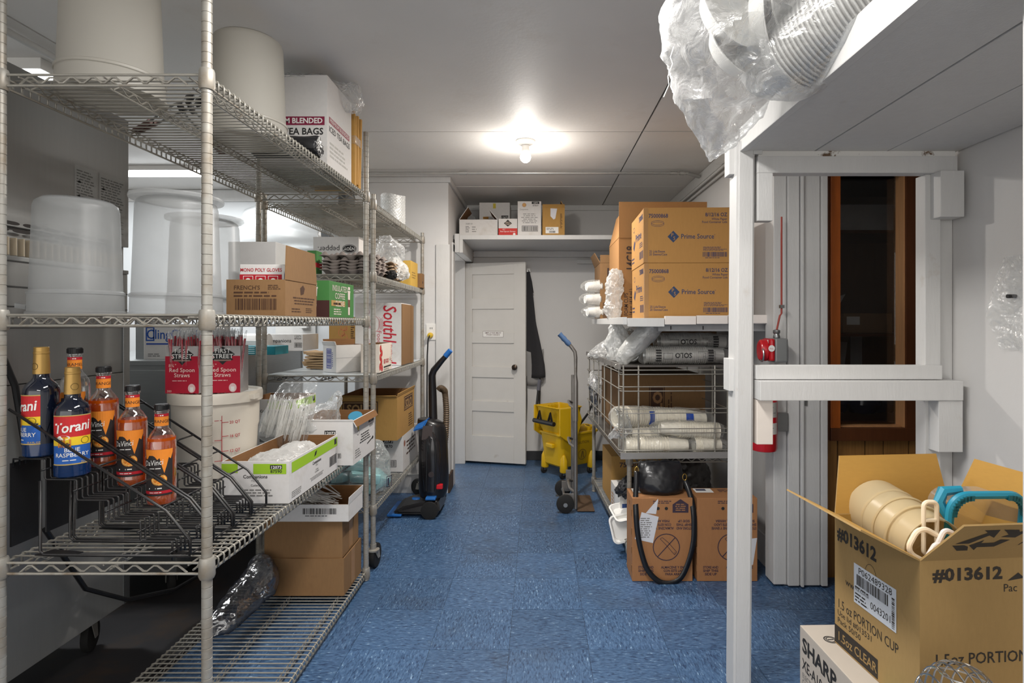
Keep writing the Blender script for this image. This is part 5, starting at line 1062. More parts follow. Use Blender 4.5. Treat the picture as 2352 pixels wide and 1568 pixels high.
t, w, h = ab('red_white_straw_carton', 'small red and white straw carton on the alcove shelf', 1145, 1188, 502, 4.50, .12, m=M_WBOX)
f = front(w, .12); f.rect(0, 0, w, h * .44, ink(196, 56, 50)); f.poly([(w * .28, h * .72), (w * .5, h * .94), (w * .72, h * .72), (w * .5, h * .54)], K_BLK); f.text('FIRST\nSTREET', w * .5, h * .74, .016, ink(220, 200, 180), 'CENTER', 1); f.text('8¼"', w * .3, h * .34, .014, K_WHT, 'CENTER', 1); f.text('Red Spoon Straws', w * .5, h * .22, .016, K_WHT, 'CENTER', 1, width=w * .8); f.disc(w * .84, h * .1, .010, K_WHT, 1); f.build('printed_lettering', t)
t, w, h = ab('tall_white_carton', 'tall white carton with small barcode, centre of the alcove shelf row', 1189, 1243, 462, 4.50, .2, m=M_WBOX)
f = front(w, .2); f.disc(w * .28, h - .03, .014, ink(206, 160, 100)); f.ring(w * .28, h - .03, .016, .002, ink(150, 70, 50), 1); f.text('Companions', w * .08, h - .07, .018, K_GRY, shear=.2, width=w * .36); f.rect(w * .6, h - .022, w * .92, h - .003, K_BLK); f.text('12073', w * .76, h - .019, .016, K_WHT, 'CENTER', 1); f.text('87869', w * .76, h - .04, .018, K_BLK, 'CENTER'); f.fine(w * .15, h * .36, w * .85, h * .66, 6, ink(150, 148, 146), 0, 3, True); f.frame(w * .18, .035, w * .86, .08, .003, K_BLK); f.bars(w * .2, .04, w * .84, .075, K_BLK); f.build('printed_lettering', t)
t, w, h = ab('brown_shelf_carton', 'brown open carton with white label, rightmost on the alcove shelf', 1246, 1297, 477, 4.50, .32, m=M_CARD_Y, openup=True, flaps=(('f', -18, .03), ('r', -30, .06), ('b', 0, .03)))
f = front(w, .32); f.rect(w * .14, .02, w * .72, .07, K_WHT); f.bars(w * .3, .024, w * .58, .04, K_BLK, 1, 3); f.fine(w * .18, .045, w * .6, .066, 2, K_GRY, 1); f.poly([(w * .36, h * .98), (w * .66, h * .97), (w * .58, h * .62), (w * .5, h * .58), (w * .36, h * .7)], ink(214, 214, 220), 1); f.fine(w * .8, .06, w * .9, h * .8, 12, K_BRN); f.build('printed_lettering', t)
# ================================================================== APRON, MOP BUCKET, HAND TRUCK
ap = thing('apron', 'dark charcoal apron hanging on the back wall beside the open door', 'apron', (wx(1213, 5.17), 5.17, wz(622, 5.17)))
part('hook', M_WPLAS, ap, (-.012, .02, -.02, .03, -.01, .022))
RB = [(0, .012), (.10, .03), (.22, .048), (.42, .072), (.58, .112), (.75, .150), (.85, .158), (.88, .146)]
def edge(v):
    for (a, x), (c, y) in zip(RB[:-1], RB[1:]):
        if v <= c: return x + (y - x) * (v - a) / (c - a) if False else x + (y - x) * (v - a) / (c - a)
    return RB[-1][1]
L_ = .98
def apf(u, v):
    x1 = edge(.02 + v * .84); x0 = -.10
    return Vector((x0 + (x1 - x0) * u, -.035 - .02 * math.sin(u * 7 + v * 2) * (.3 + v), -.015 - L_ * (v * .98) + .06 * u * max(0, v - .8)))
b = MB(); b.grid(apf, 22, 24); o = b.build('cloth', mat('charcoal_cloth', (52, 51, 53), .95, var=.12, scale=160), ap, True); o.modifiers.new('thick', 'SOLIDIFY').thickness = .004
b = MB(); b.grid(lambda u, v: Vector((-.06 + .20 * u, -.018, -.70 - .30 * v - .04 * math.sin(u * 3))), 10, 8); o = b.build('grey_lining', mat('grey_lining', (150, 148, 146), .9), ap, True); o.modifiers.new('thick', 'SOLIDIFY').thickness = .003
for x, a, c in ((.105, -.85, -1.22), (-.015, -.95, -1.38)): b = MB(); b.tube([(x, -.045, a), (x + .003, -.04, (a + c) / 2), (x - .004, -.03, c)], .006, 6); b.build('tie', M_BLACKP, ap, True)
b = MB(); b.tube([(.005, -.015, .005), (.03, -.03, -.10), (.045, -.035, -.2)], .006, 6); b.build('neck_strap', M_BLACKP, ap, True)
mb = thing('mop_bucket', 'yellow mop bucket on casters with a side-press wringer', 'mop bucket', (wx(1305, 4.74), 4.76, 0), math.radians(38))
M_YEL = mat('yellow_plastic', (214, 172, 20), .42, var=.06, scale=8, dirt=(150, 112, 30), dirt_scale=6, dirt_lo=.58, dirt_hi=.8)
def rrect(cx, cy, z, hx, hy, rr, n=6):
    out = []
    for sx, sy, a0 in ((1, 1, 0), (-1, 1, 90), (-1, -1, 180), (1, -1, 270)):
        for k in range(n + 1): a = math.radians(a0 + 90 * k / n); out.append((cx + sx * (hx - rr) + rr * math.cos(a), cy + sy * (hy - rr) + rr * math.sin(a), z))
    return out
def shell(name, m, parent, rings, cap0=True, cap1=False):
    b = MB(); vs = [[b.bm.verts.new(p) for p in r] for r in rings]; n = len(vs[0])
    for A, B in zip(vs[:-1], vs[1:]):
        for k in range(n): b.bm.faces.new([A[k], A[(k + 1) % n], B[(k + 1) % n], B[k]])
    if cap0: b.bm.faces.new(list(reversed(vs[0])))
    if cap1: b.bm.faces.new(vs[-1])
    return b.build(name, m, parent, True)
shell('tank', M_YEL, mb, [rrect(0, 0, .085, .16, .11, .05), rrect(0, 0, .10, .175, .12, .05), rrect(.01, 0, .34, .205, .14, .04), rrect(.01, 0, .345, .215, .15, .04), rrect(.01, 0, .36, .215, .15, .04), rrect(.01, 0, .36, .2, .135, .035), rrect(.01, 0, .12, .165, .11, .04)], True, True)
shell('spout', M_YEL, mb, [rrect(.20, 0, .30, .03, .05, .02), rrect(.225, 0, .375, .04, .07, .02), rrect(.225, 0, .375, .03, .06, .02), rrect(.20, 0, .31, .022, .04, .015)], True, False)
shell('wringer', M_YEL, mb, [rrect(-.09, 0, .33, .09, .10, .02), rrect(-.10, 0, .42, .115, .135, .03), rrect(-.10, 0, .555, .125, .145, .03), rrect(-.10, 0, .57, .135, .155, .03), rrect(-.10, 0, .575, .12, .14, .03), rrect(-.09, 0, .36, .08, .095, .02)], True, True)
for s in (-1, 1):
    b = MB(); b.prism([(-.23, s * .158, .36), (-.23, s * .158, .57), (-.04, s * .158, .57), (.0, s * .158, .47), (-.06, s * .158, .30), (-.14, s * .158, .30)], (0, s * .014, 0)); b.build('wringer_side', M_YEL, mb)
b = MB(); b.rod((-.26, -.13, .45), (-.26, .13, .45), .018, 12); b.build('press_shaft', M_BLACKP, mb, True)
for y in (-.07, .07): b = MB(); b.tube([(-.245, y - .02, .44), (-.25, y + .0, .53), (-.245, y + .03, .46)], .010, 8); b.build('press_arm', M_BLACKP, mb, True)
b = MB(); b.tube([(-.19, .165, .44), (-.20, .18, .42), (-.20, .185, .46), (-.155, .20, .70)], .012, 10); b.build('wringer_lever', M_BLACKP, mb, True); b = MB(); b.tube([(-.158, .199, .68), (-.14, .205, .77)], .017, 12); b.build('lever_grip', mat('grey_grip', (84, 84, 92), .6), mb, True)
for k in range(4): part('vent_rib', M_YEL, mb, (-.18 + .035 * k, -.17 + .035 * k, .05, .14, .55, .575))
part('recessed_handle', M_YEL, mb, (-.22, -.19, -.06, .03, .24, .275), bev=.008)
for x, y in ((-.15, -.12), (-.15, .12), (.15, -.12), (.15, .12)):
    b = MB(); b.lathe([(.03, .05), (.034, .06), (.03, .15), (.012, .19)], 14, Matrix.Translation((x, y, 0))); b.build('caster_housing', M_YEL, mb, True)
    b = MB(); b.lathe([(.006, -.012), (.026, -.012), (.03, -.006), (.03, .006), (.026, .012), (.006, .012)], 18, Matrix.Translation((x - .012, y, .03)) @ Matrix.Rotation(PI / 2, 4, 'X')); b.build('caster_wheel', M_RUBBER, mb, True); part('caster_fork', M_STEEL, mb, (x - .02, x + .01, y - .018, y + .018, .03, .056))
b = MB(); b.tube([(.1, 0, .36), (.2, -.03, .48), (.3, -.05, .66)], .010, 8); b.build('mop_lever', M_BLACKP, mb, True); b = MB(); b.tube([(.2, -.13, .355), (.24, -.06, .36), (.225, .03, .375)], .003, 6); b.build('bail_wire', M_BLACKP, mb, True)
f = plane((-.15, -.131, 0), (1, 0, 0), (0, -.09, 1), .006); kc = ink(120, 90, 20); f.text('CAUTION', .17, .27, .03, kc, 'CENTER', bold=.02); f.ring(.17, .18, .045, .006, kc); f.poly([(.155, .15), (.165, .15), (.175, .19), (.185, .15), (.195, .15), (.18, .21), (.165, .21)], kc); f.build('printed_mark', mb)
ht = thing('hand_truck', 'worn steel hand truck with blue grip and black wheels', 'hand truck', (.232, 3.78, 0))
M_WORN = mat('worn_grey_metal', (132, 128, 124), .42, metal=.7, var=.2, scale=14, dirt=(92, 76, 60), dirt_scale=9, dirt_lo=.55, dirt_hi=.75); M_RUST = mat('rusty_plate', (98, 78, 62), .6, metal=.3, var=.3, scale=12, dirt=(70, 50, 38), dirt_scale=8)
for y in (0, .30):
    b = MB(); b.tube([(0.02, y, .02), (.02, y, .60), (.02, y, .88)], .0135, 12); b.build('rail', M_WORN, ht, True)
b = MB(); b.tube([(.02, 0, .6), (.02, 0, .86), (.02, 0, .91), (.02, 0, 1.02), (.015, 0, 1.06), (-.01, 0, 1.095), (-.075, 0, 1.165)], [.0165, .0165, .010, .0125, .0125, .0125, .0125], 12); b.build('handle_tube', M_WORN, ht, True)
b = MB(); b.tube([(-.02, 0, 1.106), (-.035, 0, 1.122), (-.045, 0, 1.133), (-.06, 0, 1.149), (-.07, 0, 1.16), (-.088, 0, 1.179)], [.016, .019, .016, .019, .016, .018], 12); b.build('blue_grip', mat('blue_rubber_grip', (66, 94, 132), .6), ht, True)
for z in (.12, .42, .68): b = MB(); b.tube([(.02, 0, z), (-.015, .05, z + .02), (-.02, .15, z + .03), (-.015, .25, z + .02), (.02, .3, z)], .009, 8); b.build('cross_brace', M_WORN, ht, True)
part('toe_plate', M_RUST, ht, (.03, .145, -.02, .32, .006, .012), bev=.001); b = MB(); b.rod((-.05, -.03, .06), (-.05, .33, .06), .009, 10); b.build('axle', M_WORN, ht, True)
part('axle_bracket', M_WORN, ht, (-.06, .02, -.006, .0, .045, .12)); part('axle_bracket', M_WORN, ht, (-.06, .02, .30, .306, .045, .12)); part('fender', M_WORN, ht, (-.03, .02, .298, .304, .06, .2))
for y in (-.03, .33): b = MB(); b.lathe([(.010, -.02), (.018, -.022), (.02, -.014), (.04, -.012), (.046, -.018), (.058, -.014), (.0595, 0), (.058, .014), (.046, .018), (.01, .018)], 28, Matrix.Translation((-.05, y, .0598)) @ Matrix.Rotation(PI / 2, 4, 'X')); b.build('wheel', M_RUBBER, ht, True); b = MB(); b.lathe([(.004, 0), (.014, .002), (.014, .008)], 14, Matrix.Translation((-.05, y - .024, .0598)) @ Matrix.Rotation(PI / 2, 4, 'X')); b.build('hub', M_STEEL, ht, True)
# ================================================================== RIGHT RACK: WIRE CAGE AND CUP SLEEVES
RZ = math.radians(2.57)
cg = thing('wire_cage', 'grey wire dump cage standing on the low rack by the right wall', 'wire cage', (.425, 2.90, Z3[0] + .001), RZ)
cwid, cdep, chgt = .575, 1.28, .475
def w_(name, path, r=.0035, seg=6, m=None): b = MB(); b.tube(path, r, seg); return b.build(name, m or M_EPOXY, cg, True)
for x in (.012, .09, .485, .563): w_('upright_wire', [(x, 0, .02), (x, 0, chgt)], .0045, 8)
for x in (.012, .15, .29, .43, .563): w_('upright_wire', [(x, cdep, .02), (x, cdep, chgt)], .004)
for k in range(6):
    for x in (0, cwid): w_('upright_wire', [(x, .06 + k * .23, .02), (x, .06 + k * .23, chgt)], .004)
for z in (.03, .13, .232, .345, .43):
    for dz in (0, .022 if z != .03 else .012):
        w_('front_wire', [(-.004, .02, z + dz), (0, .0045, z + dz), (.02, -.006, z + dz), (cwid - .02, -.006, z + dz), (cwid, .0045, z + dz), (cwid + .004, .02, z + dz)], .0028)
    for x, s in ((0, -1), (cwid, 1)):
        w_('side_wire', [(x - s * .004, .0, z + .01), (x + s * .006, .02, z + .01), (x + s * .006, cdep - .02, z + .01), (x - s * .004, cdep, z + .01)], .0028); 
    w_('back_wire', [(0, cdep + .005, z), (cwid, cdep + .005, z)], .0028)
part('base_bar', mat('grey_flat_bar', (150, 148, 146), .45, metal=.4), cg, (-.005, cwid + .005, -.012, -.008, .0, .032), bev=0)
b = MB(); b.bx(.0, cwid, .0, cdep, .002, .006); b.build('floor_tray', M_STEEL, cg)
b = MB(); b.bx(.0, cwid, .004, cdep, chgt - .008, chgt); b.build('top_tray', mat('dark_grey_tray', (92, 88, 84), .5, metal=.3), cg); part('top_side_bar', M_WORN, cg, (-.012, .0, .0, cdep, chgt - .02, chgt + .008)); 
for x, y in ((-.012, .05), (-.012, .8), (cwid - .01, -.01)): w_('corner_coil', [(x + .012 * math.cos(a), y, chgt - .01 + .012 * math.sin(a)) for a in [k * .6 for k in range(11)]], .0026)
CT = Z3[0] + chgt + .002; CB = Z3[0] + .008
carton('cup_carton', 'long brown cup carton with upright black lettering inside the wire cage', .50, .78, .375, (.735, 3.78, CB), RZ)
t = bpy.data.objects['cup_carton.001']; f = plane((-.25, -.39, 0), (1, 0, 0), (0, 0, 1)); f.rect(.17, .03, .245, .30, K_BRN); f.rect(.16, .02, .165, .31, K_BRN); f.rect(.25, .02, .255, .31, K_BRN); f.build('printed_frame', t)
f = plane((-.25, -.39, 0), (0, 0, 1), (-1, 0, 0), .0014); f.text('SOLO', .05, -.237, .075, ink(150, 111, 72), 'LEFT', bold=.05, width=.23); f.fine(.05, -.30, .3, -.27, 2, K_BRN); f.build('printed_lettering', t)
M_CUPW = mat('cream_paper_cup', (232, 224, 208), .55, var=.03); M_CUPC = film('clear_cup_plastic', (226, 222, 216), clear=.30, rough=.18, crinkle=.1, milky=.75); M_CUPF = mat('white_foam_cup', (232, 230, 226), .6, var=.03)
def cup_mesh(r0, r1, h, m):
    b = MB(); b.lathe([(r0 * .9, .004), (r0, 0), (r1, h - .003), (r1 + .0042, h - .004), (r1 + .0042, h), (r1 - .001, h), (r0 - .0016, .006)], 22, cap0=True, cap1=False); return b.build('cup', m, smooth=True, mesh_only=True)
CM = {k: cup_mesh(*a) for k, a in dict(paper=(.030, .041, .105, M_CUPW), big=(.036, .052, .12, M_CUPW), clear=(.030, .043, .10, M_CUPC), foam=(.030, .042, .10, M_CUPF)).items()}
def sleeve(name, label, a, c, kind, n, r, band=None, group=None, bag=True, seed=1, tail=.05, film_m=None):
    """nested cups from a to c (mouths towards c) in a plastic sleeve"""
    a, c = Vector(a), Vector(c); t = thing(name, label, 'cup sleeve', a, 0, group); d = (c - a); L = d.length; d.normalize(); q = d.to_track_quat('Z', 'X').to_euler()
    t.rotation_euler = q; h = {'paper': .105, 'big': .12, 'clear': .10, 'foam': .10}[kind]
    for k in range(n): put('cup', CM[kind], t, loc=(0, 0, (L - h) * k / max(1, n - 1)))
    if bag:
        b = loft(refine([((0, 0, -tail), (r * .3, 0, 0), (0, r * .3, 0)), ((0, 0, -.01), (r * .8, 0, 0), (0, r * .8, 0)), ((0, 0, L * .3), (r * 1.06, 0, 0), (0, r * 1.06, 0)), ((0, 0, L * .7), (r * 1.06, 0, 0), (0, r * 1.06, 0)), ((0, 0, L + .006), (r * 1.02, 0, 0), (0, r * 1.02, 0)), ((0, 0, L + tail * .6), (r * .5, 0, 0), (0, r * .4, 0))], 20), 22); crumple(b, .0045, 22, seed); b.build('wrapping', film_m or film('sleeve_wrap', (240, 238, 234), clear=.94, rough=.15, crinkle=.6, milky=.6), t, True)
    if band:
        for u, w, m in band:
            f = cylf(r * 1.07, u, band_a); f.rect(-r * .7, 0, r * .7, w, m, 0, 10); f.build('printed_band', t)
    return t
band_a = .0
K_BLU2 = ink(30, 70, 160)
sleeve('paper_cup_sleeve', 'cream paper cup sleeve lying lowest at the front of the wire cage', (.78, 2.965, CB + .048), (.455, 2.965, CB + .048), 'paper', 17, .043, None, 'paper cup sleeves in the cage', seed=3)
sleeve('paper_cup_sleeve', 'short cream cup sleeve at the right end of the cage, lowest row', (.955, 2.975, CB + .048), (.815, 2.97, CB + .048), 'paper', 5, .043, None, 'paper cup sleeves in the cage', seed=4)
sleeve('paper_cup_sleeve', 'cream cup sleeve with blue band lying in the second row of the cage', (.92, 3.06, CB + .085), (.50, 3.055, CB + .085), 'paper', 20, .043, [(.18, .035, K_BLU2)], 'paper cup sleeves in the cage', seed=5)
sleeve('paper_cup_sleeve', 'ribbed cream cup sleeve lying on top at the right of the cage', (.64, 2.985, CB + .135), (.95, 3.0, CB + .115), 'paper', 17, .043, None, 'paper cup sleeves in the cage', seed=6)
sleeve('paper_cup_sleeve', 'larger cream cup sleeve with blue band at the upper left of the cage', (.70, 3.17, CB + .165), (.42, 3.02, CB + .185), 'big', 14, .054, [(.10, .04, K_BLU2)], 'paper cup sleeves in the cage', seed=7)
sleeve('paper_cup_sleeve', 'cream cup sleeve with dark blue tips behind the ribbed one', (.92, 3.13, CB + .155), (.60, 3.12, CB + .17), 'big', 14, .054, [(.08, .04, K_BLU2)], 'paper cup sleeves in the cage', seed=8)
clear_bag('crumpled clear bag drooping out of the left side of the cage', [((.40, 3.02, .66), (.02, 0, .01), (0, .02, 0)), ((.43, 2.99, .68), (.04, 0, 0), (0, .05, .02)), ((.46, 2.98, .72), (.03, 0, 0), (0, .05, .02)), ((.44, 3.0, .80), (.02, 0, 0), (0, .03, 0))], 10, .014, 20, 31, M_FILM)
def mark(t, r, us, L):
    for u in us:
        f = cylf(r * 1.08, u, 0)
        for k in range(5): f.rect(-r * .75 + k * r * .32, 0, -r * .75 + k * r * .32 + r * .2, .028, K_BLK, 0, 2)
        f.build('printed_bars', t)
    f0 = Face(lambda u, v, Lr: Vector((-r * 1.08 * math.sin(v / r), -r * 1.08 * math.cos(v / r), u))); f0.text('SOLO', L * .42, -.012, .034, K_BLK, 'LEFT', bold=.03); f0.frame(L * .12, -.02, L * .34, .022, .0015, K_BLK); f0.fine(L * .14, -.014, L * .32, .018, 4, K_GRY); f0.frame(L * .66, -.012, L * .78, .018, .0015, K_BLK); f0.build('printed_lettering', t)
a = sleeve('clear_cup_sleeve', 'clear cup sleeve with black print lying at the front of the cage top', (.97, 2.985, CT + .048), (.56, 2.985, CT + .048), 'clear', 30, .044, None, 'clear cup sleeves on the cage', seed=9); mark(a, .044, (.06, .33), .41)
a = sleeve('clear_cup_sleeve', 'clear cup sleeve with black print lying behind and above the front one', (1.02, 3.10, CT + .115), (.66, 3.09, CT + .115), 'clear', 28, .044, None, 'clear cup sleeves on the cage', seed=10); mark(a, .044, (.05,), .40)
sleeve('clear_cup_sleeve', 'clear cup sleeve propped up aslant at the left front of the cage top', (.46, 2.99, CT + .045), (.625, 2.97, CT + .225), 'clear', 9, .05, None, 'clear cup sleeves on the cage', seed=11, film_m=M_FILM2)
sleeve('clear_cup_sleeve', 'clear cup sleeve under the propped one, pointing to the back', (.55, 3.32, CT + .06), (.50, 3.04, CT + .06), 'clear', 12, .05, None, 'clear cup sleeves on the cage', seed=12)
clear_bag('crumpled clear film bag on the far left end of the cage top', [((.33, 3.65, CT + .01), (.01, 0, 0), (0, .02, .01)), ((.38, 3.62, CT + .035), (.02, .02, 0), (0, .05, .03)), ((.45, 3.6, CT + .06), (.03, .03, 0), (0, .08, .05)), ((.52, 3.5, CT + .09), (.03, .03, 0), (0, .08, .07)), ((.56, 3.4, CT + .14), (.02, .02, 0), (0, .03, .05))], 14, .018, 14, 33)
clear_bag('stiff clear bag standing up behind the propped cup sleeve', [((.46, 3.25, CT + .01), (.06, 0, 0), (0, .04, 0)), ((.46, 3.25, CT + .10), (.07, 0, 0), (0, .03, 0)), ((.45, 3.26, CT + .18), (.05, 0, 0), (0, .02, 0)), ((.44, 3.26, CT + .23), (.015, 0, 0), (0, .008, 0))], 10, .012, 14, 34, M_FILM2)
carton('brown_back_carton', 'dark brown carton on the cage top behind the clear sleeves', .50, .35, .165, (.83, 3.62, CT), RZ, m=mat('brown_kraft', (128, 96, 66), .85, var=.08))  # plain darker brown board
clear_bag('crinkled clear bag poking from the cage side by the hand truck', [((.335, 3.72, .88), (.01, 0, 0), (0, .02, .02)), ((.36, 3.72, .885), (.01, 0, .0), (0, .05, .05)), ((.39, 3.72, .86), (.01, 0, 0), (0, .06, .06)), ((.41, 3.72, .84), (.01, 0, 0), (0, .04, .04))], 10, .012, 20, 35)
clear_bag('dark film bag hanging at the far corner of the low rack', [((.40, 4.0, .86), (.03, 0, 0), (0, .03, 0)), ((.40, 4.02, .78), (.035, 0, 0), (0, .05, 0)), ((.41, 4.02, .68), (.025, 0, 0), (0, .05, 0)), ((.42, 4.02, .60), (.012, 0, 0), (0, .02, 0))], 10, .012, 20, 36, M_DBAG, 'plastic_bag')
# ---- under the rack
zr = Z3[1] + .001
t = carton('lid_carton', 'brown lid carton printed 75000868 on the bottom of the low rack', .42, .36, .305, (.67, 3.80, zr), RZ, m=M_CARD_Y); f = front(.42, .36); f.text('75000868', .05, .235, .042, K_NAVY, bold=.012, width=.19); f.ring(.12, .19, .035, .003, ink(110, 90, 70), ry=.014); f.build('printed_lettering', t)
t = carton('white_blue_carton', 'white carton with blue panel on the left edge of the low rack', .17, .30, .20, (.535, 3.30, zr), RZ, m=M_WBOX); f = left(.17, .30); f.rect(.14, .03, .30, .19, K_WHT); f.rect(.19, .0, .29, .1, ink(40, 70, 130), 1); f.fine(.03, .05, .12, .15, 5, ink(190, 140, 90)); f.build('printed_panel', t); f = front(.17, .30); f.rect(.01, .05, .13, .15, ink(40, 66, 120)); f.fine(.02, .07, .11, .13, 3, K_WHT, 1); f.build('printed_panel', t)
for k, (x, y, z, rx) in enumerate(((.475, 3.10, .225, .35), (.462, 3.06, .15, 1.25))):
    tl = thing('foam_tray', ['white foam tray lying on the low rack edge beside the fountain cartons', 'white foam tray tipped down over the low rack edge'][k], 'tray', (x, y, z), 0, 'foam trays', (rx, -.15, .2))
    shell('dish', M_CUPF, tl, [rrect(0, 0, -.02, .055, .055, .02), rrect(0, 0, .0, .066, .066, .026), rrect(0, 0, .004, .074, .074, .03), rrect(0, 0, .006, .066, .066, .026), rrect(0, 0, -.014, .052, .052, .02)], True, True)
bbg = clear_bag('small black bag on the white carton left of the leather bag', [((.50, 3.12, .302), (.06, 0, 0), (0, .04, 0)), ((.50, 3.12, .33), (.075, 0, 0), (0, .05, 0)), ((.51, 3.12, .37), (.06, 0, 0), (0, .04, 0)), ((.51, 3.13, .405), (.02, 0, 0), (0, .015, 0))], 10, .010, 22, 41, mat('black_soft_bag', (26, 26, 30), .4, var=.2), 'black_bag')
clear_bag('dark translucent bag heaped behind the fountain cartons under the rack', [((.80, 3.35, .14), (.14, 0, 0), (0, .14, 0)), ((.82, 3.35, .26), (.18, 0, 0), (0, .16, 0)), ((.86, 3.36, .40), (.15, 0, 0), (0, .13, 0)), ((.90, 3.36, .50), (.05, 0, 0), (0, .05, 0))], 14, .02, 9, 42, mat('dark_grey_film', (66, 62, 60), .35, var=.2, bump=.3), 'plastic_bag')
K_INK = ink(58, 44, 56)
def fountain(label, x, part_hidden):
    w, d, h = .292, .17, .402
    t = carton('syrup_carton', label, w, d, h, (x, 2.755 + d / 2, .001), 0, m=mat('bag_in_box_board', (158, 110, 70), .8, var=.08, scale=100, stretch=(1, 1, .25), bump=.05), group='fountain syrup cartons')
    f = front(w, d); cx = .195
    for lines, u, rot in ((('STORE AND', 'SHIP THIS', 'SIDE UP'), .066, 0), (('ALMACENE Y ENVIE', 'CON ESTE LADO', 'PARA ARRIBA'), .205, 0)):
        for k, s in enumerate(lines): f.text(s, u, .062 - k * .0165, .0165, K_INK, 'CENTER', bold=.03, width=len(s) * .0082)
    for lines, u in ((('STORE AND', 'SHIP THIS', 'SIDE UP'), .25), (('ALMACENE Y ENVIE', 'CON ESTE LADO', 'PARA ARRIBA'), .135)):
        for k, s in enumerate(lines): f.text(s, u, .262 + k * .0175, .0165, K_INK, 'CENTER', bold=.03, rot=PI, width=len(s) * .0082)
    f.ring(.165, .165, .066, .0045, K_INK); f.line((.122, .118), (.208, .212), .0045, K_INK, 1)
    for a, c in (((.135, .205), (.16, .18)), ((.16, .18), (.205, .128)), ((.145, .212), (.172, .19)), ((.172, .19), (.215, .142)), ((.205, .128), (.215, .142)), ((.135, .205), (.145, .212))): f.line(a, c, .0022, K_INK, 1)
    f.ring(.205, .138, .004, .001, K_INK, 1); f.disc(.125, .352, .008, K_BLK); f.disc(.165, .352, .008, K_BLK); f.fine(.10, .375, .19, .392, 2, K_INK, 0, 2)
    f.poly([(.195, .332), (.272, .332), (.272, .372), (.2335, .398), (.195, .372)], K_INK); f.fine(.205, .34, .262, .378, 4, ink(158, 110, 70), 1, 3, True)
    f.build('printed_lettering', t); f = front(w, d)
    if not part_hidden:
        f.poly([(.012, .205), (.1, .185), (.128, .312), (.045, .335)], ink(206, 206, 210), 1); f.fine(.04, .21, .1, .31, 10, K_GRY, 2); f.poly([(.065, .33), (.115, .325), (.125, .39), (.125, .40)], ink(206, 206, 210), 1)
    else: f.poly([(.17, .075), (.27, .08), (.29, .21), (.20, .20), (.17, .15)], ink(206, 206, 210), 2); f.vbars(.178, .09, .188, .19, K_BLK, 3)
    f.build('torn_label', t, 'torn white paper label')
    f = topf(w, d, h); f.rect(.02, .09, .11, .16, K_WHT); f.rect(.03, .12, .08, .15, ink(70, 70, 90), 1); f.fine(.14, .1, .27, .15, 3, K_INK); f.build('top_label', t)
    b = MB()
    for k in range(4): b.box((-w / 2 - .001, -d / 2 + .01, .06 + .09 * k), (.004, .012, .03))
    b.box((-w / 2, .0, .36), (.003, .03, .02)); b.build('side_slots', M_CARD_D, t, kind='stuff')
fountain('brown fountain syrup carton under the black bag, with torn white label', .604, False)
fountain('brown fountain syrup carton right of the strapped one, partly behind the post', .918, True)
bg = thing('leather_bag', 'black leather shoulder bag sitting on the left fountain carton', 'bag', (.615, 2.845, .404))
M_LEA = mat('black_leather', (24, 24, 27), .38, var=.2, scale=30, bump=.25, bscale=26, coat=.15)
b = loft(refine([((0, 0, .0), (.095, 0, 0), (0, .05, 0)), ((0, 0, .02), (.112, 0, 0), (0, .065, 0)), ((0, 0, .08), (.112, 0, 0), (0, .058, 0)), ((-.005, .005, .13), (.108, 0, 0), (0, .03, 0)), ((-.005, .01, .155), (.10, 0, 0), (0, .010, 0))], 18), 40); crumple(b, .004, 16, 3)
for v in b.bm.verts: v.co.z = max(v.co.z, 0.001)
b.build('body', M_LEA, bg, True)
b = MB(); b.tube([(-.105, .005, .135), (-.05, .0, .152), (.02, .005, .158), (.095, .005, .15)], .004, 6); b.build('zip_edge', M_LEA, bg, True)
M_BRASS = mat('brass', (196, 158, 80), .3, metal=.9)
for x, z in ((-.125, .12), (.112, .085)):
    b = MB(); b.tube([(x + .010 * math.cos(a), -.03, z + .016 * math.sin(a)) for a in [2 * PI * k / 12 for k in range(12)]], .002, 6, closed=True); b.build('ring', M_BRASS, bg, True)
sp_ = [(-.125, -.035, .115), (-.132, -.06, .06), (-.138, -.075, 0), (-.142, -.105, -.06), (-.135, -.112, -.16), (-.115, -.115, -.26), (-.085, -.118, -.34), (-.03, -.12, -.392), (.03, -.12, -.398), (.075, -.118, -.372), (.11, -.115, -.30), (.135, -.11, -.20), (.138, -.10, -.08), (.13, -.075, 0), (.12, -.05, .045), (.112, -.03, .07)]
st_ = refine([(p, (0, 0, 0), (0, 0, 0)) for p in sp_], 60); b = MB()
Pp = [s[0] for s in st_]; V0, V1 = [], []
for i, p in enumerate(Pp):
    d = (Pp[min(i + 1, 60)] - Pp[max(i - 1, 0)]).normalized(); n = Vector((-d.z, 0, d.x)).normalized() * .0125; V0.append(b.bm.verts.new(p + n)); V1.append(b.bm.verts.new(p - n + Vector((0, .004 * math.sin(i * .2), 0))))
for i in range(60): b.bm.faces.new([V0[i], V0[i + 1], V1[i + 1], V1[i]])
o = b.build('strap', M_LEA, bg, True); o.modifiers.new('thick', 'SOLIDIFY').thickness = .003
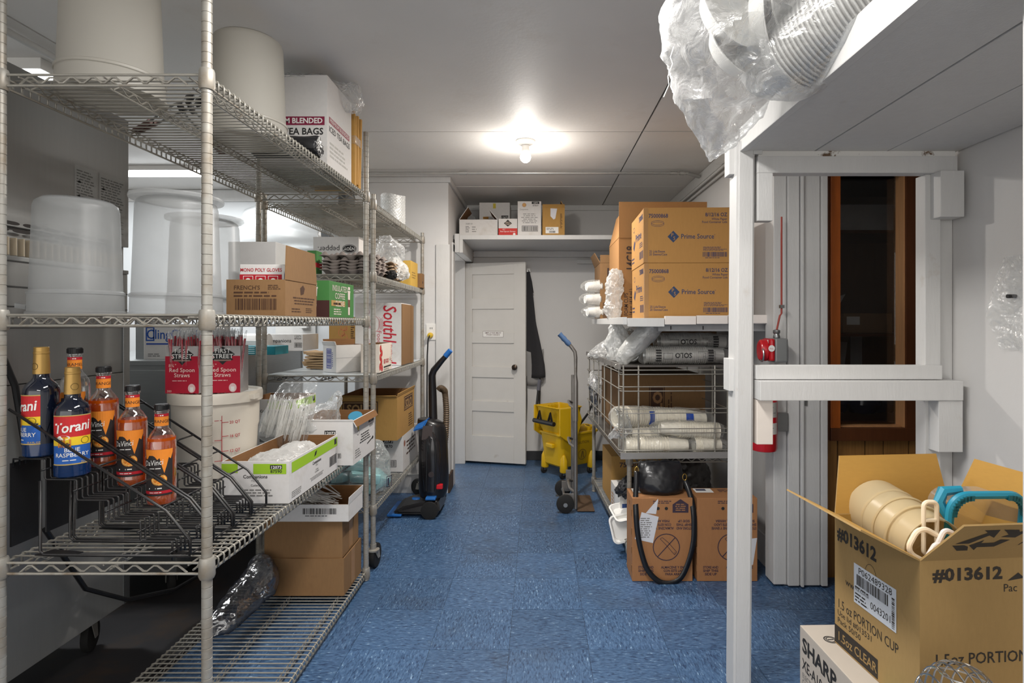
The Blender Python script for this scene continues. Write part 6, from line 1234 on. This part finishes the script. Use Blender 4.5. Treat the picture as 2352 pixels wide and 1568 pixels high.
# ---- wall shelf load
zs_ = 1.2865 - .0115
def prime(label, z, dx):
    w, d, h = .447, .45, .279
    t = carton('paper_lid_carton', label, w, d, h, (.768 + dx, 3.10, z), math.radians(-1.5), m=mat('lid_carton_board', (174, 128, 70), .8, var=.06, scale=110, stretch=(1, 1, .25), bump=.05), tape='f' if False else None, group='paper lid cartons'); c = ink(52, 54, 84)
    f = front(w, d); f.text('75000868', .022, .228, .028, c, bold=.02, width=.098); f.ring(.068, .202, .033, .0016, c, ry=.012); f.ring(.068, .195, .033, .0016, c, ry=.012)
    f.text('8/12/16 OZ', w - .03, .234, .026, c, 'RIGHT', bold=.02, width=.11); f.text('White Paper\nFood Container Lids', w - .03, .215, .0165, c, 'RIGHT', bold=.01, width=.125)
    f.poly([(.118, .132), (.147, .162), (.176, .132), (.147, .102)], ink(46, 62, 92)); f.text('P', .135, .132, .026, ink(174, 128, 70), 'LEFT', 1); f.text('S', .146, .115, .026, ink(174, 128, 70), 'LEFT', 1)
    f.text('Prime Source', .185, .122, .034, ink(50, 60, 90), 'LEFT', bold=.012, width=.165); f.text('®', .352, .138, .008, c)
    f.text('25 Lids/Sleeve\n20 Sleeves/Case', .026, .052, .0165, c, bold=.01, width=.09); f.bars(w - .152, .03, w - .028, .054, c, 0, 5); f.fine(w - .15, .06, w - .03, .082, 4, c); f.fine(w - .14, .022, w - .04, .028, 1, c); f.build('printed_lettering', t)
    f = left(w, d); f.text('75000868', .28, .23, .04, c, bold=.02, width=.13); f.text('Prime', .16, .14, .06, c, bold=.02, width=.2); f.poly([(.07, .12), (.11, .16), (.15, .14), (.11, .1)], c); f.bars(.30, .03, .42, .07, c); f.fine(.02, .03, .14, .07, 2, c); f.fine(.3, .09, .42, .12, 3, c); f.ring(.1, .22, .03, .003, c, ry=.015); f.build('printed_lettering', t)
    part('packing_tape', mat('brown_packing_tape', (160, 118, 70), .3, var=.06), t, (-w / 2 - .0012, -w / 2 + .02, -d / 2 - .0012, -d / 2 + .02, .002, h - .002), bev=0)
prime('kraft paper lid carton, lower of the two on the wall shelf', 1.2755, .003)
prime('kraft paper lid carton, upper of the two on the wall shelf', 1.2765 + .279, 0)
t = carton('foam_cup_carton', 'tall kraft foam cup carton with raised flaps behind the lid cartons', .53, .45, .49, (.755, 3.66, 1.2755), 0, m=mat('dark_kraft', (160, 116, 70), .85, var=.07, scale=110, stretch=(1, 1, .25), bump=.05), openup=True, flaps=(('f', 2, .215), ('l', -14, .20, .0, .0)))
f = plane((-.265, -.225, 0), (0, 0, 1), (-1, 0, 0)); c = ink(60, 44, 40); f.text('14C18', .29, -.095, .07, c, bold=.02, width=.14); f.text('FOAM CUPS\n14 oz. (414 mL)', .02, -.055, .034, c, bold=.015, width=.16); f.text('VASO DE UNICEL\n14 oz (414 mL)', .49, -.05, .028, c, width=.14); f.build('printed_lettering', t)
t = carton('far_cup_carton', 'kraft cup carton at the far end of the wall shelf with torn flap', .36, .38, .40, (.62, 4.20, 1.2755), 0, m=M_CARD, openup=True, flaps=(('f', 6, .055), ('l', 30, .08, .1, .0)))
f = plane((-.18, -.19, 0), (0, 0, 1), (-1, 0, 0)); f.fine(.2, -.10, .42, -.04, 2, c); f.bars(.01, -.06, .012, -.01, c) if False else None; f.frame(.012, -.075, .12, -.02, .003, c); f.build('printed_lettering', t)
f = front(.36, .38); f.vbars(.025, .018, .07, .115, c, 0, 9); f.build('barcode', t)
for k, (x, z) in enumerate(((.40, 1.33), (.385, 1.42), (.395, 1.51))): sleeve('foam_cup_sleeve', ['white foam cup sleeve, lowest at the far end of the wall shelf', 'white foam cup sleeve, middle one at the far end of the wall shelf', 'white foam cup sleeve, top one at the far end of the wall shelf'][k], (x - .05, 4.02, z), (x + .05, 4.05, z), 'foam', 2, .043, None, 'foam cup sleeves on the wall shelf', seed=50 + k, tail=.04)
clear_bag('milky clear bag stuffed upright before the foam cup carton', [((.455, 3.40, 1.282), (.03, 0, 0), (0, .02, 0)), ((.45, 3.40, 1.33), (.045, 0, 0), (0, .03, 0)), ((.455, 3.40, 1.44), (.05, 0, 0), (0, .03, 0)), ((.46, 3.40, 1.53), (.045, 0, 0), (0, .03, 0)), ((.465, 3.40, 1.575), (.02, 0, 0), (0, .015, 0))], 18, .013, 22, 61, M_FILM2, 'plastic_bag')
# ---- fire pull station and extinguisher
ps = thing('fire_pull_station', 'red fire suppression pull station with grey box and red cable on the right wall end', 'pull station', (1.147, 2.648, 1.125))
M_REDP = mat('red_enamel', (186, 24, 34), .3, var=.05, coat=.3)
part('back_box', mat('grey_cast_box', (140, 142, 142), .45, metal=.4), ps, (-.062, -.002, -.05, .05, -.055, .055), bev=.008); part('red_body', M_REDP, ps, (-.085, -.062, -.052, .052, -.05, .055), bev=.012)
b = MB(); b.lathe([(.03, 0), (.034, .004), (.033, .03), (.028, .036), (.001, .036)], 22, Matrix.Translation((-.085, -.01, .0)) @ Matrix.Rotation(-PI / 2, 4, 'Y'), sx=1.5); b.build('red_cover', M_REDP, ps, True)
b = MB(); b.tube([(-.115, -.03 + .022 * math.cos(a), -.02 + .03 * math.sin(a)) for a in [2 * PI * k / 16 for k in range(16)]], .004, 6, closed=True); b.build('pull_ring', M_STEEL, ps, True)
f = plane((-.0865, .05, -.05), (0, -1, 0), (0, 0, 1), .001); f.rect(.02, .07, .085, .098, K_WHT); f.text('FIRE', .0525, .075, .02, K_RED, 'CENTER', 1, bold=.02); f.build('printed_lettering', ps)
f = plane((-.1, -.053, .0), (1, 0, 0), (0, 0, 1), .001); f.disc(.02, .01, .015, K_WHT, 0, 16); f.text('PULL', .02, .006, .009, K_RED, 'CENTER', 1); f.build('pull_tag', ps)
b = MB(); b.lathe([(.014, .055), (.016, .06), (.012, .075), (.016, .08), (.016, .092), (.008, .096)], 14, Matrix.Translation((-.035, 0, 0))); b.build('gland', M_STEEL, ps, True)
b = MB(); b.tube([(-.035, 0, .09), (-.02, 0, .16), (-.012, 0, .17), (-.012, 0, .62)], .0045, 8); b.build('red_cable', mat('red_brown_cable', (150, 56, 44), .5), ps, True)
b = MB(); b.bx(-.02, -.002, -.01, .01, .195, .21); b.build('cable_clip', M_STEEL, ps)
ex = thing('fire_extinguisher', 'red fire extinguisher on the right wall behind the cream block', 'extinguisher', (1.055, 2.655, .655))
b = MB(); b.lathe([(.04, 0), (.056, .006), (.06, .02), (.06, .30), (.05, .335), (.02, .35), (.02, .38)], 26); b.build('cylinder', M_REDP, ex, True)
ex.scale = (1, 1, .86)
b = MB(); b.box((0, -.02, .395), (.03, .12, .03), None, .004); b.build('valve', M_BLACKP, ex); f = cylf(.06, .1, -.2); f.rect(-.06, .0, .06, .06, ink(200, 196, 190), 0, 12); f.rect(-.06, .09, .06, .17, ink(170, 166, 160), 0, 12); f.fine(-.05, .01, .05, .05, 4, K_GRY, 1); f.fine(-.05, .1, .05, .16, 6, K_GRY, 1); f.build('label', ex); part('wall_bracket', M_STEEL, ex, (.05, .124, .02, .075, .1, .2))
# ---- office behind the pane
of = thing('office_shelf', 'dark shelf with clutter in the office behind the interior window', 'shelf', (1.9, 3.6, 1.17)); part('board', M_DKW, of, (-.54, .65, -.22, .30, 0, .02)); part('bracket', M_BLACKP, of, (-.2, -.18, -.1, .3, -.16, 0))
t = carton('office_carton', 'brown carton with a white label on the office shelf', .30, .2, .12, (2.02, 3.58, 1.1905), m=M_CARD); f = front(.3, .2); f.rect(.02, .05, .1, .1, K_WHT); f.build('white_label', t)
of2 = thing('upper_office_shelf', 'high dark office shelf carrying a long carton', 'shelf', (1.9, 3.7, 1.80)); part('board', M_DKW, of2, (-.54, .65, -.22, .20, 0, .02)); carton('long_office_carton', 'long pale carton on the high office shelf', .46, .22, .17, (2.02, 3.66, 1.8205), m=mat('grey_white_board', (190, 188, 186)))
pn = thing('paper_notice', 'torn white paper notices pinned inside the office', 'paper', (1.93, 3.915, .86))
f = plane((0, 0, 0), (1, 0, 0), (0, 0, 1), .004); f.poly([(-.1, -.02), (.05, -.03), (.17, .02), (.2, .26), (-.02, .28), (-.04, .1)], ink(190, 186, 182)); f.poly([(-.03, -.0), (.1, .0), (.14, .18), (.1, .26), (.02, .22), (.04, .1)], ink(84, 64, 62), 1); f.rect(.22, .1, .3, .3, ink(180, 178, 176), 1); f.build('sheet', pn)
for k in range(4):
    b = MB(); b.lathe([(.001, 0), (.06, .01), (.095, .06), (.09, .12), (.05, .16), (.001, .17)], 20); o = b.build('helmet', mat('dark_blue_shell', (30, 36, 60), .15, var=.2), None, True); o.location = (1.52 + .13 * k, 3.12 + .05 * (k % 2), .7515); tag(o, ['first', 'second', 'third', 'fourth'][k] + ' dark round shell from the left on the office ledge', 'helmet', 'dark round shells on the office ledge')
lg = thing('office_ledge', 'dark wooden ledge just inside the interior window', 'ledge', (1.9, 3.1, .73)); part('board', M_DKW, lg, (-.535, .65, -.18, .25, 0, .02))
tb_ = thing('white_towel_holder', 'pale paper standing up on the office shelf', 'paper', (1.80, 3.55, 1.1905)); b = MB(); b.prism([(-.03, 0, 0), (.05, 0, 0), (.07, 0, .15), (.12, 0, .24), (.06, 0, .22), (-.0, 0, .14)], (0, .02, 0)); b.build('sheet', mat('grey_white_board', (190, 188, 186)), tb_)
# ================================================================== FOREGROUND RIGHT
M_KF = mat('foreground_kraft', (160, 130, 82), .85, var=.07, scale=160, stretch=(1, 1, .3), bump=.06, bscale=200); M_KFI = mat('foreground_kraft_inside', (180, 138, 66), .85, var=.06, scale=160, stretch=(.3, .3, 1), bump=.06)
CW_, CD_, CH_ = .325, .294, .336
cx0, cy0, cz0, ca = .806, 1.20, .414, math.radians(5.1)
cc_ = Vector((cx0, cy0, cz0)) + Matrix.Rotation(ca, 3, 'Z') @ Vector((CW_ / 2, CD_ / 2, 0))
t = carton('portion_cup_carton', 'open kraft portion cup carton marked 013612 standing on the cash register carton', CW_, CD_, CH_, cc_, ca, m=M_KF, inside=M_KFI, openup=True, flaps=(('l', 63, .148), ('b', 14, .148, .012, .035), ('r', 17, .15, .0, .03), ('f', 40, .135, .022, 0)), tape='')
KB = ink(48, 42, 36)
f = left(CW_, CD_); f.text('#013612', .012, .277, .044, KB, bold=.04, width=.15); f.rect(.0, .004, .165, .05, KB); f.text('1.5oz CLEAR', .012, .016, .032, ink(160, 130, 82), 'LEFT', 1, bold=.01, width=.145); f.text('1.5 oz PORTION CUP', .012, .100, .033, KB, width=.215); f.text('Use lid #013531', .012, .080, .020, KB, width=.13); f.text('Pack 50/50', .012, .060, .020, KB, width=.09); f.text('www', .045, .172, .024, KB); f.ring(.14, .236, .02, .0012, KB, ry=.026); f.build('printed_lettering', t)
wl = ink(206, 210, 216); f = left(CW_, CD_); f.rect(.079, .145, .226, .242, wl, 1); f.text('P062489328', .096, .222, .022, KB, 'LEFT', 2, width=.115); f.bars(.09, .192, .2, .218, KB, 2, 12); f.text('PICK FLOATER', .084, .177, .011, KB, 'LEFT', 2, width=.05); f.fine(.084, .183, .15, .190, 1, KB, 2); f.text('0043201', .14, .158, .024, KB, 'LEFT', 2, width=.067); f.fine(.084, .150, .135, .174, 3, KB, 2); f.vbars(.212, .15, .221, .22, KB, 2); f.build('shipping_label', t, 'white shipping label with barcode')
f = front(CW_, CD_); f.text('#013612', .03, .291, .036, KB, bold=.04, width=.16); f.text('1.5oz PORTION CUP', .03, .112, .034, KB, bold=.01, width=.285); f.text('Pac', .19, .262, .024, KB); f.poly([(.20, .285), (.24, .29), (.225, .302)], KB); f.build('printed_lettering', t)
fl = Matrix.Rotation(-math.radians(40), 4, 'X'); a40 = math.radians(40)
f = plane((-CW_ / 2, -CD_ / 2, CH_), (1, 0, 0), (0, -math.sin(a40), math.cos(a40)), .0026)
for P in (((.055, .068), (.085, .068), (.112, .098), (.128, .088), (.124, .118), (.09, .118), (.103, .108)), ((.132, .118), (.166, .116), (.172, .108), (.188, .112), (.176, .086), (.142, .09), (.154, .098), (.146, .106)), ((.170, .078), (.150, .052), (.112, .052), (.112, .040), (.090, .060), (.112, .080), (.112, .068), (.140, .068), (.148, .080)), ((.052, .062), (.074, .040), (.098, .040), (.090, .056), (.078, .062))): f.poly([(u - .015, v) for u, v in P], KB)
f.text('Thank', .20, .085, .024, KB, shear=.3); f.text('Pacific', .185, .055, .024, KB, shear=.3); f.build('flap_lettering', t)
t2 = carton('cash_register_carton', 'white cash register carton under the portion cup carton', .50, .575, .412, (.985, 1.262, .001), math.radians(1.5), m=mat('off_white_carton', (184, 174, 162), .6, var=.03)); t2.location.y = 1.298
f = left(.50, .575); f.text('SHARP', .015, .35, .055, K_BLK, bold=.03, width=.17); f.text('XE-A106', .015, .302, .042, K_BLK, bold=.01, width=.12); f.text('ELECTRONIC\nCASH REGISTER', .015, .278, .02, K_GRY, width=.11); f.rect(.20, .0, .5, .37, ink(40, 90, 180)); f.rect(.27, .05, .5, .37, ink(96, 170, 180), 1)
for k in range(4): f.text(['- Visual', '- 8 dept', '- 80 PLU', '- 4 clerk'][k], .21, .32 - .03 * k, .022, K_WHT, 'LEFT', 2)
f.disc(.33, .18, .05, ink(24, 60, 90), 2); f.text('@', .30, .165, .05, ink(96, 170, 180), 'LEFT', 3); f.build('printed_panel', t2)
f = topf(.50, .575, .412); f.ring(.045, .50, .017, .003, K_BLK); f.ring(.045, .50, .012, .0025, K_BLK); f.line((.037, .50), (.053, .50), .004, K_BLK); f.rect(.02, .19, .19, .30, ink(120, 190, 180)); f.text('8N', .13, .225, .055, K_BLK, 'LEFT', 1, bold=.03, rot=PI, shear=.3); f.build('top_sticker', t2)
# contents
M_CRM = milky('cream_deli_plastic', (226, 208, 168), .06, .32)
tu = thing('deli_tubs', 'nested cream plastic tubs lying in the portion cup carton', 'tub stack', (.897, 1.52, .758), 0, None, (PI / 2 + .10, 0, .03))
b = MB(); b.lathe([(.070, .0), (.078, .006), (.0785, .07), (.0755, .073), (.0765, .115), (.0735, .118), (.0745, .165), (.071, .168), (.070, .225)], 40, cap1=False); b.build('tubs', M_CRM, tu, True)
b = MB(); b.lathe([(.0675, .225), (.066, .12), (.064, .118)], 40, cap0=False); b.build('inner_face', M_CRM, tu, True)
for z in (.071, .116, .166): b = MB(); b.lathe([(.0760, z - .003), (.0792, z), (.0760, z + .003)], 40, cap0=False, cap1=False); b.build('rim', M_CRM, tu, True)
M_TQ = mat('turquoise_plastic', (36, 138, 166), .4, var=.05, bump=.05, bscale=150)
lc = thing('turquoise_rimmed_container', 'clear container with a turquoise rim standing on edge in the portion cup carton', 'container', (1.045, 1.33, .752), 0, None, (.10, 0, .03))
ringp = rrect(0, 0, 0, .088, .10, .04, 8); ringp = [(x, 0, y) for x, y, _ in ringp]
b = MB(); b.tube(ringp, .0095, 8, closed=True); b.build('rim', M_TQ, lc, True)
b = MB()
for k, p in enumerate(ringp): b.box((p[0] * .965, -.006, p[2] * .965), (.012, .012, .012))
b.build('rim_lip', mat('turquoise_dark', (24, 104, 118), .5), lc, kind='stuff')
b = MB(); b.tube([(-.086, .01, .045), (-.10, .02, .075), (-.085, .03, .098), (-.045, .025, .104)], [.009, .013, .013, .009], 8); b.build('latch', M_TQ, lc, True)
shell('clear_body', film('clear_rigid_plastic', (214, 206, 196), clear=.7, rough=.08, crinkle=.05, milky=.5), lc, [[(x * .95, .0, z * .95) for x, _, z in ringp], [(x * .9, .04, z * .9) for x, _, z in ringp], [(x * .85, .09, z * .85) for x, _, z in ringp]], False, True)
M_IV = mat('ivory_plastic', (234, 218, 190), .4, var=.03); M_IVW = mat('white_plastic_clip', (226, 218, 212), .4, var=.03)
cl = thing('ivory_handles', 'ivory plastic loop handles poking out of the portion cup carton', 'handle set', (.885, 1.245, .715))
def loop(name, c, hx, hz, r, m, ry=0, rx=0):
    P = [Vector((x, 0, z)) for x, z, _ in rrect(0, 0, 0, hx, hz, min(hx, hz) * .7, 5)]; Mx = Matrix.Translation(c) @ Matrix.Rotation(ry, 4, 'Y') @ Matrix.Rotation(rx, 4, 'X'); b = MB(); b.tube([Mx @ p for p in P], r, 8, closed=True); b.build(name, m, cl, True)
loop('loop', (.005, .045, .07), .015, .06, .005, M_IV); loop('loop', (-.03, .01, .045), .032, .032, .006, M_IV, .5); loop('clip', (.0, -.0, .042), .013, .04, .006, M_IVW, .45); loop('clip', (-.03, -.015, .025), .011, .032, .007, M_IVW, .55)
part('crossbar', M_IV, cl, (-.008, .018, .04, .05, .085, .092))
# wire dome
wdm = thing('wire_dome', 'shiny domed steel wire basket at the bottom edge before the kraft carton', 'wire basket', (.80, 1.075, .4135))
wdm.scale = (.78, .78, .92)
wm_ = mat('polished_wire', (196, 194, 190), .2, metal=.95, var=.04)
for k in range(9):
    b = MB(); x = -.085 + .021 * k; s = math.sqrt(max(.02, 1 - (x / .1) ** 2)); b.tube([(x, -.10 * s, 0)] + [(x, -.10 * s * math.cos(a), .10 + .105 * s * math.sin(a)) for a in [PI * q / 14 for q in range(15)]] + [(x, .10 * s, 0)], .0022, 6); b.build('dome_wire', wm_, wdm, True)
for z, s in ((.03, 1), (.10, 1), (.16, .82), (.192, .5)): b = MB(); b.tube([(.1 * s * math.cos(a), .1 * s * math.sin(a), z) for a in [2 * PI * q / 28 for q in range(28)]], .0022, 6, closed=True); b.build('hoop', wm_, wdm, True)
b = MB(); b.tube([(.1 * math.cos(a), .1 * math.sin(a), .004) for a in [2 * PI * q / 28 for q in range(28)]], .003, 6, closed=True); b.build('base_ring', wm_, wdm, True)
# plastic scraps pinned to the near right wall
b = MB(); b.grid(lambda u, v: Vector((1.412 - .012 - .012 * math.sin(u * 6 + v * 4), 1.56 + .20 * u * (1 - .3 * abs(v - .5)), 1.17 + .28 * v)), 22, 28); crumple(b, .010, 14, 71); tag(b.build('plastic_scrap', M_FILM, None, True), 'torn clear plastic bag pinned to the near right wall', 'bag')
b = MB(); b.rod((1.42, 1.69, 1.33), (1.395, 1.69, 1.33), .006, 10); tag(b.build('nail', K_BLK), 'dark nail head in the near right wall holding the torn plastic', 'nail')
# ---- foam bowls in a clear bag on the overhead shelf
ob = thing('bag_of_foam_bowls', 'clear bag of white foam bowls hanging off the overhead shelf edge', 'bag', (0, 0, 0))
A_, B_ = Vector((.615, 1.46, 1.915)), Vector((.83, 1.12, 2.03)); dd = (B_ - A_).normalized(); q = dd.to_track_quat('Z', 'X').to_euler()
b = MB(); b.lathe([(.001, .0), (.062, .0), (.068, .004), (.098, .042), (.104, .045), (.105, .048), (.100, .048), (.066, .008), (.001, .006)], 30, cap0=False, cap1=False); bme = b.build('bowl', M_CUPF, smooth=True, mesh_only=True)
NB = 40
for k in range(NB): put('bowl', bme, ob, loc=A_.lerp(B_, k / (NB - 1)), rot=q)
for k, (loc, rot) in enumerate((((.50, 1.50, 1.95), (1.2, .3, .4)), ((.545, 1.42, 2.01), (1.6, -.4, .9)), ((.46, 1.46, 2.02), (1.1, .9, .2)), ((.60, 1.38, 2.05), (1.9, .1, .6)))): put('bowl', bme, ob, loc=loc, rot=rot)
S_ = [((.500, 1.62, 1.722), (.008, 0, .004), (0, .01, 0)), ((.515, 1.60, 1.75), (.045, 0, .015), (0, .03, .0)), ((.52, 1.57, 1.81), (.095, 0, .02), (0, .06, .01)), ((.50, 1.51, 1.88), (.135, 0, .0), (0, .09, .02)), ((.49, 1.45, 1.95), (.165, 0, -.02), (0, .11, .02)), ((.50, 1.40, 2.03), (.175, 0, -.03), (0, .13, .02)), ((.57, 1.30, 2.09), (.17, .03, -.03), (0, .14, .02)), ((.66, 1.2, 2.12), (.12, .06, 0), (0, .1, .05)), ((.74, 1.12, 2.14), (.03, .02, 0), (0, .02, .02))]
b = loft(refine(S_, 60), 64); crumple(b, .020, 9, 81, .010); b.build('outer_wrap', film('crinkled_bag_film', (240, 240, 240), clear=.70, rough=.16, crinkle=1.0, cscale=16, milky=.68), ob, True)
b = loft(refine([(A_ - dd * .02, (.06, 0, .02), (0, .03, .06)), (A_ + dd * .01, (.112, .02, .02), (-.02, .03, .112)), (A_.lerp(B_, .5), (.115, .03, .02), (-.02, .03, .112)), (B_, (.115, .03, .02), (-.02, .03, .112))], 24), 36); crumple(b, .006, 12, 83); b.build('inner_wrap', MATS['crinkled_bag_film'], ob, True)
b = MB(); b.tube([(.335, 1.40, 1.93), (.327, 1.402, 1.905), (.333, 1.404, 1.89), (.322, 1.406, 1.86), (.325, 1.408, 1.84), (.312, 1.41, 1.81)], .0012, 5); b.build('loose_thread', M_CUPF, ob, True)
gb = thing('grey_bowl', 'grey bowl base with green print showing through the bag at the top edge', 'bowl', (.80, 1.27, 2.01), 0, None, (.25, -.5, .4)); b = MB(); b.lathe([(.001, 0), (.07, 0), (.075, .004), (.11, .05), (.115, .052), (.11, .054), (.07, .01), (.001, .008)], 30, cap0=False, cap1=False); b.build('shell', mat('grey_plastic_bowl', (120, 120, 118), .35), gb, True)
f = plane((0, 0, 0), (1, 0, 0), (0, -1, 0), .001); f.fine(-.04, -.01, .04, .012, 1, ink(90, 110, 70)); f.build('printed_lettering', gb)
